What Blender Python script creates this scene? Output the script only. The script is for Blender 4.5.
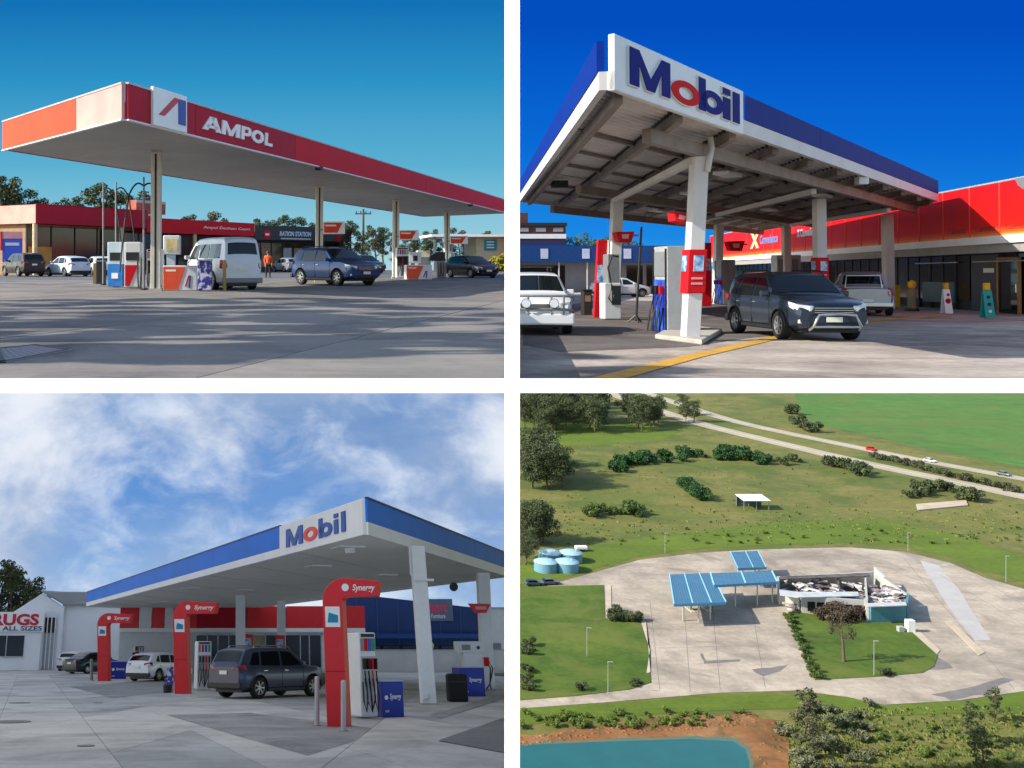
import bpy, bmesh, math, random
from mathutils import Matrix, Vector
R = math.radians
scene = bpy.context.scene
COL = scene.collection
for o_ in list(bpy.data.objects):
    bpy.data.objects.remove(o_)

# ---------------------------------------------------------------- camera
FPX, PPX, PPY = 1000.0, 270.0, 262.0          # focal length and principal point of the shift lens, in pixels of 1024 x 768
CAM_Z = 1.04
cam_d = bpy.data.cameras.new('camera')
cam = bpy.data.objects.new('camera', cam_d)
COL.objects.link(cam)
cam.location = (0, 0, CAM_Z)
cam.rotation_euler = (R(90), 0, 0)
cam_d.sensor_width = 36.0
cam_d.lens = 36.0 * FPX / 1024.0
cam_d.shift_x = (512 - PPX) / 1024.0
cam_d.shift_y = -(384 - PPY) / 1024.0
cam_d.clip_start = 0.1
cam_d.clip_end = 4000
scene.camera = cam
scene.render.resolution_x, scene.render.resolution_y = 1024, 768

# ---------------------------------------------------------------- sky light and sun
TO_SUN = Vector((-0.82, -0.13, 0.54)).normalized()
world = bpy.data.worlds.new('World')
scene.world = world
world.use_nodes = True
wn = world.node_tree.nodes
wl = world.node_tree.links
wn.clear()
sky = wn.new('ShaderNodeTexSky')
sky.sky_type = 'NISHITA'
sky.sun_disc = False
sky.sun_elevation = math.asin(TO_SUN.z)
sky.sun_rotation = math.atan2(TO_SUN.x, TO_SUN.y)
bg = wn.new('ShaderNodeBackground')
bg.inputs['Strength'].default_value = 0.15
wo = wn.new('ShaderNodeOutputWorld')
wl.new(sky.outputs['Color'], bg.inputs['Color'])
wl.new(bg.outputs['Background'], wo.inputs['Surface'])
sun_d = bpy.data.lights.new('sun', 'SUN')
sun_d.energy = 4.3
sun_d.angle = R(0.5)
sun_d.color = (1.0, 0.93, 0.82)
sun = bpy.data.objects.new('sun', sun_d)
COL.objects.link(sun)
sun.rotation_euler = TO_SUN.to_track_quat('Z', 'Y').to_euler()
scene.view_settings.view_transform = 'Standard'
scene.view_settings.look = 'None'
scene.view_settings.exposure = 0.8
scene.view_settings.gamma = 1.0
scene.view_settings.use_curve_mapping = False

# ---------------------------------------------------------------- the four places, each with its own ground
class Place:
    """A ground plane seen from eye height e with its horizon at pixel row h."""
    def __init__(s, e, h):
        s.e = e
        s.a = math.atan2(PPY - h, FPX)
        s.R = Matrix.Rotation(s.a, 4, 'X')
        s.M = Matrix.Translation((0, 0, CAM_Z)) @ s.R @ Matrix.Translation((0, 0, -e))
        s.Ri = s.R.inverted()
    def ray(s, px, py):
        return s.Ri.to_3x3() @ Vector(((px - PPX) / FPX, 1.0, (PPY - py) / FPX))
    def g(s, px, py, h=0.0):
        d = s.ray(px, py)
        t = (h - s.e) / d.z
        return Vector((d.x * t, d.y * t, h))
    def at(s, px, py, y):
        d = s.ray(px, py)
        t = y / d.y
        return Vector((d.x * t, y, s.e + d.z * t))
    def edge(s, y, z=0.0, pad=0.0):
        """Where the boundary to the neighbouring place lies at this depth and height."""
        return (EDGE + pad) * (y * math.cos(s.a) - (z - s.e) * math.sin(s.a))
    def px(s, p):
        q = s.R.to_3x3() @ Vector((p[0], p[1], p[2] - s.e))
        return (PPX + FPX * q.x / q.y, PPY - FPX * q.z / q.y)

W1 = Place(1.04, 262)
W2 = Place(1.60, 276)
W3 = Place(1.60, 650)
W4 = Place(78.0, 262)
EDGE = (512.5 - PPX) / FPX                     # the boundary between the left and the right places: x = EDGE * depth

# ---------------------------------------------------------------- materials
def lin(c):
    return tuple((v / 255 / 12.92 if v / 255 <= 0.04045 else ((v / 255 + 0.055) / 1.055) ** 2.4) for v in c)

MATS = {}
def mat(name, rgb, rough=0.55, metal=0.0, var=0.10, scale=2.5, bump=0.0, bscale=30.0, coat=0.0, spec=0.5,
        rgb2=None, detail=5.0, thresh=None):
    if name in MATS:
        return MATS[name]
    m = bpy.data.materials.new(name)
    m.use_nodes = True
    n, l = m.node_tree.nodes, m.node_tree.links
    b = n['Principled BSDF']
    c = lin(rgb)
    c2 = lin(rgb2) if rgb2 else tuple(min(1, v * (1 + var)) for v in c)
    c1 = c if rgb2 else tuple(v * (1 - var) for v in c)
    tc = n.new('ShaderNodeTexCoord')
    no = n.new('ShaderNodeTexNoise')
    no.inputs['Scale'].default_value = scale
    no.inputs['Detail'].default_value = detail
    no.inputs['Roughness'].default_value = 0.62
    l.new(tc.outputs['Object'], no.inputs['Vector'])
    ra = n.new('ShaderNodeValToRGB')
    t0, t1 = thresh if thresh else (0.32, 0.68)
    ra.color_ramp.elements[0].position = t0
    ra.color_ramp.elements[0].color = (*c1, 1)
    ra.color_ramp.elements[1].position = t1
    ra.color_ramp.elements[1].color = (*c2, 1)
    l.new(no.outputs['Fac'], ra.inputs['Fac'])
    l.new(ra.outputs['Color'], b.inputs['Base Color'])
    b.inputs['Roughness'].default_value = rough
    b.inputs['Metallic'].default_value = metal
    b.inputs['Coat Weight'].default_value = coat
    b.inputs['Coat Roughness'].default_value = 0.05
    b.inputs['Specular IOR Level'].default_value = spec
    if bump:
        n2 = n.new('ShaderNodeTexNoise')
        n2.inputs['Scale'].default_value = bscale
        n2.inputs['Detail'].default_value = 6
        l.new(tc.outputs['Object'], n2.inputs['Vector'])
        bu = n.new('ShaderNodeBump')
        bu.inputs['Strength'].default_value = bump
        bu.inputs['Distance'].default_value = 0.02
        l.new(n2.outputs['Fac'], bu.inputs['Height'])
        l.new(bu.outputs['Normal'], b.inputs['Normal'])
    MATS[name] = m
    return m

def glass(name, rgb=(20, 26, 30), rough=0.04, alpha=1.0):
    if name in MATS:
        return MATS[name]
    m = mat(name, rgb, rough, 0.0, 0.25, 1.5, spec=0.45)
    return m

def ground_mat(name, stops, scale=0.6, scale2=9.0, mix2=0.35, rough=0.85, bump=0.15, stain=None, stain_scale=0.35):
    """Layered noise ground: broad patches, fine grain and optional dark stains."""
    m = bpy.data.materials.new(name)
    m.use_nodes = True
    n, l = m.node_tree.nodes, m.node_tree.links
    b = n['Principled BSDF']
    tc = n.new('ShaderNodeTexCoord')
    def noise(sc, det=6, rg=0.6, dist=0.0):
        q = n.new('ShaderNodeTexNoise')
        q.inputs['Scale'].default_value = sc
        q.inputs['Detail'].default_value = det
        q.inputs['Roughness'].default_value = rg
        q.inputs['Distortion'].default_value = dist
        l.new(tc.outputs['Object'], q.inputs['Vector'])
        return q
    a = noise(scale, dist=0.4)
    ra = n.new('ShaderNodeValToRGB')
    els = ra.color_ramp.elements
    while len(els) < len(stops):
        els.new(0.5)
    for k, (pos, col) in enumerate(stops):
        els[k].position = pos
        els[k].color = (*lin(col), 1)
    l.new(a.outputs['Fac'], ra.inputs['Fac'])
    f = noise(scale2, 8, 0.7)
    rf = n.new('ShaderNodeValToRGB')
    rf.color_ramp.elements[0].position = 0.3
    rf.color_ramp.elements[0].color = (0.55, 0.55, 0.55, 1)
    rf.color_ramp.elements[1].position = 0.7
    rf.color_ramp.elements[1].color = (1.3, 1.3, 1.3, 1)
    l.new(f.outputs['Fac'], rf.inputs['Fac'])
    mx = n.new('ShaderNodeMix')
    mx.data_type = 'RGBA'
    mx.blend_type = 'MULTIPLY'
    mx.inputs['Factor'].default_value = mix2
    l.new(ra.outputs['Color'], mx.inputs['A'])
    l.new(rf.outputs['Color'], mx.inputs['B'])
    out = mx.outputs['Result']
    # gritty speckle and long faint streaks of wear
    for sc_, st_, lo_, hi_, fac in ((scale2 * 9, (1, 1, 1), .72, 1.22, .30), (scale * 2.2, (.18, 1.6, 1), .70, 1.20, .35)):
        mp = n.new('ShaderNodeMapping')
        mp.inputs['Scale'].default_value = st_
        mp.inputs['Rotation'].default_value = (0, 0, .5)
        l.new(tc.outputs['Object'], mp.inputs['Vector'])
        sq = noise(sc_, 5, .7)
        l.new(mp.outputs['Vector'], sq.inputs['Vector'])
        rq = n.new('ShaderNodeValToRGB')
        rq.color_ramp.elements[0].position = .36
        rq.color_ramp.elements[0].color = (lo_, lo_, lo_, 1)
        rq.color_ramp.elements[1].position = .64
        rq.color_ramp.elements[1].color = (hi_, hi_, hi_, 1)
        l.new(sq.outputs['Fac'], rq.inputs['Fac'])
        mq = n.new('ShaderNodeMix')
        mq.data_type = 'RGBA'
        mq.blend_type = 'MULTIPLY'
        mq.inputs['Factor'].default_value = fac
        l.new(out, mq.inputs['A'])
        l.new(rq.outputs['Color'], mq.inputs['B'])
        out = mq.outputs['Result']
    if stain:
        s = noise(stain_scale, 7, 0.65, 1.2)
        rs = n.new('ShaderNodeValToRGB')
        rs.color_ramp.elements[0].position = 0.48
        rs.color_ramp.elements[0].color = (0, 0, 0, 1)
        rs.color_ramp.elements[1].position = 0.66
        rs.color_ramp.elements[1].color = (0.75, 0.75, 0.75, 1)
        l.new(s.outputs['Fac'], rs.inputs['Fac'])
        m2 = n.new('ShaderNodeMix')
        m2.data_type = 'RGBA'
        l.new(rs.outputs['Color'], m2.inputs['Factor'])
        l.new(out, m2.inputs['A'])
        m2.inputs['B'].default_value = (*lin(stain), 1)
        out = m2.outputs['Result']
    l.new(out, b.inputs['Base Color'])
    b.inputs['Roughness'].default_value = rough
    b.inputs['Specular IOR Level'].default_value = 0.3
    bu = n.new('ShaderNodeBump')
    bu.inputs['Strength'].default_value = bump
    bu.inputs['Distance'].default_value = 0.03
    l.new(f.outputs['Fac'], bu.inputs['Height'])
    l.new(bu.outputs['Normal'], b.inputs['Normal'])
    return m

WHITE = mat('white_paint', (232, 232, 228), 0.5, var=0.05, scale=1.2)
WHITE2 = mat('white_powder_coat', (214, 216, 216), 0.4, var=0.06, scale=2)
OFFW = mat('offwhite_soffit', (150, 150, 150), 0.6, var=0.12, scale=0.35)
GREY = mat('grey_metal', (128, 130, 132), 0.5, 0.3, var=0.12)
LGREY = mat('light_grey_metal', (170, 172, 172), 0.45, 0.2, var=0.1)
DARK = mat('dark_trim', (26, 27, 29), 0.5, var=0.2)
BLACK = mat('black_rubber', (14, 14, 15), 0.75, var=0.3, scale=8)
RED = mat('red_panel', (196, 18, 30), 0.6, spec=0.2, var=0.06, scale=1.5)
CRIM = mat('crimson_panel', (168, 20, 42), 0.6, spec=0.2, var=0.07, scale=1.0)
ORANGE = mat('orange_red_panel', (222, 72, 40), 0.6, spec=0.2, var=0.12, scale=0.6)
BLUE = mat('royal_blue_panel', (18, 60, 168), 0.35, var=0.08, scale=1.2)
NAVY = mat('navy_panel', (14, 36, 92), 0.4, var=0.12, scale=1.2)
YELLOW = mat('yellow_paint', (222, 168, 24), 0.55, var=0.15, scale=5)
CHROME = mat('chrome', (190, 192, 195), 0.22, 0.9, var=0.05)
SILVER = mat('wheel_alloy', (165, 167, 170), 0.32, 0.7, var=0.08)
GLASS = glass('dark_window_glass', (26, 22, 20), 0.12)
CARGLASS = glass('car_window_glass', (15, 20, 24), 0.03)
LAMPGLASS = mat('headlamp_lens', (205, 212, 218), 0.08, 0.1, var=0.1, coat=0.8)
TAILRED = mat('tail_lamp_lens', (150, 14, 18), 0.12, var=0.15, coat=0.8)
PLATE = mat('number_plate', (226, 226, 214), 0.5, var=0.04)
BARK = mat('bark', (92, 78, 66), 0.9, var=0.3, scale=6, bump=0.4)
CONC = mat('concrete_kerb', (168, 162, 152), 0.85, var=0.15, scale=2, bump=0.2)

# ---------------------------------------------------------------- mesh collector
class MB:
    def __init__(s):
        s.v, s.f = [], []
    def add(s, vs, fs):
        k = len(s.v)
        s.v += [tuple(v) for v in vs]
        s.f += [tuple(i + k for i in f) for f in fs]
        return s
    def box(s, c, d, rz=0.0, M=None):
        x, y, z = d[0] / 2, d[1] / 2, d[2] / 2
        vs = [Vector((sx * x, sy * y, sz * z)) for sz in (-1, 1) for sx, sy in ((-1, -1), (1, -1), (1, 1), (-1, 1))]
        m = M if M is not None else Matrix.Rotation(rz, 3, 'Z')
        vs = [m @ v + Vector(c) for v in vs]
        return s.add(vs, [(3, 2, 1, 0), (4, 5, 6, 7), (0, 1, 5, 4), (1, 2, 6, 5), (2, 3, 7, 6), (3, 0, 4, 7)])
    def span(s, a, b):
        return s.box([(a[i] + b[i]) / 2 for i in range(3)], [abs(b[i] - a[i]) for i in range(3)])
    def prism(s, pts, vec):
        n = len(pts)
        P = [Vector(p) for p in pts]
        q = [p + Vector(vec) for p in P]
        return s.add(P + q, [tuple(range(n - 1, -1, -1)), tuple(range(n, 2 * n))] +
                     [(i, (i + 1) % n, n + (i + 1) % n, n + i) for i in range(n)])
    def sheet(s, pts):
        return s.add(pts, [tuple(range(len(pts)))])
    def wall(s, p0, p1, z0, z1, t, z0b=None, z1b=None):
        """Upright slab from p0 to p1 (plan), thickness t to the right of the direction p0 > p1."""
        a, b = Vector((p0[0], p0[1])), Vector((p1[0], p1[1]))
        d = (b - a).normalized()
        nrm = Vector((d.y, -d.x)) * t
        z0b = z0 if z0b is None else z0b
        z1b = z1 if z1b is None else z1b
        vs = []
        for p, lo, hi in ((a, z0, z1), (b, z0b, z1b)):
            vs += [(p.x, p.y, lo), (p.x + nrm.x, p.y + nrm.y, lo), (p.x + nrm.x, p.y + nrm.y, hi), (p.x, p.y, hi)]
        return s.add(vs, [(0, 1, 2, 3), (7, 6, 5, 4), (0, 4, 5, 1), (1, 5, 6, 2), (2, 6, 7, 3), (3, 7, 4, 0)])
    def cyl(s, p0, p1, r0, r1=None, n=12, cap=True):
        r1 = r0 if r1 is None else r1
        a, b = Vector(p0), Vector(p1)
        d = (b - a)
        if d.length < 1e-9:
            return s
        q = d.to_track_quat('Z', 'Y').to_matrix()
        vs = []
        for c, r in ((a, r0), (b, r1)):
            vs += [c + q @ Vector((r * math.cos(2 * math.pi * i / n), r * math.sin(2 * math.pi * i / n), 0)) for i in range(n)]
        fs = [(i, (i + 1) % n, n + (i + 1) % n, n + i) for i in range(n)]
        if cap:
            fs += [tuple(range(n - 1, -1, -1)), tuple(range(n, 2 * n))]
        return s.add(vs, fs)
    def tube(s, pts, r, n=8, r1=None):
        P = [Vector(p) for p in pts]
        k = len(P)
        rings = []
        for i, p in enumerate(P):
            d = (P[min(i + 1, k - 1)] - P[max(i - 1, 0)]).normalized()
            q = d.to_track_quat('Z', 'Y').to_matrix()
            rr = r if r1 is None else r + (r1 - r) * i / (k - 1)
            rings.append([p + q @ Vector((rr * math.cos(2 * math.pi * j / n), rr * math.sin(2 * math.pi * j / n), 0)) for j in range(n)])
        # keep the rings from twisting
        for i in range(1, k):
            best = min(range(n), key=lambda o: (rings[i][o] - rings[i - 1][0]).length)
            rings[i] = rings[i][best:] + rings[i][:best]
        vs = [v for rg in rings for v in rg]
        fs = [(i * n + j, i * n + (j + 1) % n, (i + 1) * n + (j + 1) % n, (i + 1) * n + j) for i in range(k - 1) for j in range(n)]
        fs += [tuple(range(n - 1, -1, -1)), tuple(range((k - 1) * n, k * n))]
        return s.add(vs, fs)
    def lathe(s, prof, n=20, M=None, closed=False, cap=True):
        M = M or Matrix.Identity(4)
        k = len(prof)
        vs = [M @ Vector((r * math.cos(2 * math.pi * j / n), r * math.sin(2 * math.pi * j / n), z)) for r, z in prof for j in range(n)]
        rows = k if closed else k - 1
        fs = [(i * n + j, i * n + (j + 1) % n, ((i + 1) % k) * n + (j + 1) % n, ((i + 1) % k) * n + j) for i in range(rows) for j in range(n)]
        if not closed and cap:
            fs += [tuple(range(n - 1, -1, -1)), tuple(range((k - 1) * n, k * n))]
        return s.add(vs, fs)
    def mesh(s, name, smooth=None):
        me = bpy.data.meshes.new(name)
        me.from_pydata(s.v, [], s.f)
        bm = bmesh.new()
        bm.from_mesh(me)
        if len(s.f) < 60000:
            bmesh.ops.recalc_face_normals(bm, faces=bm.faces)
        bm.to_mesh(me)
        bm.free()
        if smooth:
            me.polygons.foreach_set('use_smooth', [True] * len(me.polygons))
            me.set_sharp_from_angle(angle=R(smooth))
        me.update()
        return me
    def part(s, name, m, parent, smooth=None, bevel=0.0, kind=None, label=None):
        me = s.mesh(name, smooth)
        me.materials.append(m)
        o = bpy.data.objects.new(name, me)
        COL.objects.link(o)
        o.parent = parent
        if bevel:
            md = o.modifiers.new('bevel', 'BEVEL')
            md.width = bevel
            md.segments = 2
            md.limit_method = 'ANGLE'
        if kind:
            o['kind'] = kind
        if label:
            o['label'] = label
        return o

def tag(o, label=None, cat=None, group=None, kind=None):
    if label: o['label'] = label
    if cat: o['category'] = cat
    if group: o['group'] = group
    if kind: o['kind'] = kind
    return o

def place(o, W, loc=(0, 0, 0), rz=0.0, sc=1.0):
    o.matrix_world = W.M @ Matrix.Translation(Vector(loc)) @ Matrix.Rotation(rz, 4, 'Z') @ Matrix.Scale(sc, 4)
    return o

def thing(name, label, cat, W, loc=(0, 0, 0), rz=0.0, group=None, sc=1.0):
    o = bpy.data.objects.new(name, None)
    o.empty_display_size = 0.2
    COL.objects.link(o)
    place(o, W, loc, rz, sc)
    return tag(o, label, cat, group)

def single(name, mb, m, label, cat, W, loc=(0, 0, 0), rz=0.0, group=None, smooth=None, bevel=0.0):
    o = mb.part(name, m, None, smooth, bevel)
    place(o, W, loc, rz)
    return tag(o, label, cat, group)

def struct(name, mb, m, W, smooth=None, kind='structure'):
    o = mb.part(name, m, None, smooth)
    place(o, W)
    return tag(o, kind=kind)

def copy_tree(o, parent=None):
    c = o.copy()
    COL.objects.link(c)
    if parent is not None:
        c.parent = parent
    for ch in list(o.children):
        copy_tree(ch, c)
    return c

def clip(poly, a, b, c):
    """Convex or simple polygon kept where a*x + b*y <= c."""
    out = []
    for i in range(len(poly)):
        p, q = poly[i], poly[(i + 1) % len(poly)]
        fp, fq = a * p[0] + b * p[1] - c, a * q[0] + b * q[1] - c
        if fp <= 0:
            out.append(p)
        if (fp < 0 < fq) or (fq < 0 < fp):
            t = fp / (fp - fq)
            out.append((p[0] + (q[0] - p[0]) * t, p[1] + (q[1] - p[1]) * t))
    return out

TEXTS = {}
def text_data(s, bold, shear):
    key = (s, bold, shear)
    if key in TEXTS:
        return TEXTS[key]
    cu = bpy.data.curves.new('lettering', 'FONT')
    cu.body = s
    cu.extrude = 0.05
    cu.offset = bold
    cu.shear = shear
    cu.resolution_u = 3
    ob = bpy.data.objects.new('lettering', cu)
    COL.objects.link(ob)
    bpy.context.view_layer.update()
    me = bpy.data.meshes.new_from_object(ob.evaluated_get(bpy.context.evaluated_depsgraph_get()))
    vs = [v.co.copy() for v in me.vertices]
    fs = [tuple(p.vertices) for p in me.polygons]
    bpy.data.objects.remove(ob)
    bpy.data.curves.remove(cu)
    bpy.data.meshes.remove(me)
    TEXTS[key] = (vs, fs)
    return vs, fs

def lettering(parent, s, c, xdir, up, w, h, m, bold=0.02, shear=0.0, depth=0.01, name='lettering'):
    vs, fs = text_data(s, bold, shear)
    x0, x1 = min(v.x for v in vs), max(v.x for v in vs)
    y0, y1 = min(v.y for v in vs), max(v.y for v in vs)
    xd, ud = Vector(xdir).normalized(), Vector(up).normalized()
    nd = xd.cross(ud)
    mb = MB()
    P = []
    for v in vs:
        P.append(Vector(c) + xd * ((v.x - (x0 + x1) / 2) / (x1 - x0) * w) + ud * ((v.y - (y0 + y1) / 2) / (y1 - y0) * h)
                 + nd * ((v.z / 0.05 + 1) / 2 * depth))
    mb.add(P, fs)
    return mb.part(name, m, parent)

def ring(cx, cy, ro, ri, n=28, sy=1.0):
    out = []
    for k in range(n):
        a, b = 2 * math.pi * k / n, 2 * math.pi * (k + 1) / n
        out.append([(cx + ro * math.cos(a), cy + ro * sy * math.sin(a)), (cx + ro * math.cos(b), cy + ro * sy * math.sin(b)),
                    (cx + ri * math.cos(b), cy + ri * sy * math.sin(b)), (cx + ri * math.cos(a), cy + ri * sy * math.sin(a))])
    return out
def rect(x0, y0, x1, y1): return [(x0, y0), (x1, y0), (x1, y1), (x0, y1)]
HEAVY = {   # letters in a box 0..1 across and 0..1 up, as convex pieces
    'M': [rect(0, 0, .22, 1), rect(.78, 0, 1, 1), [(.22, 1), (.22, .62), (.40, 0), (.5, 0), (.5, .33)], [(.78, 1), (.5, .33), (.5, 0), (.60, 0), (.78, .62)]],
    'o': ring(.5, .5, .5, .25), 'i': [rect(0, 0, 1, .70), rect(0, .80, 1, 1)], 'l': [rect(0, 0, 1, 1)],
    'b': [rect(0, 0, .27, 1)] + ring(.53, .36, .47, .20, 28, .77),
    'A': [[(0, 0), (.28, 0), (.62, 1), (.36, 1)], [(.72, 0), (1, 0), (.66, 1), (.40, 1)], rect(.22, .18, .78, .38)],
    'P': [rect(0, 0, .32, 1), [(.32, 1), (.7, 1), (.7, .80), (.32, .80)], [(.32, .52), (.7, .52), (.7, .32), (.32, .32)],
          [(.7, 1), (.9, .93), (1, .66), (.69, .66), (.66, .80)], [(.7, .32), (.66, .52), (.69, .66), (1, .66), (.9, .39)]],
    'O': ring(.5, .5, .5, .24), 'L': [rect(0, 0, .34, 1), rect(.34, 0, 1, .24)],
}
def heavy(parent, ch, c, xdir, w, h, m, depth, name='letter', shear=0.0, grow=0.0):
    """Heavy sign letter centred at c; depth stands out towards the viewer."""
    xd = Vector(xdir).normalized(); ud = Vector((0, 0, 1)); nd = xd.cross(ud)
    q = MB()
    for pc in HEAVY[ch]:
        P = []
        for x, y in pc:
            X, Y = (x - .5) * (w + grow), (y - .5) * (h + grow)
            P.append(Vector(c) + xd * (X + shear * Y) + ud * Y)
        q.prism(P, nd * depth)
    bm = bmesh.new(); me = q.mesh(name); bm.from_mesh(me); bmesh.ops.remove_doubles(bm, verts=bm.verts, dist=1e-4); bm.to_mesh(me); bm.free()
    me.materials.append(m)
    o = bpy.data.objects.new(name, me); COL.objects.link(o); o.parent = parent
    return o

def emission(name, stops, axis, lo, hi, cloud=None, strength=0.575):
    """Sky that gives off light; colour follows the height on the dome, clouds are a field of their own."""
    m = bpy.data.materials.new(name)
    m.use_nodes = True
    n, l = m.node_tree.nodes, m.node_tree.links
    n.clear()
    out = n.new('ShaderNodeOutputMaterial')
    em = n.new('ShaderNodeEmission')
    l.new(em.outputs['Emission'], out.inputs['Surface'])
    tc = n.new('ShaderNodeTexCoord')
    sp = n.new('ShaderNodeSeparateXYZ')
    l.new(tc.outputs['Object'], sp.inputs['Vector'])
    mr = n.new('ShaderNodeMapRange')
    mr.inputs['From Min'].default_value = lo
    mr.inputs['From Max'].default_value = hi
    l.new(sp.outputs[axis], mr.inputs['Value'])
    ra = n.new('ShaderNodeValToRGB')
    els = ra.color_ramp.elements
    while len(els) < len(stops):
        els.new(0.5)
    for k, (pos, col) in enumerate(stops):
        els[k].position = pos
        els[k].color = (*lin(col), 1)
    l.new(mr.outputs['Result'], ra.inputs['Fac'])
    res = ra.outputs['Color']
    if cloud:
        for (sx, sy, sz, sc, det, dist, p0, p1, col, amt, off) in cloud:
            mp = n.new('ShaderNodeMapping')
            mp.inputs['Scale'].default_value = (sx, sy, sz)
            mp.inputs['Location'].default_value = off
            l.new(tc.outputs['Object'], mp.inputs['Vector'])
            no = n.new('ShaderNodeTexNoise')
            no.inputs['Scale'].default_value = sc
            no.inputs['Detail'].default_value = det
            no.inputs['Roughness'].default_value = 0.58
            no.inputs['Distortion'].default_value = dist
            l.new(mp.outputs['Vector'], no.inputs['Vector'])
            rr = n.new('ShaderNodeValToRGB')
            rr.color_ramp.interpolation = 'EASE'
            rr.color_ramp.elements[0].position = p0
            rr.color_ramp.elements[0].color = (0, 0, 0, 1)
            rr.color_ramp.elements[1].position = p1
            rr.color_ramp.elements[1].color = (amt, amt, amt, 1)
            l.new(no.outputs['Fac'], rr.inputs['Fac'])
            mx = n.new('ShaderNodeMix')
            mx.data_type = 'RGBA'
            l.new(rr.outputs['Color'], mx.inputs['Factor'])
            l.new(res, mx.inputs['A'])
            mx.inputs['B'].default_value = (*lin(col), 1)
            res = mx.outputs['Result']
    l.new(res, em.inputs['Color'])
    em.inputs['Strength'].default_value = strength
    return m

# ---------------------------------------------------------------- trees
def leaf_mesh(name, blobs, n, leaf, seed, flat=0.0):
    rnd = random.Random(seed)
    tot = sum(b[3] ** 2 for b in blobs)
    vs, fs = [], []
    for (cx, cy, cz, r, sq) in blobs:
        k = max(6, int(n * r * r / tot))
        for _ in range(k):
            while True:
                p = Vector((rnd.uniform(-1, 1), rnd.uniform(-1, 1), rnd.uniform(-1, 1)))
                if 0.05 < p.length < 1:
                    break
            p = p * 1.0
            c = Vector((cx + p.x * r, cy + p.y * r, cz + p.z * r * sq))
            nr = (p + Vector((rnd.gauss(0, .6), rnd.gauss(0, .6), rnd.gauss(0, .6) + 0.2))).normalized()
            q = nr.to_track_quat('Z', 'Y').to_matrix() @ Matrix.Rotation(rnd.uniform(0, 6.28), 3, 'Z')
            a, b = leaf * rnd.uniform(.6, 1.3), leaf * rnd.uniform(.35, .8)
            i = len(vs)
            vs += [c + q @ Vector(u) for u in ((-a, 0, 0), (0, -b, a * .15), (a, 0, 0), (0, b, a * .15))]
            fs.append((i, i + 1, i + 2, i + 3))
    me = bpy.data.meshes.new(name)
    me.from_pydata([tuple(v) for v in vs], [], fs)
    return me

def foliage(name, c1, c2):
    m = mat(name, c1, 0.65, rgb2=c2, scale=0.9, detail=3, thresh=(0.35, 0.65), spec=0.25)
    return m

LEAF_OLIVE = foliage('foliage_olive', (44, 54, 30), (86, 92, 50))
LEAF_DARK = foliage('foliage_dark', (26, 38, 24), (58, 70, 40))
LEAF_GREEN = foliage('foliage_green', (40, 62, 24), (88, 108, 46))
LEAF_YELLOW = foliage('foliage_yellow', (110, 108, 28), (158, 148, 46))
LEAF_BROWN = foliage('foliage_dry', (78, 66, 48), (112, 96, 70))

def tree_proto(h, cr, seed, leafm, n=1500, leaf=0.14, trunk=0.34, gum=False):
    """Meshes of a tree of height h: tapered trunk with limbs, and a crown of leaf clumps."""
    rnd = random.Random(seed)
    t = MB()
    th = h * trunk
    bend = [(0, 0, -0.05)]
    x = y = 0
    for i in range(1, 6):
        x += rnd.uniform(-.03, .03) * h
        y += rnd.uniform(-.03, .03) * h
        bend.append((x, y, h * 0.8 * i / 5))
    t.tube(bend, h * 0.026, 7, h * 0.007)
    blobs = []
    nb = 13 if gum else 16
    for i in range(nb):
        f = (i + 0.5) / nb
        a = i * 2.4 + rnd.uniform(-.5, .5)
        rr = cr * rnd.uniform(.25, .85) * (1 - 0.45 * abs(f - .4))
        z = th + (h - th) * (0.08 + 0.84 * f)
        k = min(4, int(z / (h * .8) * 5))
        st = Vector(bend[max(1, min(5, k))])
        e = Vector((x * .6 + rr * math.cos(a), y * .6 + rr * math.sin(a), z))
        s0 = Vector((st.x, st.y, min(st.z, z - 0.08 * h)))
        mid = (s0 + e) / 2 + Vector((0, 0, -0.03 * h))
        t.tube([s0, mid, e], h * 0.010, 5, h * 0.003)
        blobs.append((e.x, e.y, e.z, cr * rnd.uniform(.26, .46) * (0.8 if gum else 1), rnd.uniform(.55, .8)))
    return t.mesh('trunk', 60), leaf_mesh('crown', blobs, n, leaf, seed + 1), leafm

def tree(proto, label, W, loc, sc=1.0, rz=0.0, group=None, name='tree', cat='tree', leafm=None):
    tm, cm, lm = proto
    o = thing(name, label, cat, W, loc, rz, group, sc)
    lm = leafm or lm
    a = bpy.data.objects.new('trunk', tm)
    if not tm.materials:
        tm.materials.append(BARK)
    b = bpy.data.objects.new('crown', cm)
    if not cm.materials:
        cm.materials.append(lm)
    for q in (a, b):
        COL.objects.link(q)
        q.parent = o
    if cm.materials[0] != lm:
        b.material_slots[0].link = 'OBJECT'
        b.material_slots[0].material = lm
    return o

T_GUM = [tree_proto(10, 3.4, 11 + i, LEAF_OLIVE, 2600, 0.17, 0.35, True) for i in range(3)]
T_ROUND = [tree_proto(8, 3.3, 31 + i, LEAF_DARK, 2600, 0.17, 0.2) for i in range(3)]
def bush_proto(seed, leafm, n=700, leaf=.10):
    rnd = random.Random(seed)
    t = MB()
    blobs = []
    for i in range(9):
        a = i * 2.4
        e = (math.cos(a) * rnd.uniform(.1, .7), math.sin(a) * rnd.uniform(.1, .7), rnd.uniform(.25, .8))
        t.tube([(0, 0, -0.03), (e[0] * .5, e[1] * .5, e[2] * .45), e], .03, 5, .01)
        blobs.append((*e, rnd.uniform(.25, .42), .8))
    return t.mesh('stem', 60), leaf_mesh('leaves', blobs, n, leaf, seed), leafm
T_BUSH = [bush_proto(51 + i, LEAF_GREEN) for i in range(3)]
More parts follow.
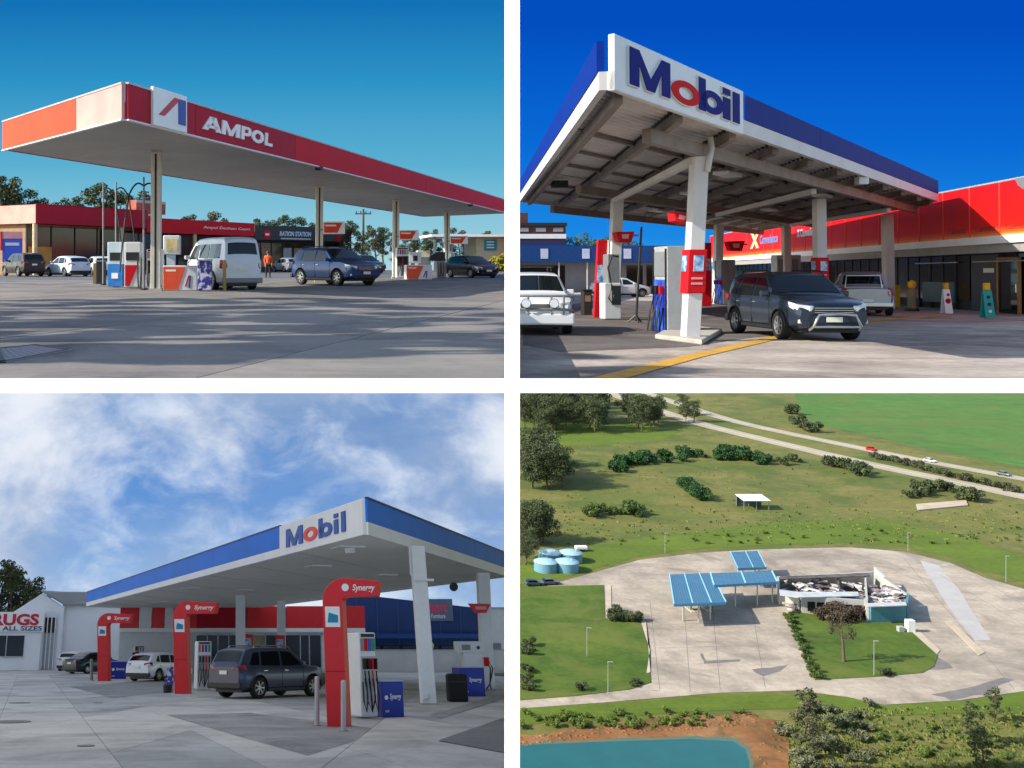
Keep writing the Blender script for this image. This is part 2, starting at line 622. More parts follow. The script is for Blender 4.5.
# ---------------------------------------------------------------- vehicles
def interp(P, x):
    if x <= P[0][0]: return P[0][1]
    for (a, u), (b, v) in zip(P, P[1:]):
        if x <= b:
            t = (x - a) / (b - a) if b > a else 1
            t2 = t
            return u + (v - u) * t2
    return P[-1][1]

def smooth_prof(P, x, r=0.07):
    return sum(interp(P, x + d) * w for d, w in ((-r, .25), (-r * .5, .25), (0, 0.0), (r * .5, .25), (r, .25)))

STYLES = {
    # L, W, H, wheel radius, clearance, belt, top profile from rear to front, axle positions, side windows, cowl, roof front, roof rear, tail
    'suv': dict(L=4.6, W=1.86, H=1.70, wr=.36, gc=.27, belt=1.05, rear=-1.40, front=1.38,
                top=[(-2.3, .95), (-2.27, 1.08), (-1.98, 1.58), (-1.55, 1.68), (-.3, 1.70), (.35, 1.64), (1.10, 1.12), (1.75, 1.03), (2.18, .92), (2.3, .74)],
                wins=[[(-1.85, 1.12), (-1.38, 1.10), (-1.32, 1.54), (-1.62, 1.50)], [(-1.28, 1.09), (-.32, 1.08), (-.32, 1.57), (-1.22, 1.55)],
                      [(-.22, 1.08), (.80, 1.10), (.28, 1.53), (-.22, 1.57)]], cowl=1.06, rf=.38, rr=-1.93, tail=-2.25),
    'hatch': dict(L=4.3, W=1.79, H=1.48, wr=.31, gc=.18, belt=.92, rear=-1.28, front=1.32,
                top=[(-2.15, .75), (-2.12, .95), (-1.75, 1.32), (-1.3, 1.43), (-.3, 1.48), (.25, 1.42), (1.05, .98), (1.65, .86), (2.05, .74), (2.15, .60)],
                wins=[[(-1.55, 1.02), (-1.22, .98), (-1.18, 1.33), (-1.35, 1.28)], [(-1.13, .97), (-.25, .95), (-.25, 1.36), (-1.08, 1.34)],
                      [(-.15, .95), (.75, .97), (.2, 1.32), (-.15, 1.36)]], cowl=1.0, rf=.28, rr=-1.70, tail=-2.10),
    'sedan': dict(L=4.6, W=1.80, H=1.46, wr=.32, gc=.18, belt=.92, rear=-1.32, front=1.40,
                top=[(-2.3, .70), (-2.26, .98), (-1.75, 1.04), (-1.05, 1.40), (-.3, 1.46), (.2, 1.41), (1.08, .98), (1.75, .86), (2.2, .74), (2.3, .58)],
                wins=[[(-1.42, 1.02), (-1.05, .98), (-1.0, 1.28), (-1.1, 1.26)], [(-.98, .98), (-.2, .95), (-.2, 1.34), (-.90, 1.31)],
                      [(-.1, .95), (.78, .97), (.15, 1.30), (-.1, 1.34)]], cowl=1.03, rf=.22, rr=-1.05, tail=-1.72),
    'van': dict(L=4.7, W=1.70, H=1.98, wr=.33, gc=.20, belt=1.12, rear=-1.30, front=1.27,
                top=[(-2.35, 1.05), (-2.33, 1.20), (-2.18, 1.88), (-1.95, 1.96), (0, 1.98), (1.0, 1.94), (1.25, 1.84), (1.98, 1.20), (2.28, 1.02), (2.35, .80)],
                wins=[[(-1.95, 1.18), (-.75, 1.18), (-.75, 1.72), (-1.90, 1.72)], [(-.65, 1.18), (.45, 1.18), (.45, 1.72), (-.65, 1.72)],
                      [(.58, 1.14), (1.72, 1.16), (1.20, 1.68), (.58, 1.72)]], cowl=1.96, rf=1.27, rr=-2.19, tail=-2.325),
    'ute': dict(L=5.2, W=1.86, H=1.78, wr=.38, gc=.30, belt=1.12, rear=-1.55, front=1.55,
                top=[(-2.6, 1.00), (-2.58, 1.14), (-.95, 1.14), (-.90, 1.16), (-.62, 1.70), (-.2, 1.78), (.55, 1.72), (1.22, 1.20), (1.95, 1.10), (2.5, .98), (2.6, .80)],
                wins=[[(-.62, 1.17), (.12, 1.17), (.12, 1.62), (-.50, 1.60)], [(.22, 1.17), (1.0, 1.18), (.50, 1.60), (.22, 1.62)]],
                cowl=1.18, rf=.58, rr=-.62, tail=-.90),
}

def wheel(parent, x, y, r, side, rimm=None, spokes=7):
    w = bpy.data.objects.new('wheel', None)
    w.empty_display_size = .1
    COL.objects.link(w)
    w.parent = parent
    w.location = (x, y, r)
    M = Matrix.Rotation(R(90) * side, 4, 'X')        # lathe axis z -> outwards (-side*y)
    t = MB()
    t.lathe([(r * .64, -.10), (r * .90, -.115), (r * .985, -.09), (r, -.04), (r, .04), (r * .985, .09), (r * .90, .115), (r * .64, .10)], 28, M, closed=True)
    t.part('tyre', BLACK, w, 40)
    q = MB()
    q.lathe([(r * .66, .100), (r * .62, .105), (r * .58, .075), (r * .56, -.05)], 28, M, cap=False)
    for k in range(spokes):
        a = 2 * math.pi * k / spokes
        mm = M.to_3x3() @ Matrix.Rotation(a, 3, 'Z')
        q.box(mm @ Vector((r * .34, 0, .085)), (r * .56, r * .13, .03), M=mm)
    q.lathe([(r * .001, .102), (r * .13, .10), (r * .15, .06)], 14, M)
    q.part('rim', rimm or SILVER, w, 40)
    d = MB()
    d.lathe([(r * .001, .03), (r * .57, .03)], 20, M)
    d.part('brake_shadow_disc', DARK, w)
    return w

def car(name, style, paint, label, W, loc, rz, group=None, cat='car', bullbar=None, rails=False, trim=None, bed=False,
        spots=False, cut=None, rear_rack=False, plate_text=None, rimm=None):
    S = STYLES[style]
    L, hw, H, wr, gc = S['L'], S['W'] / 2, S['H'], S['wr'], S['gc']
    belt0, top = S['belt'], S['top']
    cab = H - belt0
    T = thing(name, label, cat, W, loc, rz, group)
    def wid(x):
        u = abs(x) / (L / 2)
        return hw * (1 - 0.16 * max(0, (u - .62) / .38) ** 2.2)
    def topz(x): return smooth_prof(top, x, .05)
    def belt(x): return min(belt0 + 0.03 * (-x) / L * 2, topz(x) - .03)
    def ysurf(x, z):
        t = max(0, min(1, (z - belt0) / cab))
        return wid(x) * (.955 - .20 * t ** 1.15)
    xs = sorted(set([round(-L / 2 + L * i / 46, 3) for i in range(47)] + [round(p[0], 3) for p in top]))
    rings = []
    for x in xs:
        w, b, t = wid(x), belt(x), topz(x)
        rw = ysurf(x, t - .05)
        e = max(0, (abs(x) / (L / 2) - .80) / .20)
        low = gc + .10 * e ** 2
        half = [(w * .82, low), (w * .975, low + .10), (w, low + (b - low) * .42), (w * .995, b - .10), (w * .955, b)]
        half += [(min(w * .955, rw + .01), max(b + .004, t - .07)), (rw * .93, t - .012), (rw * .6, t + .012), (0, t + .02)]
        rings.append([Vector((x, -y, z)) for y, z in half] + [Vector((x, y, z)) for y, z in half[-2::-1]])
    mb = MB()
    n = len(rings[0])
    mb.v = [tuple(p) for rg in rings for p in rg]
    for i in range(len(rings) - 1):
        for j in range(n):
            mb.f.append((i * n + j, i * n + (j + 1) % n, (i + 1) * n + (j + 1) % n, (i + 1) * n + j))
    mb.f.append(tuple(range(n)))
    mb.f.append(tuple(range((len(rings) - 1) * n, len(rings) * n))[::-1])
    body = mb.part('body', paint, T, 32)
    # wheel arches cut out of the body
    cm = MB()
    for ax in (S['rear'], S['front']):
        cm.cyl((ax, -hw - .3, wr), (ax, hw + .3, wr), wr + .055, n=28)
    if bed:
        cm.box((-1.77, 0, 1.14), (1.50, 1.50, .84))
    cme = cm.mesh('cutter')
    co = bpy.data.objects.new('cutter', cme)
    COL.objects.link(co)
    body.parent = None
    bo = body.modifiers.new('cut', 'BOOLEAN')
    bo.object = co
    bo.operation = 'DIFFERENCE'
    bo.solver = 'EXACT'
    bpy.context.view_layer.update()
    me = bpy.data.meshes.new_from_object(body.evaluated_get(bpy.context.evaluated_depsgraph_get()))
    me.name = 'body'
    body.modifiers.clear()
    body.data = me
    me.set_sharp_from_angle(angle=R(32))
    bpy.data.objects.remove(co)
    body.parent = T
    ub = MB()
    ub.span((-L / 2 + .25, -hw * .72, gc - .06), (L / 2 - .25, hw * .72, gc + .28))
    ub.part('underbody', DARK, T)
    for s in (-1, 1):
        sm = MB()
        sm.span((S['rear'] + wr + .07, s * hw * .90, gc - .015), (S['front'] - wr - .07, s * hw * .985, gc + .075))
        sm.part('sill_trim', trim or DARK, T)
    for ax in (S['rear'], S['front']):
        for s in (-1, 1):
            wheel(T, ax, s * (hw - .105), wr, 1 if s < 0 else -1, rimm)
            fl = MB()
            pts = [(ax + (wr + .055) * math.cos(a), s * (wid(ax) + .004), wr + (wr + .055) * math.sin(a)) for a in [math.pi * k / 12 for k in range(13)]]
            fl.tube(pts, .022, 6)
            fl.part('arch_trim', trim or DARK, T, 60)
    # glass
    for wi in S['wins']:
        for s in (-1, 1):
            g = MB()
            (x0, z0), (x1, z1), (x2, z2), (x3, z3) = wi
            N = 5
            P = []
            for i in range(N + 1):
                u = i / N
                for j in range(4):
                    v = j / 3
                    x = (x0 + (x1 - x0) * u) * (1 - v) + (x3 + (x2 - x3) * u) * v
                    z = (z0 + (z1 - z0) * u) * (1 - v) + (z3 + (z2 - z3) * u) * v
                    P.append((x, s * (ysurf(x, z) + .010), z))
            g.add(P, [(i * 4 + j, (i + 1) * 4 + j, (i + 1) * 4 + j + 1, i * 4 + j + 1) for i in range(N) for j in range(3)])
            g.part('side_window', CARGLASS, T, 60)
    def top_patch(xa, xb, pad, nm):
        g = MB()
        N, K = 8, 8
        P = []
        for i in range(N + 1):
            x = xa + (xb - xa) * i / N
            z = topz(x)
            dz = (topz(x + .02) - topz(x - .02)) / .04
            nl = Vector((-dz, 0, 1)).normalized() * .014
            y0 = ysurf(x, z - .04) * pad
            for j in range(K + 1):
                v = -1 + 2 * j / K
                P.append((x + nl.x, y0 * v, z + .02 - .03 * abs(v) ** 2.4 + nl.z))
        g.add(P, [(i * (K + 1) + j, (i + 1) * (K + 1) + j, (i + 1) * (K + 1) + j + 1, i * (K + 1) + j + 1) for i in range(N) for j in range(K)])
        return g.part(nm, CARGLASS, T, 60)
    top_patch(S['cowl'] - .04, S['rf'] + .04, .90, 'windscreen')
    ta, tb = S['tail'], S['rr']
    top_patch(ta + (tb - ta) * .18, ta + (tb - ta) * .90, .86, 'rear_window')
    # front end
    zf = interp(top, L / 2 - .12)
    fx = L / 2
    g = MB(); g.box((fx - .02, 0, zf - .16), (.09, hw * 1.02, .17)); gr = g.part('grille', DARK, T, bevel=.02)
    g = MB()
    for k in range(3):
        g.box((fx + .03, 0, zf - .21 + .055 * k), (.02, hw * .98, .016))
    g.part('grille_bar', CHROME, gr)
    g = MB(); g.box((fx - .03, 0, gc + .13), (.10, hw * 1.3, .15)); g.part('lower_intake', DARK, T, bevel=.02)
    for s in (-1, 1):
        g = MB()
        vs = []
        for x, yy, z in ((fx + .005, .60, zf - .05), (fx - .10, .86, zf - .02), (fx - .42, .965, zf + .05), (fx - .36, .965, zf - .09), (fx - .10, .88, zf - .20), (fx + .01, .60, zf - .18)):
            vs.append((x, s * hw * yy, z))
        g.prism(vs, (-.02, -s * .10, 0))
        g.part('headlight', LAMPGLASS, T, bevel=.012)
        g = MB(); g.box((fx - .06, s * hw * .78, gc + .22), (.10, .16, .10)); g.part('fog_lamp', LAMPGLASS, T, bevel=.015)
        mm = MB()
        xm = S['wins'][-1][1][0] - .06
        mm.box((xm, s * (hw * .955 + .11), belt0 + .10), (.13, .20, .15))
        mm.box((xm + .03, s * (hw * .95), belt0 + .05), (.06, .10, .05))
        mm.part('wing_mirror', paint, T, bevel=.03)
        # tail
        rz_ = interp(top, -L / 2 + .06)
        hgt = .34 if style in ('van', 'ute') else .20
        g = MB()
        zt = {'van': .95, 'ute': .96, 'suv': 1.00, 'hatch': .88, 'sedan': .86}[style]
        g.prism([(-L / 2 - .012, s * hw * .56 if style not in ('van', 'ute') else s * hw * .74, zt - .06), (-L / 2 - .012, s * hw * .82, zt - hgt / 2), (-L / 2 + .26, s * hw * .985, zt - hgt / 2 + .03),
                 (-L / 2 + .22, s * hw * .98, zt + hgt / 2), (-L / 2 + .015, s * hw * .83, zt + hgt / 2 - .02), (-L / 2 - .006, s * hw * .56 if style not in ('van', 'ute') else s * hw * .74, zt + .04)], (.03, -s * .08, 0))
        g.part('tail_light', TAILRED, T, bevel=.01)
        for k, wi in enumerate(S['wins'][-2:]):
            h = MB()
            h.box((wi[0][0] + .16, s * (hw * .995 + .018), belt0 - .13), (.20, .03, .035))
            h.part('door_handle', paint if style != 'suv' else CHROME, T, bevel=.008)
            dl = MB()
            for xx in (wi[0][0] - .04,) + ((wi[1][0] + .05,) if k == 1 else ()):
                dl.span((xx - .006, s * hw * .90, gc + .11), (xx + .006, s * (hw + .0035), belt0 - .06))
            dl.part('door_seam', DARK, T)
    g = MB(); g.box((fx + .045, 0, gc + .30 if not bullbar else gc + .27), (.012, .38, .12)); pl = g.part('number_plate', PLATE, T)
    g = MB(); g.box((-L / 2 - .02, 0, {'van': .78, 'ute': .62, 'suv': .86, 'hatch': .72, 'sedan': .72}[style]), (.03, .38, .12)); g.part('number_plate', PLATE, T)
    g = MB(); g.box((-L / 2 + .06, 0, gc + .16), (.16, hw * 1.86, .20)); g.part('rear_bumper', trim or (DARK if style != 'van' else GREY), T, bevel=.04)
    if rails:
        for s in (-1, 1):
            g = MB()
            ys = ysurf(0, H) * .93
            g.tube([(-1.5, s * ys, topz(-1.5) + .005), (-1.4, s * ys, topz(-1.4) + .06), (0, s * ys, topz(0) + .075), (.30, s * ys, topz(.3) + .06), (.42, s * ys, topz(.42) + .0)], .022, 6)
            g.part('roof_rail', CHROME if rails == 'chrome' else DARK, T, 60)
    if bullbar:
        g = MB()
        g.tube([(fx + .02, -hw * .62, gc + .02), (fx + .17, -hw * .60, gc + .10), (fx + .19, -hw * .46, gc + .38), (fx + .20, 0, gc + .42), (fx + .19, hw * .46, gc + .38), (fx + .17, hw * .60, gc + .10), (fx + .02, hw * .62, gc + .02)], .036, 8)
        g.tube([(fx + .17, -hw * .6, gc + .10), (fx + .20, 0, gc + .10), (fx + .17, hw * .6, gc + .10)], .03, 8)
        g.part('nudge_bar', bullbar, T, 60)
    if spots:
        g = MB()
        g.span((fx - .02, -hw * .97, gc + .02), (fx + .22, hw * .97, gc + .34))
        g.part('steel_bumper', paint, T, bevel=.05)
        g = MB()
        for zz in (gc + .42, gc + .78):
            g.tube([(fx - .25, -hw * 1.0, zz - .06), (fx + .10, -hw * .92, zz), (fx + .22, -hw * .6, zz + .02), (fx + .22, hw * .6, zz + .02), (fx + .10, hw * .92, zz), (fx - .25, hw * 1.0, zz - .06)], .032, 8)
        for yy in (-.62, -.3, .3, .62):
            g.tube([(fx + .2, yy * hw / .93, gc + .30), (fx + .22, yy * hw / .93, gc + .80)], .03, 8)
        g.part('bull_bar', GREY, T, 60)
        for yy in (-.36, .36):
            g = MB()
            g.cyl((fx + .20, yy, gc + .60), (fx + .32, yy, gc + .60), .12, .13, 18)
            dr = g.part('driving_lamp', DARK, T, 50)
            g = MB(); g.cyl((fx + .322, yy, gc + .60), (fx + .33, yy, gc + .60), .115, n=18); g.part('lens', LAMPGLASS, dr)
        g = MB()
        for yy in (-.55, .55):
            g.tube([(-1.0, yy, H + .04), (-1.0, yy, H + .16), (.1, yy, H + .16), (.1, yy, H + .04)], .02, 6)
        for k in range(5):
            g.tube([(-1.0 + k * .275, -.62, H + .17), (-1.0 + k * .275, .62, H + .17)], .018, 6)
        g.part('roof_rack', DARK, T, 60)
        g = MB(); g.tube([(1.0, -hw * 1.02, .95), (1.0, -hw * 1.05, 2.0), (.95, -hw * 1.05, 2.25)], .055, 8); g.part('snorkel', DARK, T, 60)
    if bed:
        g = MB()
        g.tube([(-1.0, -.66, 1.12), (-.92, -.60, 1.62), (-.92, .60, 1.62), (-1.0, .66, 1.12)], .035, 8)
        g.part('sports_bar', CHROME, T, 60)
    if cut:
        # the part of the car behind the divider is not built
        bpy.context.view_layer.update()
        M = T.matrix_world
        for o in list(T.children_recursive):
            if o.type != 'MESH':
                continue
            lm = o.matrix_world
            q = W.M.inverted() @ lm
            bm = bmesh.new()
            me = o.data.copy()
            bm.from_mesh(me)
            bmesh.ops.transform(bm, matrix=q, verts=bm.verts)
            bmesh.ops.bisect_plane(bm, geom=bm.verts[:] + bm.edges[:] + bm.faces[:], plane_co=(0, 0, 0), plane_no=Vector((-1, cut, 0)).normalized(), clear_outer=True)
            bmesh.ops.transform(bm, matrix=q.inverted(), verts=bm.verts)
            bm.to_mesh(me)
            bm.free()
            if len(me.vertices) == 0:
                bpy.data.objects.remove(o)
            else:
                o.data = me
        for o in list(T.children):
            if o.type == 'EMPTY' and not o.children:
                bpy.data.objects.remove(o)
    return T

def fit(W, style, px0, px1, pyb, lo, hi, extra=0.0):
    """Where a car of this style stands, and which way it heads, so that it spans those pixels on the ground."""
    S = STYLES[style]
    best = None
    for k in range(61):
        th = R(lo + (hi - lo) * k / 60)
        p = W.g((px0 + px1) / 2, pyb)
        for _ in range(25):
            us, vs = [], []
            for sx in (-1, 1):
                for sy in (-1, 1):
                    for zz in (0.0, S['H'] * .6):
                        lx, ly = sx * (S['L'] / 2 * .97 + (extra if sx > 0 else 0)), sy * S['W'] / 2 * (.93 if zz else .86)
                        q = (p.x + lx * math.cos(th) - ly * math.sin(th), p.y + lx * math.sin(th) + ly * math.cos(th), zz)
                        u, v = W.px(q)
                        us.append(u)
                        if zz == 0: vs.append(v)
            du = (px0 + px1) / 2 - (min(us) + max(us)) / 2
            u, v = W.px(p)
            # wheels stand a little inside the box
            vb = max(vs) * .80 + v * .20
            dv = pyb - vb
            p = W.g(u + du, v + dv)
        e = abs((max(us) - min(us)) - (px1 - px0))
        if best is None or e < best[0]:
            best = (e, p.copy(), th, max(us) - min(us))
    return best[1], best[2]

def paint(name, rgb, metal=0.35):
    return mat('paint_' + name, rgb, 0.30, metal, var=0.05, scale=0.8, coat=0.35)
# ---------------------------------------------------------------- divider between the four places (a white moulded post and rail)
DV = 8.15
def dx(px, y): return (px - PPX) / FPX * y
def dz(py, y): return CAM_Z + (PPY - py) / FPX * y
PWHITE = mat('partition_white', (246, 246, 244), 0.7, var=0.01)
x0, x1 = dx(-420, DV), dx(1500, DV)
mb = MB()
mb.prism([(x0, DV + .00, dz(378.4, DV + .00)), (x0, DV - .08, dz(393.0, DV - .08)), (x0, DV + .05, dz(392.8, DV + .05)), (x0, DV + .05, dz(378.5, DV + .05))], (x1 - x0, 0, 0))
struct('partition_rail', mb, PWHITE, W1)
for nm, D, a, b in (('partition_post', DV + .16, dz(384, DV + .16), dz(-420, DV)), ('partition_post', DV - .20, dz(1200, DV), dz(389.5, DV - .2))):
    mb = MB()
    mb.prism([(dx(504.6, D + .065), D + .065, a), (dx(519.8, D - .03), D - .03, a), (dx(519.7, D + .09), D + .09, a), (dx(504.7, D + .09), D + .09, a)], (0, 0, b - a))
    struct(nm, mb, PWHITE, W1)

# ---------------------------------------------------------------- skies
def curtain(W, y, xa, xb, za, zb_, bow=12.0):
    m = MB()
    N, K = 16, 10
    P = []
    for i in range(N + 1):
        u = i / N
        x = xa + (xb - xa) * u
        for j in range(K + 1):
            v = j / K
            P.append((x, y + bow * (1 - (2 * v - 1) ** 2) * .3, za + (zb_ - za) * v))
    m.add(P, [(i * (K + 1) + j, (i + 1) * (K + 1) + j, (i + 1) * (K + 1) + j + 1, i * (K + 1) + j + 1) for i in range(N) for j in range(K)])
    return m
SKY1_Y, SKY2_Y, SKY3_Y = 128.0, 128.0, 112.0
m1 = emission('evening_sky', [(0.0, (176, 212, 224)), (0.16, (142, 200, 218)), (0.40, (90, 176, 210)), (0.72, (44, 146, 198)), (1.0, (18, 114, 182))], 'Z', 0, 34)
struct('sky', curtain(W1, SKY1_Y, -62, EDGE * SKY1_Y, -2, 40, 3), m1, W1, 40)
m2 = emission('noon_sky', [(0.0, (70, 172, 236)), (0.2, (26, 136, 228)), (0.55, (8, 106, 214)), (1.0, (2, 78, 192))], 'Z', 0, 34)
struct('sky', curtain(W2, SKY2_Y, EDGE * SKY2_Y, 140, -2, 40, 3), m2, W2, 40)
m3 = emission('cloudy_sky', [(0.0, (178, 196, 214)), (0.2, (130, 162, 198)), (0.55, (84, 128, 184)), (1.0, (78, 122, 178))], 'Z', 0, 30,
    cloud=[(1, 1, 1.3, .026, 8, 0.3, .34, .58, (132, 152, 182), .92, (3, 0, 1)),
           (1, 1, 1.5, .046, 12, 0.25, .40, .66, (206, 210, 217), .94, (13, 4, 7)),
           (1, 1, 1.7, .034, 10, 0.3, .54, .72, (92, 126, 172), .75, (5, 9, 21)),
           (1, 1, 1.6, .10, 9, 0.4, .44, .78, (200, 208, 220), .75, (31, 7, 2))], strength=.80)
mb = MB()
N, K = 20, 14
# far wall of cloud, then the cloud deck coming forward over the forecourt
dl = W3.ray(PPX, 386.5)
sl = dl.z / dl.y
zt3 = W3.e + sl * SKY3_Y
prof = [(SKY3_Y, -1.5 + (zt3 + 1.5) * j / 10) for j in range(11)]
prof += [(y, W3.e + sl * y) for y in (96, 80, 64, 48, 34, 22, 14)]
P = []
for (y, z) in prof:
    for i in range(N + 1):
        xl3, xr3 = -(.30 * y + 36), W3.edge(y, z, -.002)
        P.append((xl3 + (xr3 - xl3) * i / N, y, z))
k = N + 1
mb.add(P, [(a * k + i, a * k + i + 1, (a + 1) * k + i + 1, (a + 1) * k + i) for a in range(len(prof) - 1) for i in range(N)])
struct('sky', mb, m3, W3)

# ---------------------------------------------------------------- grounds
def half_left(poly, W=None):
    W = W or W1
    k = EDGE - .004
    return clip(poly, 1.0, -k * math.cos(W.a), k * W.e * math.sin(W.a))
def half_left3(poly): return half_left(poly, W3)
def half_right(poly): return clip(poly, -1.0, (EDGE + .004), 0.0)

CON1 = ground_mat('evening_concrete', [(0.25, (103, 101, 98)), (0.5, (123, 118, 113)), (0.75, (138, 132, 124))], .35, 6.0, .30, .8, .10, stain=(73, 72, 72), stain_scale=.25)
CON1B = ground_mat('evening_concrete_pale', [(0.25, (112, 109, 103)), (0.5, (129, 125, 118)), (0.75, (144, 136, 127))], .4, 6.0, .30, .8, .10, stain=(79, 77, 75), stain_scale=.3)
JOINT = mat('slab_joint', (58, 58, 60), 0.9, var=.2, scale=3)
mb = MB()
yf = W1.g(PPX, 386).y
poly = half_left([(-110, yf), (60, yf), (60, 127.5), (-110, 127.5)])
mb.sheet([(x, y, -0.03) for x, y in poly])
gr1 = struct('ground', mb, JOINT, W1)
def slabs(parent, o, d1, d2, n1, n2, s1, s2, keep, mats, gap, y0, y1, xlo, seed, zj=0.0):
    rnd = random.Random(seed)
    d1, d2 = Vector(d1).normalized(), Vector(d2).normalized()
    for i in range(-n1, n1):
        for j in range(-n2, n2):
            c = []
            for u, v in ((0, 0), (1, 0), (1, 1), (0, 1)):
                uu = i * s1 + (gap if u == 0 else s1 - gap)
                vv = j * s2 + (gap if v == 0 else s2 - gap)
                p = Vector(o) + d1 * uu + d2 * vv
                c.append((p.x, p.y))
            c = keep(c)
            if len(c) > 2: c = clip(c, 0, -1, -y0)
            if len(c) > 2: c = clip(c, 0, 1, y1)
            if len(c) > 2: c = clip(c, -1, 0, -xlo)
            if len(c) < 3:
                continue
            ar = abs(sum(c[k][0] * c[(k + 1) % len(c)][1] - c[(k + 1) % len(c)][0] * c[k][1] for k in range(len(c)))) / 2
            if ar < .05:
                continue
            m = MB()
            z = rnd.uniform(-.003, .003) + zj
            m.prism([(x, y, z) for x, y in c], (0, 0, -.04))
            m.part('concrete_slab', mats[rnd.randrange(len(mats))], parent)
slabs(gr1, (-.67, 8.97), (.36, .93), (.82, -.57), 26, 26, 5.5, 4.6, half_left, [CON1, CON1, CON1B], .012, yf, 58, -24, 3)
mb = MB()
poly = half_left([(-60, 58.02), (60, 58.02), (60, 127.4), (-60, 127.4)])
mb.sheet([(x, y, -0.006) for x, y in poly])
mb.part('car_park_paving', ground_mat('car_park_asphalt', [(0.3, (82, 84, 88)), (0.7, (108, 108, 110))], .3, 5, .3), gr1)
mb = MB()
mb.sheet([(-60, yf, -.006), (-24.02, yf, -.006), (-24.02, 58, -.006), (-60, 58, -.006)])
mb.part('side_paving', CON1, gr1)

CON2 = ground_mat('stained_concrete', [(0.30, (122, 110, 99)), (0.5, (164, 152, 140)), (0.72, (192, 180, 168))], .30, 5.0, .55, .85, .12, stain=(84, 72, 64), stain_scale=.20)
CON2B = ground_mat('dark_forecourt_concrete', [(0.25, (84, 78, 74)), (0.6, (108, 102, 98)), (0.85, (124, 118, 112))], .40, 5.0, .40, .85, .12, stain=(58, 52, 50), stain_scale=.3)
mb = MB()
yf2 = W2.g(800, 386.5).y
poly = half_right([(-10, yf2), (140, yf2), (140, 127.5), (-10, 127.5)])
mb.sheet([(x, y, 0) for x, y in poly])
gr2 = struct('ground', mb, CON2, W2)

CON3 = ground_mat('pale_forecourt_concrete', [(0.25, (178, 174, 167)), (0.55, (196, 192, 185)), (0.8, (208, 204, 197))], .35, 6.0, .28, .85, .10, stain=(140, 138, 136), stain_scale=.28)
CON3B = ground_mat('grey_forecourt_concrete', [(0.25, (158, 157, 155)), (0.55, (178, 177, 174)), (0.8, (190, 189, 186))], .35, 6.0, .30, .85, .10, stain=(128, 126, 124), stain_scale=.3)
ASP3 = ground_mat('patched_asphalt', [(0.25, (138, 137, 135)), (0.55, (154, 152, 150)), (0.8, (166, 164, 161))], .5, 9.0, .35, .9, .15, stain=(104, 102, 100), stain_scale=.4)
ASP3D = ground_mat('dark_asphalt', [(0.25, (110, 110, 110)), (0.55, (124, 124, 122)), (0.8, (136, 135, 132))], .5, 9.0, .35, .9, .15)
mb = MB()
yf3 = W3.g(PPX, 800).y
poly = half_left3([(-80, yf3), (60, yf3), (60, 111.5), (-80, 111.5)])
mb.sheet([(x, y, -0.03) for x, y in poly])
gr3 = struct('ground', mb, JOINT, W3)
o3 = W3.g(347, 748)
e3 = W3.g(165, 692)
f3 = W3.g(372, 728)
slabs(gr3, (o3.x, o3.y), (e3.x - o3.x, e3.y - o3.y), (f3.x - o3.x, f3.y - o3.y), 10, 12, 9.5, 5.2, half_left3, [CON3, CON3, CON3B], .014, yf3, 80, -34, 8)
mb = MB()
poly = half_left3([(-80, 80.02), (60, 80.02), (60, 111.4), (-80, 111.4)])
mb.sheet([(x, y, -.004) for x, y in poly])
mb.part('far_paving', CON3B, gr3)
def patch(parent, W, pts, m, name, z=.006):
    q = MB()
    q.sheet([tuple(W.g(px, py)[:2]) + (z,) for px, py in pts])
    return q.part(name, m, parent)
patch(gr3, W3, [(167, 715), (250, 713), (372, 728), (352, 742), (308, 756), (240, 737)], ASP3, 'asphalt_patch')
patch(gr3, W3, [(70, 687), (160, 679), (186, 689), (112, 698)], ASP3, 'asphalt_patch')
patch(gr3, W3, [(438, 741), (503.5, 718), (503.5, 753)], ASP3D, 'asphalt_patch', .010)
patch(gr3, W3, [(430, 715), (503.5, 694), (503.5, 699), (440, 719)], ASP3, 'asphalt_patch', .010)
for (px, py, rr) in ((86, 746, .16), (20, 703, .35), (98, 703, .14), (10, 722, .5)):
    q = MB()
    c = W3.g(px, py)
    q.cyl((c.x, c.y, .004), (c.x, c.y, .012), rr, n=20)
    q.part('drain_cover', ASP3D, gr3)
# ================================================================ first place: red station at evening
def P2(W, px, py, h=0.0):
    p = W.g(px, py, h)
    return (p.x, p.y)
H1, F1 = 5.0, .95
L1, C1, R1, B1 = P2(W1, 5, 149.5, H1), P2(W1, 125, 118.5, H1), P2(W1, 508, 213, H1), P2(W1, 424, 216.5, H1)
def lerp2(a, b, t): return (a[0] + (b[0] - a[0]) * t, a[1] + (b[1] - a[1]) * t)
def param(W, a, b, h, px):
    """Fraction along a > b where that line is seen at pixel column px."""
    lo, hi = 0.0, 1.0
    f = lambda t: W.px((*lerp2(a, b, t), h))[0] - px
    s = f(0) < 0
    for _ in range(50):
        m = (lo + hi) / 2
        if (f(m) < 0) == s: lo = m
        else: hi = m
    return lo
can = thing('petrol_canopy', 'long flat petrol canopy with red and orange fascia lettered in white', 'canopy', W1)
mb = MB()
mb.prism([(*L1, H1), (*C1, H1), (*R1, H1), (*B1, H1)], (0, 0, .45))
sof = mb.part('soffit', OFFW, can)
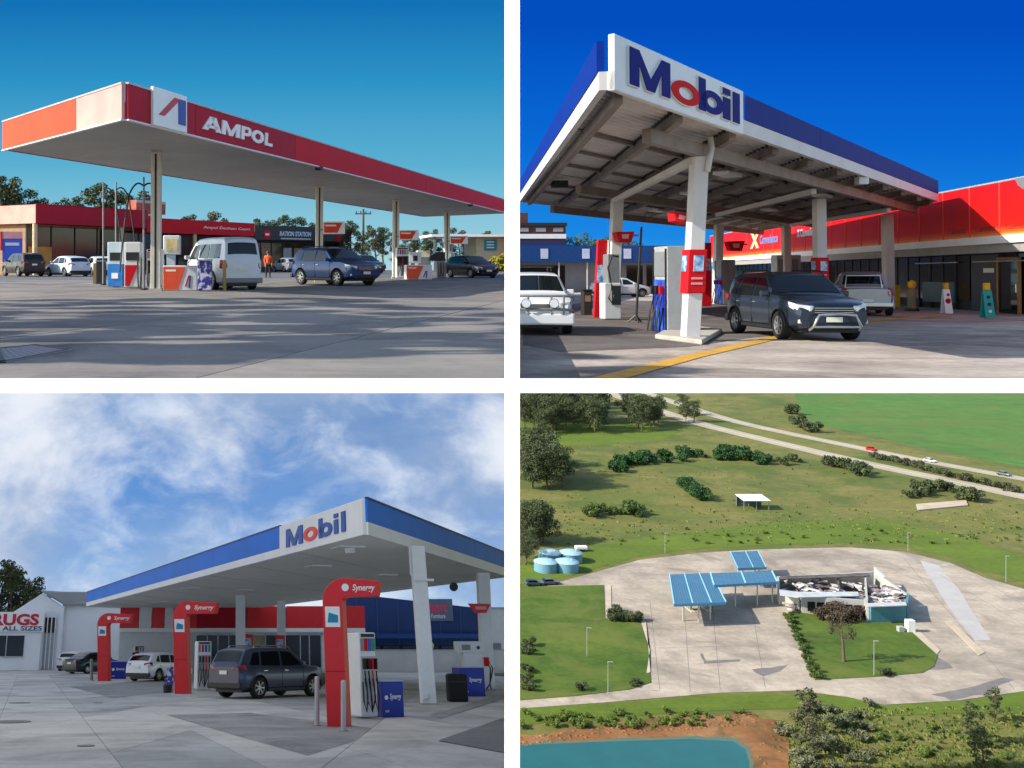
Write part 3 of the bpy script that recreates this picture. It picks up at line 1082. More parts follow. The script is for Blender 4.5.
# soffit sheets with fine joints
for k in range(1, 16):
    t = k / 16
    a, b = lerp2(C1, R1, t), lerp2(L1, B1, t)
    m = MB(); m.wall(a, b, H1 - .012, H1 + .01, .03); m.part('soffit_batten', mat('batten_grey', (170, 170, 168), .6), sof)
def panel(parent, a, b, z0, z1, m, name='fascia_panel', t=.10, gap=.012, label=None):
    d = Vector((b[0] - a[0], b[1] - a[1])); ln = d.length; d /= ln
    q = MB()
    q.wall((a[0] + d.x * gap, a[1] + d.y * gap), (b[0] - d.x * gap, b[1] - d.y * gap), z0, z1, t)
    return q.part(name, m, parent, bevel=.01, label=label)
PINK = mat('pink_sheen_panel', (236, 168, 150), 0.35, rgb2=(196, 120, 118), scale=.5, thresh=(.3, .8))  # pale pink is the corner panel's white reflection painted in; shop end shares it
tl = param(W1, L1, C1, H1, 79)
panel(can, L1, lerp2(L1, C1, tl), H1 - .02, H1 + F1, ORANGE, label='orange fascia panel on the canopy end')
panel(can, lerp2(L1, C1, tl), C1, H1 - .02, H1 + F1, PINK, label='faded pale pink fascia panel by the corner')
cuts = [0, param(W1, C1, R1, H1, 193), param(W1, C1, R1, H1, 293), .55, .75, 1]
for k in range(5):
    panel(can, lerp2(C1, R1, cuts[k]), lerp2(C1, R1, cuts[k + 1]), H1 - .02, H1 + F1, CRIM if k < 2 else RED)
panel(can, R1, B1, H1 - .02, H1 + F1, CRIM)
panel(can, B1, L1, H1 - .02, H1 + F1, CRIM)
m = MB()
for a, b in ((L1, C1), (C1, R1)):
    m.wall(a, b, H1 + F1, H1 + F1 + .05, .12)
m.part('fascia_capping', LGREY, can)
m = MB()
for a, b in ((L1, C1), (C1, R1)):
    m.wall(a, b, H1 - .06, H1 - .02, .13)
m.part('drip_edge', WHITE2, can)
# emblem board and lettering on the long fascia
dv = Vector((R1[0] - C1[0], R1[1] - C1[1], 0)).normalized()
nv = Vector((dv.y, -dv.x, 0))
def on1(px):
    t = param(W1, C1, R1, H1, px)
    p = lerp2(C1, R1, t)
    return Vector((*p, 0))
a, b = on1(147.5), on1(181.5)
m = MB(); m.wall((a + nv * .10)[:2], (b + nv * .10)[:2], H1 - .03, H1 + F1 + .13, .10)
eb = m.part('emblem_board', WHITE, can, bevel=.02)
AB = mat('emblem_blue', (24, 62, 150), .4); AR = mat('emblem_red', (188, 24, 40), .4)
def face_poly(pts, base0, base1, z0, z1, off, m, parent, name, thick=.02):
    """Flat shape on a face: pts in 0..1 across and 0..1 up between two plan points."""
    q = MB()
    d = (Vector(base1) - Vector(base0)); d.z = 0
    n_ = Vector((d.y, -d.x, 0)).normalized()
    q.prism([Vector(base0) + d * u + Vector((0, 0, z0 + (z1 - z0) * v)) + n_ * off for u, v in pts], n_ * thick)
    return q.part(name, m, parent)
zz0, zz1 = H1 - .03, H1 + F1 + .13
face_poly([(.14, .30), (.30, .30), (.78, .86), (.60, .86)], a, b, zz0, zz1, .202, AR, eb, 'emblem_stroke')
face_poly([(.72, .18), (.94, .18), (.94, .86), (.79, .86), (.72, .79)], a, b, zz0, zz1, .204, AB, eb, 'emblem_stroke')
a, b = on1(199), on1(269.5)
x_ = 0.0
for ch, f0, f1 in (('A', 0, .25), ('M', .245, .50), ('P', .515, .665), ('O', .665, .86), ('L', .875, 1.0)):
    c = a.lerp(b, (f0 + f1) / 2) + nv * .10 + Vector((0, 0, H1 + .48))
    heavy(can, ch, c, dv, (b - a).length * (f1 - f0) * .97, .46, WHITE, .04, 'letter', .16)
for t in (param(W1, C1, R1, H1, 318), param(W1, C1, R1, H1, 470)):
    p = Vector((*lerp2(C1, R1, t), H1)) + nv * .05
    m = MB(); m.box(p + Vector((0, 0, -.10)), (.30, .25, .16), math.atan2(dv.y, dv.x)); m.part('floodlight', DARK, can)

def column(W, px, pyb, pyt, w, h, label, group, m=mat('column_cream', (206, 200, 186), .6, var=.08), stripe=True, top=None):
    """Column from its foot to the soffit; it may lean a little as it does in the photograph."""
    b = W.g(px[0], pyb)
    t = W.at(px[1], pyt, b.y)
    T = thing('canopy_column', label, 'column', W, b, 0, group)
    d = Vector((t.x - b.x, 0, h))
    q = MB()
    hw = w / 2
    q.prism([(-hw, -hw, 0), (hw, -hw, 0), (hw, hw, 0), (-hw, hw, 0)], d)
    q.part('shaft', m, T, bevel=.015)
    if stripe:
        q = MB()
        q.prism([(-.04, -hw - .012, .1), (.03, -hw - .012, .1), (.03, -hw + .01, .1), (-.04, -hw + .01, .1)], d * ((h - .2) / h))
        q.part('cable_channel', DARK, T)
    q = MB(); q.span((-hw - .05, -hw - .05, 0), (hw + .05, hw + .05, .10)); q.part('base_plate', CONC, T)
    return T, b, d
CG = 'columns of the red canopy'
cols1 = []
for px, pyb, w, lab in ((156, 291, .36, 'grey canopy column standing in the nearest pump island left of the van'),
                        (319, 282, .38, 'canopy column rising behind the blue car with a small wedge sign'),
                        (395.5, 278.3, .40, 'pale canopy column beside the white pump with the orange box'),
                        (446.5, 275.2, .42, 'farthest canopy column beside the black car')):
    cols1.append(column(W1, (px, px + .5), pyb, 200, w, H1, lab, CG))
# wedge signs on the columns
WS = 'small wedge signs on the canopy columns'
for (px0, px1, py0, py1, y, lab) in ((323, 345, 221.5, 234, 51.6, 'white and orange wedge sign on the column behind the blue car'),
                                     (399, 418.5, 230, 240, 63.3, 'white and orange wedge sign on the column over the orange box'),
                                     (450, 468, 236, 244, 76.8, 'white and orange wedge sign on the column above the black car')):
    a, b = W1.at(px0, py1, y), W1.at(px1, py0, y)
    T = thing('wedge_sign', lab, 'sign', W1, a, 0, WS)
    w, h = b.x - a.x, b.z - a.z
    q = MB(); q.span((0, 0, 0), (w, .08, h)); bd = q.part('board', WHITE, T, bevel=.01)
    q = MB(); q.prism([(.05 * w, -.012, .1 * h), (.66 * w, -.012, .1 * h), (.88 * w, -.012, .9 * h), (.05 * w, -.012, .9 * h)], (0, .01, 0)); q.part('orange_field', ORANGE, bd)
    q = MB(); q.span((.1 * w, -.016, .62 * h), (.6 * w, -.0125, .74 * h)); q.part('print_bar', WHITE, bd)
    q = MB(); q.span((-.25, .02, h * .3), (0, .06, h * .42)); q.part('bracket', GREY, T)

# ---------------------------------------------------------------- shop
def fr(W, a, b):
    """Position, turn and length of a facade that runs from a to b, left to right."""
    d = Vector((b[0] - a[0], b[1] - a[1]))
    return (a[0], a[1], 0), math.atan2(d.y, d.x), d.length
sa, sb = P2(W1, 36.5, 275), P2(W1, 255, 271.9)
loc, rz, SL = fr(W1, sa, sb)
shop = thing('petrol_station_shop', 'low petrol station shop with red fascia and dark glass front behind the parked cars', 'shop', W1, loc, rz)
SH = 5.66
BRICKY = mat('tan_wall', (150, 118, 84), .8, var=.2, scale=2)
q = MB(); q.span((.3, 1.6, 0), (SL, 9, 4.8)); q.part('wall', BRICKY, shop)
q = MB(); q.span((0, .02, 4.13), (SL * .44, 9, SH)); q.part('fascia', CRIM, shop, label='tall red fascia at the corner')
q = MB(); q.span((SL * .44 + .01, .10, 3.74), (SL, 9, 5.1)); q.part('fascia', RED, shop, label='lower red fascia with white lettering')
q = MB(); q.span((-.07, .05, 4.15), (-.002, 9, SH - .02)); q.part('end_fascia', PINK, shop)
q = MB(); q.span((-.04, -.02, SH), (SL * .44, .06, SH + .06)); q.part('roof_edge', CRIM, shop)
q = MB(); q.span((SL * .50, 3, SH), (SL * .64, 4.2, SH + 1.25)); rt = q.part('roof_plant_screen', mat('rusty_screen', (150, 86, 72), .8, var=.3, scale=1), shop)
q = MB(); q.span((SL * .50 - .02, 2.97, SH + 1.0), (SL * .64 + .02, 3.0, SH + 1.25)); q.part('screen_cap', LGREY, rt)
lettering(shop, 'Ampol Denham Court', (SL * .845, .09, 4.42), (1, 0, 0), (0, 0, 1), SL * .26, .34, WHITE, .0, .1, .01)
for k in range(11):
    xx = .35 + k * (SL - .5) / 11
    q = MB(); q.span((xx, 1.5, .25), (xx + (SL - .5) / 11 - .18, 1.56, 3.9)); wp = q.part('window', GLASS, shop)
    q = MB(); q.span((xx - .09, 1.46, .1), (xx, 1.58, 4.0)); q.part('mullion', DARK, wp)
q = MB(); q.span((.45, 1.44, .3), (3.0, 1.49, 2.3)); q.part('window_poster', mat('amber_poster', (196, 134, 48), .6, var=.25, scale=.8), shop)
for xx in (.15, SL * .335, SL * .68):
    q = MB(); q.cyl((xx, .35, 0), (xx, .35, 4.13 if xx < SL * .4 else 3.74), .20, n=14); q.part('verandah_post', mat('cream_post', (196, 176, 138), .7), shop, 50)
# dark neighbouring shop
ta, tb = P2(W1, 255.6, 271.8), P2(W1, 352, 271)
loc, rz, TL = fr(W1, ta, tb)
sh2 = thing('dark_shop', 'charcoal shop front with a round red sign and white lettering right of the red fascia', 'shop', W1, loc, rz)
CHAR = mat('charcoal_cladding', (38, 38, 42), .6, var=.15)
q = MB(); q.span((0, .1, 3.4), (TL, 8, 4.95)); q.part('fascia', CHAR, sh2)
q = MB(); q.span((0, 1.4, 0), (TL, 8, 3.4)); q.part('wall', CHAR, sh2)
q = MB(); q.cyl((TL * .115, .06, 4.0), (TL * .115, .10, 4.0), .48, n=24); rs = q.part('round_sign', RED, sh2)
q = MB(); q.span((TL * .115 - .26, .03, 3.9), (TL * .115 + .26, .058, 4.1)); q.part('round_sign_band', WHITE, rs)
lettering(sh2, 'RATION STATION', (TL * .40, .098, 4.12), (1, 0, 0), (0, 0, 1), TL * .32, .52, mat('pale_blue_letters', (190, 206, 226), .5), .02, .12, .03)
q = MB(); q.span((TL * .25, .07, 3.52), (TL * .56, .098, 3.66)); q.part('sign_strip', LGREY, sh2)
for k in range(9):
    xx = .3 + k * (TL - .4) / 9
    q = MB(); q.span((xx, 1.34, .3), (xx + (TL - .4) / 9 - .2, 1.398, 3.1)); w_ = q.part('window', GLASS, sh2)
    if k in (1, 3, 4):
        q = MB(); q.span((xx + .1, 1.31, .5), (xx + 1.3, 1.338, 2.6)); q.part('window_poster', (OFFW, BRICKY, LGREY)[k % 3], w_)
q = MB(); q.cyl((TL * .86, .06, 3.75), (TL * .86, .098, 3.75), .42, n=22); q.part('round_sign', CRIM, sh2)
# pale grey building at the far left
ga, gb = P2(W1, -34, 274), P2(W1, 15, 276)
loc, rz, GL = fr(W1, ga, gb)
GL = W1.at(15, 262, 96).x - W1.at(-34, 262, 96).x
gb_ = thing('grey_storage_building', 'pale grey building with upright posts at the left edge behind the dark car', 'building', W1, (W1.at(-34, 262, 96).x, 96, 0), 0)
q = MB(); q.span((0, 0, 0), (GL, 6, 6.1)); q.part('wall', mat('cement_sheet', (150, 146, 142), .8, var=.15, scale=.8), gb_)
for k in range(5):
    q = MB(); q.span((k * GL / 4.2, -.25, 0), (k * GL / 4.2 + .35, -.02, 6.2)); q.part('post', (LGREY, GREY)[k % 2], gb_)
# price board at far left
bp = W1.g(12.5, 275.6)
T = thing('price_board', 'blue and red standing sign board beside the grey building', 'sign', W1, bp)
s_ = bp.y / 1000
for xx in (-9 * s_, 9 * s_):
    q = MB(); q.span((xx - .05, 0, 0), (xx + .05, .08, 1.9)); q.part('leg', GREY, T)
q = MB(); q.span((-10 * s_, -.06, 14 * s_), (10 * s_, 0, 37 * s_)); bd = q.part('board', BLUE, T)
q = MB(); q.span((-10 * s_, -.08, 37 * s_), (10 * s_, 0, 44 * s_)); q.part('header', mat('dusty_pink', (170, 120, 130), .6), T)
q = MB(); q.span((-7 * s_, -.075, 30 * s_), (7 * s_, -.062, 33 * s_)); q.part('print_bar', LGREY, bd)
q = MB(); q.span((-12 * s_, -.1, 25 * s_), (-10.2 * s_, 0, 44 * s_)); q.part('side_panel', RED, T)

# flat-roofed building at the right
fa, fb = P2(W1, 476, 270.5), P2(W1, 504, 270.5)
fy = 115.0
xL, xM, xR = W1.at(430, 236, fy).x, W1.at(477, 236, fy).x, EDGE * fy - .1
fz = W1.at(430, 234.5, fy).z
T = thing('flat_roofed_building', 'beige building with a wide flat white roof and teal sign at the right', 'building', W1, (xL, fy, 0))
q = MB(); q.span((0, -1, fz - .28), (xR - xL, 8, fz)); q.part('roof', WHITE, T)
q = MB(); q.span((xM - xL, .3, 0), (xR - xL, 7.6, fz - .28)); q.part('wall', mat('beige_render', (184, 172, 146), .8, var=.1), T)
xs_, xe_ = W1.at(484.5, 240, fy).x - xL, W1.at(497, 240, fy).x - xL
q = MB(); q.span((xs_, .2, W1.at(484, 250.5, fy).z), (xe_, .28, W1.at(484, 239.5, fy).z)); sg = q.part('wall_sign', mat('teal_sign', (20, 132, 150), .5, var=.08), T)
for k in range(3):
    zz = W1.at(484, 247.5 - 2.8 * k, fy).z
    q = MB(); q.span((xs_ + .3, .185, zz - .06), (xe_ - .3, .198, zz + .06)); q.part('print_bar', WHITE, sg)
for px in (435, 452, 466):
    q = MB(); xx = W1.at(px, 236, fy).x - xL; q.span((xx - .12, 0, 0), (xx + .12, .24, fz - .28)); q.part('post', GREY, T)
# hedge and shrubs in front of it
HB = bush_proto(71, LEAF_YELLOW, 900, .10)
for k, (px, py, sc, lm, lab) in enumerate(((501, 271.5, 2.0, LEAF_YELLOW, 'bright yellow green shrub at the right edge beyond the black car'),
                                           (488, 270, 1.9, LEAF_GREEN, 'green shrub in front of the teal sign'),
                                           (476, 270, 1.7, LEAF_BROWN, 'brownish shrub left of the teal sign'))):
    p = W1.g(px, py)
    tree(HB, lab, W1, p, sc, k * 1.3, 'shrubs at the beige building', 'shrub', 'shrub', lm)
# trees behind the shops
rnd = random.Random(5)
TR = [(2, 175, 0, 'tall gum tree at the left edge behind the grey building'), (22, 187, 1, 'second gum tree from the left above the grey building'),
      (50, 200, 2, 'small gum tree above the corner of the red shop fascia'), (70, 197, 0, 'round gum tree above the left half of the red shop'),
      (98, 183, 1, 'tall gum tree behind the hose masts'), (122, 193, 2, 'gum tree directly left of the nearest canopy column'),
      (140, 192, 0, 'gum tree touching the nearest canopy column'), (188, 215, 1, 'low tree top peeping over the shop roof by the screen'),
      (216, 214, 2, 'low tree top above the white shop lettering'), (262, 219, 0, 'tree above the round red sign'),
      (284, 216, 1, 'tree above the white lettered charcoal shop'), (305, 219, 2, 'tree just left of the column behind the blue car'),
      (350, 221, 0, 'tree between the wedge sign and the power pole'), (376, 226, 1, 'dark tree right of the power pole'),
      (384, 229, 2, 'tree left of the third canopy column'), (412, 231, 0, 'tree behind the second wedge sign'),
      (430, 230, 1, 'tree above the left end of the white flat roof'), (460, 229, 2, 'tree behind the farthest canopy column'),
      (486, 231, 0, 'tree above the teal sign building')]
for px, pyt, k, lab in TR:
    y = rnd.uniform(109, 119) if px < 420 else 124.5
    p = W1.at(px, 270, y)
    top = W1.at(px, pyt, y).z
    x_ = min(p.x, EDGE * y - 3.2 * top / 10)
    tree(T_GUM[k], lab, W1, (x_, y, 0), top / 9.6, rnd.uniform(0, 6), 'gum trees behind the shops')
# distant tree belt low behind the third and fourth columns
for i, px in enumerate((338, 362, 402, 425, 446, 470, 496)):
    y = 125
    z = W1.at(px, 240 + (i % 3) * 2, y).z
    tree(T_ROUND[i % 3], 'dark bushy tree in the low belt far behind the pumps', W1, (min(W1.at(px, 262, y).x, EDGE * y - 3), y, 0), z / 7.8, i * 1.1, 'low tree belt behind the pumps', leafm=LEAF_OLIVE)
# power pole
p = W1.g(363.3, 271)
q = MB()
zt = W1.at(363, 209, p.y).z
q.cyl((0, 0, 0), (0, 0, zt), .18, .12, 10)
T = thing('power_pole', 'wooden power pole with a short crossarm against the sky', 'pole', W1, p)
q.part('pole', mat('weathered_timber', (92, 84, 74), .9, var=.2), T, 50)
q = MB(); q.box((0, 0, zt - .55), (1.9, .12, .14)); q.part('crossarm', MATS['weathered_timber'], T)
for xx in (-.8, -.3, .3, .8):
    q = MB(); q.cyl((xx, 0, zt - .48), (xx, 0, zt - .25), .06, n=8); q.part('insulator', DARK, T)

# ---------------------------------------------------------------- nearest pump island
isl = P2(W1, 150, 291)
def kerbed(W, pts, h, label):
    T = thing('pump_island', label, 'kerb', W)
    q = MB(); q.prism([(*p, .0) for p in pts], (0, 0, h)); q.part('kerb', CONC, T, bevel=.03)
    return T
HOSE = mat('hose_rubber', (24, 24, 26), .6, var=.2)
PB = mat('pump_pale_blue', (188, 206, 216), .45, var=.06)
OB = mat('pump_orange', (226, 78, 36), .45, var=.14, scale=1.5)
def on_ground(px0, px1, py, pyt):
    a, b = W1.g(px0, py), W1.g(px1, py)
    return a, (b.x - a.x), W1.at(px0, pyt, a.y).z
def hose_loop(mb, x, y, z, w, h, r=.022, seedv=0):
    rn = random.Random(seedv)
    pts = [(x + w * (.5 - .5 * math.cos(t * math.pi)) * (1 if w else 0), y - .10 - .06 * math.sin(t * math.pi), z - h * math.sin(t * math.pi) ** .8) for t in [k / 9 for k in range(10)]]
    mb.tube(pts, r, 6)
a, w, h = on_ground(107.5, 123.5, 288, 242)
T = thing('autogas_dispenser', 'white and blue gas dispenser at the left of the nearest island', 'fuel pump', W1, a)
q = MB(); q.span((0, 0, .95), (w, .7, h)); cb = q.part('cabinet', PB, T, bevel=.03)
q = MB(); q.span((.0, .01, .06), (w * .92, .69, .95)); q.part('lower_panel', mat('sky_blue_panel', (38, 118, 196), .45, var=.1), T, bevel=.02)
q = MB(); q.span((.1, -.02, h - .75), (w - .1, .0, h - .42)); q.part('display', DARK, cb)
q = MB(); q.span((w * .25, -.015, .38), (w * .65, .008, .6)); q.part('badge', WHITE, T)
a, w, h = on_ground(124.5, 140.5, 288.5, 242)
T = thing('fuel_dispenser', 'white fuel dispenser with red lower panel next to the blue one', 'fuel pump', W1, a)
q = MB(); q.span((0, 0, .05), (w, .7, h)); cb = q.part('cabinet', WHITE2, T, bevel=.03)
q = MB(); q.span((.06, -.02, h - .72), (w - .06, .0, h - .4)); q.part('display', DARK, cb)
q = MB(); q.prism([(.02, -.02, .1), (w * .3, -.02, .1), (w * .85, -.02, .92), (.02, -.02, .92)], (0, .018, 0)); q.part('red_field', RED, cb)
q = MB(); hose_loop(q, w * .85, -.02, h - .6, .15, 1.3, .03); q.part('hose', HOSE, T, 60)
# tall hose masts
for k, (px, pyt, pyb, lab) in enumerate(((103.3, 183, 285, 'leftmost tall hose mast by the nearest pump island'), (116.0, 182, 287, 'middle tall hose mast by the nearest pump island'), (143.8, 177, 290, 'tallest hose mast left of the nearest canopy column'))):
    b = W1.g(px, pyb)
    zt = W1.at(px, pyt, b.y).z
    T = thing('hose_mast', lab, 'hose mast', W1, b, 0, 'hose masts')
    q = MB(); q.cyl((0, 0, 0), (0, 0, zt), .045, .035, 8); q.part('mast', GREY, T, 50)
    q = MB(); q.cyl((0, 0, 0), (0, 0, .06), .14, n=12); q.part('foot', DARK, T)
    ln = .62
    q = MB()
    s = 1 if k < 2 else -1
    pts = [(s * ln * t * .9, -.03 * t, zt - .55 + .45 * math.sin(math.pi * (.15 + .72 * t)) - .32 * t) for t in [i / 8 for i in range(9)]]
    pts += [(s * (ln * .95 + .1 * i), -.05, zt - 1.0 - .55 * i - .1 * i * i) for i in range(4)]
    q.tube(pts, .035, 6); q.part('hose', HOSE, T, 60)
    if k == 2:
        q = MB(); q.tube([(-p[0], p[1], p[2]) for p in pts[:10]], .035, 6); q.part('hose', HOSE, T, 60)
# multi-hose pump at the column
def multi_pump(W, a, w, h, label, group, n=5, cap=None, m=WHITE2, d=.6, rz=0.0):
    T = thing('multi_hose_pump', label, 'fuel pump', W, a, rz, group)
    q = MB(); q.span((0, 0, .05), (w, d, h)); cb = q.part('cabinet', m, T, bevel=.03)
    q = MB(); q.span((.04, -.03, h * .42), (w - .04, -.001, h * .72)); q.part('nozzle_bay', DARK if rz == 0 else LGREY, cb)
    q = MB(); q.span((w * .1, -.02, h * .945), (w * .9, -.001, h * .985)); q.part('price_display', DARK, cb)
    for k in range(n):
        x = w * (k + .7) / (n + .4)
        q = MB()
        q.box((x, -.09, h * .63), (.05, .10, .26)); q.tube([(x, -.10, h * .55), (x, -.13, h * .46), (x + .02, -.12, h * .40)], .022, 6)
        q.part('nozzle', (BLACK, BLACK, RED, BLACK, mat('nozzle_green', (20, 110, 70), .5))[k % 5], T, bevel=.01)
        q = MB(); q.tube([(x, -.10, h * .46), (x + .03, -.16, h * .25), (x + .07 * math.sin(k * 2.1), -.13, h * .08), (x - .04, -.08, h * .2), (x - .03, -.04, h * .42)], .02, 6)
        q.part('hose', HOSE, T, 60)
        q = MB(); q.span((x - .05, -.012, h * .78), (x + .05, -.002, h * .93)); q.part('grade_label', (GREY, RED, BLUE, mat('label_green', (30, 130, 96), .5), YELLOW)[k % 5], cb)
    return T
a, w, h = on_ground(146.5, 162.5, 290, 249)
multi_pump(W1, a, w, h, 'multi hose pump with black nozzles at the foot of the nearest column', 'multi hose pumps', 5)
a, w, h = on_ground(163, 197, 290.5, 265.5)
def flash_box(W, a, w, h, label, group, d=1.0):
    T = thing('promotion_box', label, 'box', W, a, 0, group)
    q = MB(); q.span((0, 0, 0), (w, d, h)); bx = q.part('box', WHITE2, T, bevel=.02)
    q = MB(); q.prism([(.01, -.015, .03), (w * .45, -.015, .03), (w * .66, -.015, h * .94), (.01, -.015, h * .94)], (0, .013, 0)); q.part('orange_field', OB, bx)
    q = MB(); q.prism([(w * .64, -.014, h * .16), (w * .69, -.014, h * .16), (w * .79, -.014, h * .6), (w * .74, -.014, h * .6)], (0, .012, 0)); q.part('emblem_stroke', AR, bx)
    q = MB(); q.prism([(w * .75, -.014, h * .1), (w * .80, -.014, h * .1), (w * .82, -.014, h * .6), (w * .78, -.014, h * .6)], (0, .012, 0)); q.part('emblem_stroke', AB, bx)
    q = MB(); q.span((w * .08, -.02, h * .76), (w * .38, -.0155, h * .84)); q.part('print_bar', WHITE, bx)
    return T
flash_box(W1, a, w, h, 'orange and white box in front of the white van', 'orange promotion boxes')
a2 = W1.g(165, 287)
T = thing('card_terminal', 'white payment terminal head above the orange box by the van', 'terminal', W1, a2)
q = MB(); q.span((.05, .1, 0), (.40, .5, 1.9)); q.part('post', PB, T)
q = MB(); q.span((-.08, 0, 1.35), (.62, .6, 2.15)); hd = q.part('head', WHITE2, T, bevel=.04)
q = MB(); q.span((.05, -.02, 1.5), (.52, .0, 2.0)); q.part('screen', mat('warm_screen', (206, 188, 140), .4, var=.3, scale=3), hd)
a, w, h = on_ground(197.5, 211.5, 291.5, 261)
T = thing('patterned_bin', 'blue and white patterned bin next to the van', 'bin', W1, a)
q = MB(); q.span((0, 0, .03), (w, .55, h)); q.part('body', mat('printed_wrap', (40, 44, 130), .5, rgb2=(196, 190, 214), scale=4.5, detail=2, thresh=(.48, .56)), T, bevel=.04)
q = MB(); q.span((-.02, -.02, h), (w + .02, .57, h + .06)); q.part('lid', LGREY, T, bevel=.02)
a, w, h = on_ground(93, 104.5, 284, 262)
T = thing('litter_bin', 'black litter bin with tan edge left of the hose masts', 'bin', W1, a)
q = MB(); q.span((.14, 0, 0), (w, .5, h)); q.part('body', DARK, T, bevel=.03)
q = MB(); q.span((0, .02, 0), (.138, .48, h - .05)); q.part('side_panel', mat('tan_panel', (140, 112, 64), .6), T)
q = MB(); q.span((.1, -.03, h), (w + .04, .53, h + .08)); q.part('lid', GREY, T, bevel=.02)
def bollard(W, px, pyb, pyt, wpx, m, label, group=None, lean=0):
    b = W.g(px, pyb)
    t = W.at(px + lean, pyt, b.y)
    r = wpx / 2000 * b.y
    T = thing('bollard', label, 'bollard', W, b, 0, group)
    q = MB(); q.cyl((0, 0, 0), (t.x - b.x, 0, t.z), r, n=14); q.part('post', m, T, 40)
    q = MB(); q.lathe([(r, 0), (r * .8, r * .5), (r * .02, r * .7)], 14, Matrix.Translation((t.x - b.x, 0, t.z))); q.part('cap', m, T, 60)
    q = MB(); q.cyl((0, 0, .0), (0, 0, .02), r * 1.8, n=14); q.part('base_plate', GREY, T)
    return T
bollard(W1, 224.5, 291, 261, 3.4, mat('ochre_paint', (170, 138, 70), .6, var=.2), 'ochre bollard standing at the rear corner of the van')
# second island
a, w, h = on_ground(396.5, 409, 278.6, 247.5)
multi_pump(W1, a, w, h, 'white multi hose pump at the third canopy column', 'multi hose pumps', 5)
a, w, h = on_ground(406.5, 432, 279.4, 265)
flash_box(W1, a, w, h, 'orange and white box left of the black car', 'orange promotion boxes')
a, w, h = on_ground(410, 416, 277.5, 252)
T = thing('card_terminal', 'white payment terminal head above the farther orange box', 'terminal', W1, a)
q = MB(); q.span((.1, .1, 0), (.34, .4, h)); q.part('post', LGREY, T)
q = MB(); q.span((-.1, -.05, h - .75), (.75, .5, h)); hd = q.part('head', WHITE2, T, bevel=.04)
q = MB(); q.span((.2, -.07, h - .6), (.5, -.05, h - .25)); q.part('screen', DARK, hd)
a, w, h = on_ground(418, 430, 276.5, 250.5)
T = thing('pump_cabinet', 'cream topped pump cabinet behind the farther orange box', 'fuel pump', W1, a)
q = MB(); q.span((0, 0, 0), (w, .9, h)); cb = q.part('cabinet', GREY, T, bevel=.03)
q = MB(); q.span((-.02, -.02, h - .5), (w + .02, .92, h)); q.part('head', mat('cream_panel', (206, 200, 176), .5), cb, bevel=.03)
a, w, h = on_ground(437, 446, 278, 252)
T = thing('slim_dispenser', 'slim grey dispenser with curved cowl left of the black car', 'fuel pump', W1, a)
q = MB(); q.span((0, 0, 0), (w, .6, h * .75)); q.part('cabinet', mat('dusty_grey', (146, 140, 132), .6, var=.2), T, bevel=.04)
q = MB(); q.prism([(-.5, -.02, h * .66), (w * .9, -.02, h * .66), (w * .9, -.02, h), (w * .1, -.02, h), (-.4, -.02, h * .85)], (0, .6, 0)); q.part('cowl', DARK, T, bevel=.03)
for k in range(2):
    q = MB(); hose_loop(q, .05 + .2 * k, 0, h * .6, .18, .9, .025); q.part('hose', HOSE, T, 60)
# white stripe at the shop kerb
q = MB()
a, b = W1.g(215, 279.3), W1.g(503, 279.2)
q.sheet([(a.x, a.y, .009), (b.x, b.y, .009), (b.x, b.y + .5, .009), (a.x, a.y + .5, .009)])
q.part('painted_line', WHITE, gr1)
# drain grate set in the concrete
ga_ = [W1.g(*p) for p in ((0, 363), (-6, 349), (36, 345), (70, 350))]
T = thing('drain_grate', 'steel drain grate set in the concrete at the lower left', 'grate', W1, ga_[0])
fr_ = [p - ga_[0] for p in ga_]
q = MB()
for k in range(4):
    q.wall(fr_[k][:2], fr_[(k + 1) % 4][:2], -.02, .012, .06)
q.part('frame', DARK, T)
for k in range(9):
    t = (k + .5) / 9
    a = fr_[0].lerp(fr_[1], t); b = fr_[3].lerp(fr_[2], t)
    q = MB(); q.wall(a[:2], b[:2], -.02, .008, .07); q.part('bar', GREY, T)
for k in range(10):
    t = (k + .5) / 10
    a = fr_[0].lerp(fr_[3], t); b = fr_[1].lerp(fr_[2], t)
    q = MB(); q.wall(a[:2], b[:2], -.02, .006, .03); q.part('cross_bar', GREY, T)

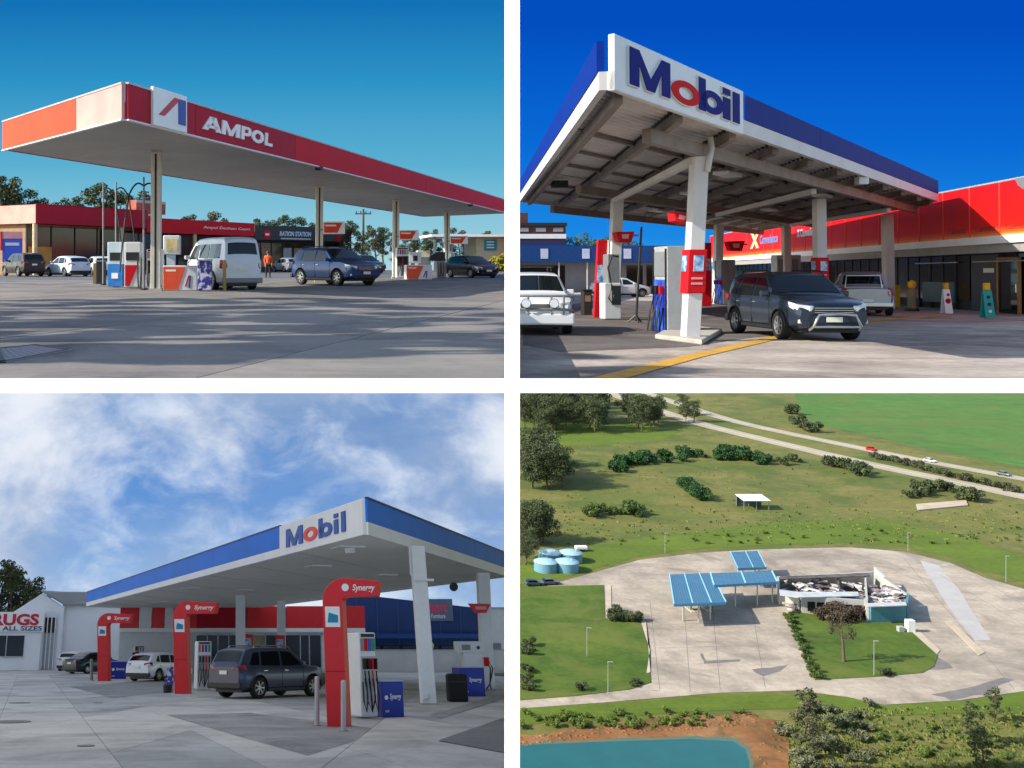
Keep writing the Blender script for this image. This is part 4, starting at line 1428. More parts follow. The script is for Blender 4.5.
# ---------------------------------------------------------------- person in a high visibility vest
def person(W, loc, rz, h, label, shirt, trousers, skin, hair, vest=None, bend=0.0):
    T = thing('person', label, 'person', W, loc, rz)
    s = h / 1.75
    J = {'pel': (0, 0, .95), 'che': (.02 + bend, 0, 1.30), 'nk': (.03 + bend, 0, 1.48), 'hd': (.05 + bend, 0, 1.62), 'tp': (.05 + bend, 0, 1.72)}
    for sd, n_ in ((-1, 'r'), (1, 'l')):
        J.update({'sh' + n_: (.02 + bend, sd * .19, 1.42), 'el' + n_: (.03 + bend, sd * .25, 1.14), 'wr' + n_: (.16 + bend, sd * .22, .93), 'pa' + n_: (.20 + bend, sd * .21, .86),
                  'hi' + n_: (0, sd * .10, .92), 'kn' + n_: (.04 * sd + .03, sd * .11, .50), 'an' + n_: (.05 * sd - .02, sd * .12, .08), 'to' + n_: (.05 * sd + .14, sd * .13, .04)})
        for f in range(4):
            J['f%d%s' % (f, n_)] = (.205 + bend + .012 * f, sd * (.235 - .018 * f), .79 - (.012 if f in (1, 2) else 0))
            J['g%d%s' % (f, n_)] = (.185 + bend + .012 * f, sd * (.235 - .018 * f), .75 - (.012 if f in (1, 2) else 0))
        J['th' + n_] = (.235 + bend, sd * .18, .83)
    E = [('pel', 'che'), ('che', 'nk'), ('nk', 'hd'), ('hd', 'tp')]
    for n_ in 'rl':
        E += [('che', 'sh' + n_), ('sh' + n_, 'el' + n_), ('el' + n_, 'wr' + n_), ('wr' + n_, 'pa' + n_), ('pel', 'hi' + n_), ('hi' + n_, 'kn' + n_), ('kn' + n_, 'an' + n_), ('an' + n_, 'to' + n_), ('wr' + n_, 'th' + n_)]
        for f in range(4):
            E += [('pa' + n_, 'f%d%s' % (f, n_)), ('f%d%s' % (f, n_), 'g%d%s' % (f, n_))]
    rad = {'pel': .15, 'che': .16, 'nk': .058, 'hd': .098, 'tp': .085, 'sh': .075, 'el': .048, 'wr': .032, 'pa': .030, 'hi': .10, 'kn': .065, 'an': .045, 'to': .04, 'th': .010}
    keys = list(J)
    me = bpy.data.meshes.new('body')
    me.from_pydata([Vector(J[k]) * s for k in keys], [(keys.index(a), keys.index(b)) for a, b in E], [])
    o = bpy.data.objects.new('body', me)
    COL.objects.link(o)
    md = o.modifiers.new('skin', 'SKIN')
    for i, k in enumerate(keys):
        r = rad.get(k, rad.get(k[:2], .009)) * s
        me.skin_vertices[0].data[i].radius = (r, r * (1.12 if k in ('che', 'pel') else 1))
    me.skin_vertices[0].data[0].use_root = True
    o.modifiers.new('sub', 'SUBSURF').levels = 1
    bpy.context.view_layer.update()
    m2 = bpy.data.meshes.new_from_object(o.evaluated_get(bpy.context.evaluated_depsgraph_get()))
    o.modifiers.clear()
    o.data = m2
    o.data.materials.clear()
    for m in (skin, shirt, trousers, DARK, vest or shirt):
        o.data.materials.append(m)
    for p in o.data.polygons:
        c = p.center / s
        p.use_smooth = True
        if c.z > 1.47: p.material_index = 0
        elif c.z < .09: p.material_index = 3
        elif c.z < .93 and not (abs(c.y) > .16 and c.x > .1 + bend): p.material_index = 2
        elif c.z < .95 and abs(c.y) > .16: p.material_index = 0
        elif abs(c.y) < .18 and vest: p.material_index = 4
        else: p.material_index = 1
    o.parent = T
    q = MB()
    q.lathe([(.02, .13), (.075, .11), (.108, .04), (.112, -.02), (.095, -.06)], 14, Matrix.Translation(Vector((.035 + bend, 0, 1.655)) * s) @ Matrix.Scale(s, 4))
    q.part('hair', hair, T, 60)
    q = MB()
    for sd in (-1, 1):
        q.box(Vector((.135 + bend, sd * .035, 1.645)) * s, (.012 * s, .022 * s, .012 * s))
    q.part('eyes', DARK, T)
    q = MB(); q.prism([Vector(p) * s for p in ((.14 + bend, -.016, 1.60), (.14 + bend, .016, 1.60), (.14 + bend, 0, 1.645))], (.025 * s, 0, 0)); q.part('nose', skin, T)
    q = MB(); q.box(Vector((.142 + bend, 0, 1.572)) * s, (.012 * s, .05 * s, .012 * s)); q.part('mouth', mat('lip', (140, 80, 72), .5), T)
    q = MB()
    for sd in (-1, 1):
        q.box(Vector((.045 + bend, sd * .103, 1.63)) * s, (.04 * s, .02 * s, .06 * s))
    q.part('ears', skin, T, bevel=.01)
    return T
SKIN = mat('skin', (176, 124, 98), .55, var=.05)
p = W1.g(268, 278.4)
person(W1, p, R(-80), 1.72, 'person in an orange high visibility vest walking right of the van', mat('orange_vest', (226, 92, 44), .7, var=.1), mat('dark_trousers', (30, 30, 40), .8), SKIN, DARK, mat('vest_orange', (232, 100, 50), .7, var=.12, scale=6))

# ---------------------------------------------------------------- vehicles
p, th = fit(W1, 'van', 186, 262, 290, 100, 150)
car('white_van', 'van', paint('van_white', (206, 212, 216), .1), 'white delivery van seen from behind at the nearest island', W1, p, th, None, 'van')
p, th = fit(W1, 'suv', 291, 381, 286, -70, -10)
car('blue_suv', 'suv', paint('metallic_blue', (0, 56, 112), .3), 'metallic blue compact car with silver wheels under the canopy', W1, p, th, None, 'car', bullbar=None, rails=True)
p, th = fit(W1, 'suv', 1, 46, 276.6, 95, 145)
car('parked_car', 'suv', paint('graphite', (58, 52, 50), .4), 'dark grey parked car at the left edge by the blue board', W1, p, th, 'cars parked at the red shop')
p, th = fit(W1, 'hatch', 45, 91, 276.6, 95, 150)
car('parked_car', 'hatch', paint('ice_white', (196, 208, 222), .1), 'white parked hatchback between the dark car and the black bin', W1, p, th, 'cars parked at the red shop')
p, th = fit(W1, 'hatch', 84, 116, 275.6, 95, 140)
car('parked_car', 'hatch', paint('pearl_white', (210, 214, 216), .1), 'white parked car half hidden behind the gas dispenser', W1, p, th, 'cars parked at the red shop')
p, th = fit(W1, 'hatch', 272, 303, 272.4, 100, 165)
car('parked_car', 'hatch', paint('silver', (158, 166, 176), .5), 'silver parked car between the person and the blue car', W1, p, th, 'cars parked at the red shop')
p, th = fit(W1, 'suv', 344, 385, 273.6, -60, -5)
car('parked_car', 'suv', paint('teal_dark', (22, 58, 62), .5), 'dark teal car parked behind the bonnet of the blue car', W1, p, th, 'cars parked at the red shop')
p, th = fit(W1, 'hatch', 449, 495, 278, -70, -10)
car('black_car', 'hatch', paint('black', (12, 16, 24), .4), 'black hatchback at the far pumps near the right edge', W1, p, th)
# tall trees added out of view at the left, only to streak the forecourt with shadow
T_POP = [tree_proto(17.5, 1.7, 61 + i, LEAF_DARK, 3400, .26, .10) for i in range(2)]
for i, (x, y) in enumerate(((-19, 8.6), (-20, 12.6), (-20, 15.3), (-21, 19.9), (-21, 22.4), (-18, 11.0), (-19, 2.2), (-20, 17.4), (-23, 14.0), (-19, 9.9), (-22, 24.6))):
    tree(T_POP[i % 2], 'tall street tree standing left of the forecourt, outside the picture', W1, (x, y, 0), 1.0, i * 1.3, 'street trees left of the forecourt', leafm=LEAF_DARK)
# ================================================================ second place: blue and white station at noon
H2 = 5.0
L2, C2, R2 = P2(W2, 522.5, 202, H2), P2(W2, 607, 90, H2), P2(W2, 934.5, 201.5, H2)
B2 = (L2[0] + R2[0] - C2[0], L2[1] + R2[1] - C2[1])
def Q2(u, v, z=0.0):
    return Vector((C2[0] + u * (R2[0] - C2[0]) + v * (L2[0] - C2[0]), C2[1] + u * (R2[1] - C2[1]) + v * (L2[1] - C2[1]), z))
DKBLUE = mat('deep_blue_fascia', (2, 42, 128), .7, var=.08, spec=.1)
BEAM = mat('brown_steel', (132, 122, 114), .7, var=.2, scale=1.5)
DUSTW = mat('dusty_white', (204, 202, 200), .6, var=.08, scale=1.0, spec=.3)
CORR = mat('corrugated_zinc', (198, 194, 190), .6, 0, var=.15, scale=.8)
can2 = thing('petrol_canopy', 'tall canopy with open corrugated ceiling and a white corner sign with blue lettering', 'canopy', W2)
tm = param(W2, C2, R2, H2, 737)
def vec2(p): return Vector((p[0], p[1]))
M2 = lerp2(C2, R2, tm)
def beam(parent, a, b, z0, z1, t, m, name, bevel=0.0):
    q = MB(); q.wall(a, b, z0, z1, t); return q.part(name, m, parent, bevel=bevel)
def off2(a, b, d):
    """Both ends moved d to the right of a > b (outwards for this canopy)."""
    v = (vec2(b) - vec2(a)).normalized()
    n_ = Vector((v.y, -v.x)) * d
    return (a[0] + n_.x, a[1] + n_.y), (b[0] + n_.x, b[1] + n_.y)
beam(can2, L2, C2, H2, H2 + .34, .14, DUSTW, 'edge_beam')
beam(can2, C2, R2, H2, H2 + .34, .14, DUSTW, 'edge_beam')
beam(can2, R2, B2, H2, H2 + .34, .14, DUSTW, 'edge_beam')
beam(can2, B2, L2, H2, H2 + .34, .14, DUSTW, 'edge_beam')
a, b = off2(C2, M2, .02)
sgn = beam(can2, a, b, H2 - .02, H2 + 1.02, .13, mat('sign_white', (220, 222, 222), .5, var=.04, spec=.3), 'sign_board', .02)
a, b = off2(lerp2(C2, R2, tm + .004), R2, .02)
for k in range(4):
    beam(can2, lerp2(a, b, k / 4), lerp2(a, b, (k + 1) / 4 - .0008), H2 + .345, H2 + .94, .14, DKBLUE, 'fascia_panel')
a, b = off2(L2, lerp2(L2, C2, .995), .02)
for k in range(4):
    beam(can2, lerp2(a, b, k / 4), lerp2(a, b, (k + 1) / 4 - .0008), H2 + .345, H2 + .94, .14, DKBLUE, 'fascia_panel')
a, b = off2(R2, B2, .02)
for k in range(4):
    beam(can2, lerp2(a, b, k / 4), lerp2(a, b, (k + 1) / 4 - .0008), H2 + .345, H2 + .94, .14, DKBLUE, 'fascia_panel')
d_ = (vec2(R2) - vec2(C2)).normalized(); dv2 = Vector((d_.x, d_.y, 0)); nv2 = Vector((d_.y, -d_.x, 0))
def on2(px):
    return Vector((*lerp2(C2, R2, param(W2, C2, R2, H2, px)), 0)) + nv2 * .151
MRED = mat('letter_red', (200, 8, 14), .7, var=.05, spec=.1); MBLUE = mat('letter_blue', (6, 20, 116), .7, var=.05, spec=.1)
LSIDE = mat('letter_side_white', (216, 214, 210), .55, var=.04)
lets = [('M', 619.5, 660.5, .02, .80, MBLUE), ('o', 661.5, 691, .02, .56, MRED), ('b', 689.5, 714.5, .02, .80, MBLUE), ('i', 714, 721.5, .02, .80, MBLUE), ('l', 724, 731, .02, .80, MBLUE)]
for ch, p0, p1, lo, hi, m in lets:
    a, b = on2(p0), on2(p1)
    c = (a + b) / 2 + Vector((0, 0, H2 + .12 + (lo + hi) / 2 * .98))
    heavy(sgn, ch, c, dv2, (b - a).length * 1.0, (hi - lo) * .90, LSIDE, .04, 'letter_return', 0, .045)
    heavy(sgn, ch, c + nv2 * .041, dv2, (b - a).length, (hi - lo) * .90, m, .012, 'letter_face')
# roof: rafters, main beams and corrugated sheets
for u in [k / 10 for k in range(11)]:
    uu = min(max(u, .012), .988)
    a, b = Q2(uu, .012), Q2(uu, .988)
    beam(can2, a[:2], b[:2], 4.86, 5.10, .16, BEAM, 'rafter')
for v in (.07, .56, .95):
    a, b = Q2(.07, v), Q2(.985, v)
    beam(can2, a[:2], b[:2], 4.54, 4.855, .20, BEAM, 'main_beam')
for v in (.2, .32, .44, .68, .8):
    a, b = Q2(.01, v), Q2(.99, v)
    beam(can2, a[:2], b[:2], 5.02, 5.11, .08, BEAM, 'purlin')
for i in range(10):
    for j in range(3):
        u0, u1, v0, v1 = i / 10 + .004, (i + 1) / 10 - .004, (.0, .2, .56)[j] + .004, (.2, .56, 1.0)[j] - .002
        q = MB()
        n_ = (14, 26, 30)[j]
        P = []
        for k in range(n_ * 4 + 1):
            v = v0 + (v1 - v0) * k / (n_ * 4)
            z = 5.13 + (0, .0, .05, .05)[k % 4]
            P += [Q2(u0, v, z), Q2(u1, v, z)]
        q.add(P, [(2 * k, 2 * k + 1, 2 * k + 3, 2 * k + 2) for k in range(n_ * 4)])
        q.part('roof_sheet', CORR, can2)
q = MB(); q.prism([Q2(.002, .002, 5.21), Q2(.998, .002, 5.21), Q2(.998, .998, 5.21), Q2(.002, .998, 5.21)], (0, 0, .06)); q.part('roof_deck', GREY, can2)
for (u, v) in ((.156, .315), (.48, .315), (.83, .315)):
    a, b = Q2(u, v - .235), Q2(u, v + .235)
    beam(can2, a[:2], b[:2], 4.36, 4.535, .16, DUSTW, 'tie_beam')
for (u, v) in ((.30, .18), (.62, .17), (.33, .42), (.64, .45), (.36, .75)):
    c = Q2(u, v)
    q = MB(); q.box((c.x, c.y, 4.80), (1.3, .5, .12), math.atan2(d_.y, d_.x)); q.part('ceiling_light', WHITE2, can2, bevel=.03)
q = MB(); c = Q2(.58, -.0)
q.box((c.x + .2, c.y + .3, H2 - .12), (.35, .3, .26)); q.part('camera_housing', WHITE2, can2, bevel=.03)
q = MB(); c = Q2(.02, .62); q.box((c.x + .4, c.y, H2 - .1), (.5, .4, .25)); q.part('floodlight', DARK, can2)

CG2 = 'columns of the open canopy'
cp = []
for (pxb, pyb, pxt, pyt, w, h, lab) in ((690, 341, 699, 163, .35, 4.54, 'nearest white column with a red price band and yellow line at its foot'),
                                        (612, 318, 617, 205, .38, 4.54, 'white column left of the nearest one with tall red board'),
                                        (820.5, 318, 819, 190, .36, 4.54, 'white column rising behind the roof of the dark car'),
                                        (889, 308.5, 887, 208, .40, 4.62, 'white column at the right beside the yellow bin'),
                                        (717, 304, 719, 214, .42, 4.54, 'column seen just right of the nearest column'),
                                        (786.5, 303, 786, 226, .40, 4.54, 'slim far column behind the dark car')):
    b = W2.g(pxb, pyb)
    t = W2.at(pxt, pyt, b.y)
    T = thing('canopy_column', lab, 'column', W2, b, 0, CG2)
    d = Vector((t.x - b.x, 0, t.z)); d *= h / d.z
    hw = w / 2
    q = MB(); q.prism([(-hw, -hw, 0), (hw, -hw, 0), (hw, hw, 0), (-hw, hw, 0)], d); q.part('shaft', DUSTW, T, bevel=.012)
    cp.append((b, d, hw, T))
b, d, hw, T = cp[0]
q = MB(); q.tube([(d.x * .9 + .12, -hw - .05, 4.15), (d.x + .16, -hw - .06, 4.5), (d.x + .22, -hw - .02, 4.72), (d.x + .2, -hw, 5.0)], .07, 10); q.part('downpipe', DUSTW, T, 60)
SCRB = mat('screen_blue', (60, 130, 190), .35, rgb2=(190, 210, 226), scale=5, detail=2, thresh=(.4, .6))
def price_band(T, d, hw, z0, z1, h):
    k0, k1 = d * (z0 / d.z), d * (z1 / d.z)
    w = hw + .05
    q = MB(); q.prism([k0 + Vector(p) for p in ((-w, -w, 0), (w, -w, 0), (w, w, 0), (-w, w, 0))], k1 - k0); bd = q.part('price_band', RED, T, bevel=.02)
    m0, m1 = k0.lerp(k1, .50), k0.lerp(k1, .86)
    q = MB(); q.prism([m0 + Vector(p) for p in ((-w * .45, -w - .02, 0), (w * .62, -w - .02, 0), (w * .62, -w + .01, 0), (-w * .45, -w + .01, 0))], m1 - m0); q.part('screen', SCRB, bd)
    q = MB(); q.prism([m0 + Vector(p) for p in ((-w - .02, -w * .6, 0), (-w + .01, -w * .6, 0), (-w + .01, w * .6, 0), (-w - .02, w * .6, 0))], m1 - m0); q.part('screen', SCRB, bd)
    for f in (.34, .22):
        m0 = k0.lerp(k1, f)
        q = MB(); q.box(m0 + Vector((0, -w - .006, 0)), (w * 1.2, .012, .05)); q.part('print_bar', mat('pink_print', (226, 150, 150), .5), bd)
price_band(T, d, hw, 1.18, 2.25, 0)
price_band(cp[2][3], cp[2][1], cp[2][2], 1.3, 2.3, 0)
# island kerb under the nearest column
ik = kerbed(W2, [P2(W2, 655, 339), P2(W2, 702, 345), P2(W2, 722, 333), P2(W2, 676, 327)], .12, 'concrete pump island kerb under the nearest white column')
# red box signs on arms
for (px, py, y, s_, tilt, lab) in ((680, 218, 25.0, .40, .25, 'tilted red box sign on the nearest white column'), (624, 237, 37.5, .62, 0, 'red wedge box sign on the column with the tall red board'),
                                   (735, 246, 52, .8, 0, 'dark red wedge sign on the column right of the nearest one')):
    c = W2.at(px, py, y)
    T = thing('box_sign', lab, 'sign', W2, c, 0, 'red box signs on the columns')
    M = Matrix.Rotation(tilt, 3, 'Y')
    q = MB(); q.prism([M @ Vector(p) for p in ((-s_ * .55, -.1, s_ * .3), (s_ * .6, -.1, s_ * .34), (s_ * .4, -.1, -s_ * .34), (-s_ * .35, -.1, -s_ * .3))], (0, .45, 0)); bx = q.part('box', RED, T, bevel=.02)
    q = MB(); q.prism([M @ Vector(p) for p in ((-s_ * .2, -.115, s_ * .15), (s_ * .25, -.115, s_ * .17), (s_ * .2, -.115, -s_ * .12), (-s_ * .15, -.115, -s_ * .1))], (0, .013, 0)); q.part('emblem_patch', mat('pink_print', (226, 150, 150)), bx)
    q = MB(); q.box((s_ * .5, .05, s_ * .1), (.5, .08, .08)); q.part('arm', GREY, T)
# tall red board at the left column
b = W2.g(600, 318)
T = thing('tall_red_board', 'tall narrow red board with blue and white panels beside the left column', 'sign', W2, b)
zt = W2.at(603, 240, b.y).z
q = MB(); q.prism([(-.22, 0, .02), (.16, 0, .02), (.30, 0, zt), (-.05, 0, zt)], (0, .18, 0)); bd = q.part('board', RED, T, bevel=.01)
q = MB(); q.prism([(-.12, -.02, zt * .45), (.2, -.02, zt * .45), (.24, -.02, zt * .68), (-.08, -.02, zt * .68)], (0, .018, 0)); q.part('screen', SCRB, bd)
q = MB(); q.prism([(.162, 0, .02), (.23, 0, .02), (.37, 0, zt), (.302, 0, zt)], (0, .18, 0)); q.part('white_edge', WHITE, T)
# second tall red board behind the nearest column
b = W2.g(705, 306.5)
T = thing('tall_red_board', 'tall red board directly right of the nearest column', 'sign', W2, b)
q = MB(); q.span((-.42, 0, .02), (.36, .18, 3.35)); bd = q.part('board', RED, T, bevel=.01)
q = MB(); q.span((-.1, -.02, 1.9), (.3, -.001, 2.5)); q.part('screen', SCRB, bd)

def side_pump(W, px, py, wx, dy, h, label, group, m, panel_m, hoses=3):
    """Dispenser whose nozzle side faces left; its plain end faces the camera."""
    b = W.g(px, py)
    T = thing('fuel_dispenser', label, 'fuel pump', W, b, 0, group)
    q = MB(); q.span((0, 0, .04), (wx, dy, h)); cb = q.part('cabinet', m, T, bevel=.02)
    q = MB(); q.span((-.03, .05, .06), (0, dy - .05, h * .62)); q.part('printed_panel', panel_m, cb)
    q = MB(); q.span((-.025, .08, h * .66), (0, dy - .08, h * .94)); q.part('display', mat('display_grey', (120, 124, 128), .4), cb)
    for k in range(hoses):
        y = dy * (k + .6) / (hoses + .2)
        q = MB(); q.box((-.10, y, h * .50), (.12, .07, .24)); q.part('nozzle', (RED, BLACK, BLACK)[k % 3], T, bevel=.015)
        q = MB(); q.tube([(-.08, y, h * .42), (-.20, y - .05, h * .25), (-.26, y, .07), (-.14, y + .04, .06), (-.05, y, h * .3)], .025, 6); q.part('hose', HOSE, T, 60)
    for y in (.02, dy - .06):
        q = MB(); q.span((-.045, y, .04), (-.005, y + .04, h * .97)); q.part('frame_post', DARK, T)
    return T
BPR = mat('blue_print', (16, 44, 150), .4, rgb2=(70, 120, 210), scale=2.2, detail=2, thresh=(.45, .75))
side_pump(W2, 667.5, 334.5, .50, .95, 2.42, 'tall grey dispenser with blue printed side left of the nearest column', 'grey dispensers', LGREY, BPR)
side_pump(W2, 723, 305, .70, .95, 2.5, 'grey dispenser with blue base behind the dark car', 'grey dispensers', GREY, BPR)
b = W2.g(777, 303)
T = thing('fuel_dispenser', 'grey framed dispenser showing above the roof of the dark car', 'fuel pump', W2, b, 0, 'grey dispensers')
q = MB(); q.span((0, 0, 0), (1.45, .7, 2.85)); q.part('cabinet', LGREY, T, bevel=.03)
for k in range(3):
    q = MB(); q.span((.1 + k * .42, -.03, .9), (.42 + k * .42, 0, 2.6)); q.part('window', GREY, T)
b = W2.g(607, 320)
T = thing('fuel_dispenser', 'pale dispenser with a long black hose at the foot of the left column', 'fuel pump', W2, b, 0, 'grey dispensers')
q = MB(); q.span((-.08, 0, .03), (.52, .6, 1.35)); q.part('cabinet', DUSTW, T, bevel=.03)
q = MB(); q.span((.05, .02, 1.35), (.48, .58, 2.4)); hd = q.part('head', GREY, T, bevel=.03)
q = MB(); q.span((.18, -.03, .55), (.5, 0, 1.25)); q.part('nozzle_bay', DARK, T)
q = MB(); q.tube([(.40, -.05, 2.3), (.15, -.12, 2.35), (.0, -.14, 1.9), (.08, -.12, 1.5), (.16, -.1, 1.2), (.02, -.14, .8), (.14, -.12, .62), (.24, -.1, .9)], .035, 8); q.part('hose', HOSE, T, 60)
# thin pole with foot
b = W2.g(636, 322.5)
t = W2.at(641.5, 227, b.y)
T = thing('thin_pole', 'thin dark pole on a splayed foot between the two white columns', 'pole', W2, b)
q = MB(); q.cyl((0, 0, .05), (t.x - b.x, 0, t.z), .045, .04, 8); q.part('pole', DARK, T, 50)
q = MB()
for k in range(3):
    q.tube([(0, 0, .25), (.25 * math.cos(k * 2.1 + .5), .25 * math.sin(k * 2.1 + .5), .02)], .03, 6)
q.part('foot', DARK, T, 50)
# bins
b = W2.g(583.5, 315)
T = thing('litter_bin', 'dark brown litter bin left of the tall red board', 'bin', W2, b)
q = MB(); q.span((0, 0, 0), (.36, .4, .98)); q.part('body', mat('dark_brown_bin', (40, 32, 28), .6, var=.2), T, bevel=.04)
q = MB(); q.span((-.02, -.02, .98), (.38, .42, 1.05)); q.part('lid', DARK, T, bevel=.02)
q = MB(); q.span((.07, -.012, .55), (.3, -.002, .8)); q.part('sticker', BRICKY, T)

# ---------------------------------------------------------------- shop with the long red fascia
loc, rz, KL = fr(W2, (43.89, 100), (28.8, 34))
kd = Vector((28.8 - 43.89, 34 - 100, 0)).normalized()
def fx(px, py=300):
    """Distance along the shop front where column px meets it."""
    r = (px - PPX) / FPX
    return (r * 100 - 43.89) / (kd.x - r * kd.y)
store = thing('convenience_shop', 'long convenience shop with bright red and orange fascia at the right', 'shop', W2, loc, rz)
def print_grad(name, stops, z0, z1):
    m = bpy.data.materials.new(name); m.use_nodes = True
    n, l = m.node_tree.nodes, m.node_tree.links
    b_ = n['Principled BSDF']; b_.inputs['Roughness'].default_value = .5; b_.inputs['Specular IOR Level'].default_value = .25
    tc = n.new('ShaderNodeTexCoord'); sp = n.new('ShaderNodeSeparateXYZ'); mr = n.new('ShaderNodeMapRange'); ra = n.new('ShaderNodeValToRGB')
    l.new(tc.outputs['Object'], sp.inputs['Vector']); l.new(sp.outputs['Z'], mr.inputs['Value'])
    mr.inputs['From Min'].default_value = z0; mr.inputs['From Max'].default_value = z1
    while len(ra.color_ramp.elements) < len(stops): ra.color_ramp.elements.new(.5)
    for k, (p_, c_) in enumerate(stops):
        ra.color_ramp.elements[k].position = p_; ra.color_ramp.elements[k].color = (*lin(c_), 1)
    l.new(mr.outputs['Result'], ra.inputs['Fac']); l.new(ra.outputs['Color'], b_.inputs['Base Color'])
    return m
FPR = print_grad('fascia_print', [(0, (236, 160, 84)), (.06, (228, 96, 40)), (.18, (212, 26, 20)), (1, (204, 14, 18))], 3.31, 5.55)
q = MB(); q.span((0, .25, 2.7), (KL, 9, 5.5)); q.part('upper_wall', DUSTW, store)
pw = 2.75
x = fx(941) - 14 * pw
edges = [0.0]
while x < KL + pw:
    if x > .3: edges.append(x)
    x += pw
for k, (xa, xb) in enumerate(zip(edges, edges[1:])):
    xb = min(xb, KL)
    if xb - xa < .2: continue
    q = MB(); q.span((xa + .02, .12, 3.31), (xb - .02, .249, 5.55)); pn = q.part('fascia_panel', FPR, store)
    if xa > fx(935):
        lettering(pn, 'X Convenience', ((xa + xb) / 2, .119, 3.68), (1, 0, 0), (0, 0, 1), pw * .7, .30, mat('maroon_print', (120, 22, 18), .5), 0, .25, .004)
    q = MB(); q.span((xb - .035, .09, 3.31), (xb + .035, .119, 5.55)); q.part('cover_strip', mat('strip_red', (226, 70, 56), .5), pn)
q = MB(); q.span((0, .05, 2.98), (KL, .248, 3.308)); q.part('white_band', WHITE, store)
q = MB(); q.span((0, .15, 2.6), (KL, .6, 2.978)); q.part('lintel', mat('lintel_grey', (150, 148, 146), .7), store)
q = MB(); q.span((0, .1, 5.552), (KL, 9, 5.62)); q.part('roof_edge', LGREY, store)
q = MB(); q.span((0, 1.0, 0), (KL, 9, 2.7)); q.part('shop_wall', CHAR, store)
# torn end of the fascia near the right edge
q = MB(); q.prism([(fx(1014), .06, 5.58), (fx(1030), .06, 5.56), (fx(1030), .06, 4.95), (fx(1022), .06, 5.1), (fx(1017), .06, 5.3)], (0, .05, 0)); q.part('bare_patch', GREY, store)
xx = 1.0
while xx < KL:
    if not (fx(950) < xx + .6 < fx(1000)):
        q = MB(); q.span((xx, .90, .45), (xx + 1.35, .99, 2.55)); w_ = q.part('window', GLASS, store)
        q = MB(); q.span((xx - .10, .86, 0), (xx, 1.0, 2.6)); q.part('mullion', DARK, w_)
    xx += 1.45
q = MB(); q.span((fx(952), .78, 0), (fx(978), .99, 2.55)); q.part('grey_panel', mat('slate_panel', (72, 74, 80), .6, var=.08), store)
q = MB(); q.span((fx(964), .765, 1.75), (fx(974), .779, 1.95)); q.part('notice', WHITE, store)
df = mat('door_timber', (168, 118, 70), .6, var=.15)
xa, xb = fx(979), fx(998)
dr = MB(); dr.span((xa, .74, 0), (xb, .80, 2.3)); dro = dr.part('door', glass('door_dark', (12, 12, 14)), store)
q = MB(); q.span((xa - .09, .70, 0), (xa, .82, 2.4)); q.part('door_jamb', df, dro)
q = MB(); q.span((xb, .70, 0), (xb + .09, .82, 2.4)); q.part('door_jamb', df, dro)
q = MB(); q.span((xa, .70, 2.302), (xb, .82, 2.4)); q.part('door_head', df, dro)
q = MB(); q.cyl((xb - .1, .70, .9), (xb - .1, .70, 1.25), .02, n=8); q.part('handle', CHROME, dro)
q = MB(); q.span((fx(1006), .80, .15), (fx(1040), .89, 1.15)); q.part('white_board', WHITE, store)
q = MB(); q.span((fx(1005), .84, 1.6), (fx(1010), .899, 1.85)); q.part('notice', LGREY, store)
q = MB(); q.span((fx(1012), .84, 1.5), (fx(1020), .899, 2.1)); q.part('window_poster', BRICKY, store)
q = MB(); q.span((fx(905), .80, .3), (fx(935), .89, 1.3)); q.part('lower_panel', mat('teal_grey_panel', (70, 96, 104), .4), store)
for pxa, pxb in ((900, 940), (955, 1018)):
    q = MB(); q.span((fx(pxa), .7, 2.22), (fx(pxb), .75, 2.27)); q.part('light_strip', LGREY, store)
# sign with a yellow cross at the far end
lettering(store, 'X', (fx(754), .08, 4.5), (1, 0, 0), (0, 0, 1), fx(758.5) - fx(749.5), 1.25, mat('letter_yellow', (240, 210, 150), .5), .05, .1, .03)
lettering(store, 'Convenience', (fx(768), .08, 4.5), (1, 0, 0), (0, 0, 1), fx(778) - fx(760), .7, mat('letter_dusty_blue', (120, 120, 170), .5), .03, .0, .03)
lettering(store, 'X Convenience', (fx(806), .08, 4.6), (1, 0, 0), (0, 0, 1), fx(816) - fx(796), .55, WHITE2, .03, .1, .03)
# things standing before the shop
def a_board(px0, px1, pyb, pyt, m, top_m, label, prints):
    a, b = W2.g(px0, pyb), W2.g(px1, pyb)
    w, h = b.x - a.x, W2.at(px0, pyt, a.y).z
    T = thing('sandwich_board', label, 'sign', W2, a, 0, 'boards standing before the shop')
    q = MB(); q.prism([(0, 0, .02), (w, 0, .02), (w * .92, .18, h * .8), (w * .08, .18, h * .8)], (0, .03, 0)); bd = q.part('front_panel', m, T, bevel=.008)
    q = MB(); q.prism([(0, .32, .02), (w, .32, .02), (w * .92, .21, h * .8), (w * .08, .21, h * .8)], (0, .03, 0)); q.part('back_panel', m, T)
    q = MB(); q.box((w / 2, .22, h * .9), (w * .5, .16, h * .2)); q.part('top_block', top_m, T, bevel=.02)
    for (u, v, r, pm) in prints:
        q = MB(); y = .18 * v / .8
        q.cyl((w * u, y - .03, h * v), (w * u, y - .012, h * v), w * r, n=16); q.part('printed_disc', pm, bd)
    return T
TEAL = mat('teal_board', (34, 150, 140), .5, var=.06)
a_board(945.5, 953.5, 314, 283, WHITE, YELLOW, 'white standing board with a red disc near the grey panel', [(.5, .42, .34, CRIM), (.6, .62, .18, CRIM)])
a_board(986, 996, 318.5, 283, TEAL, YELLOW, 'teal standing board in front of the open door', [(.5, .6, .16, NAVY), (.5, .4, .18, NAVY), (.5, .2, .14, WHITE)])
b = W2.g(912, 311)
T = thing('gas_cylinder_stand', 'yellow and grey upright stand left of the white board', 'stand', W2, b)
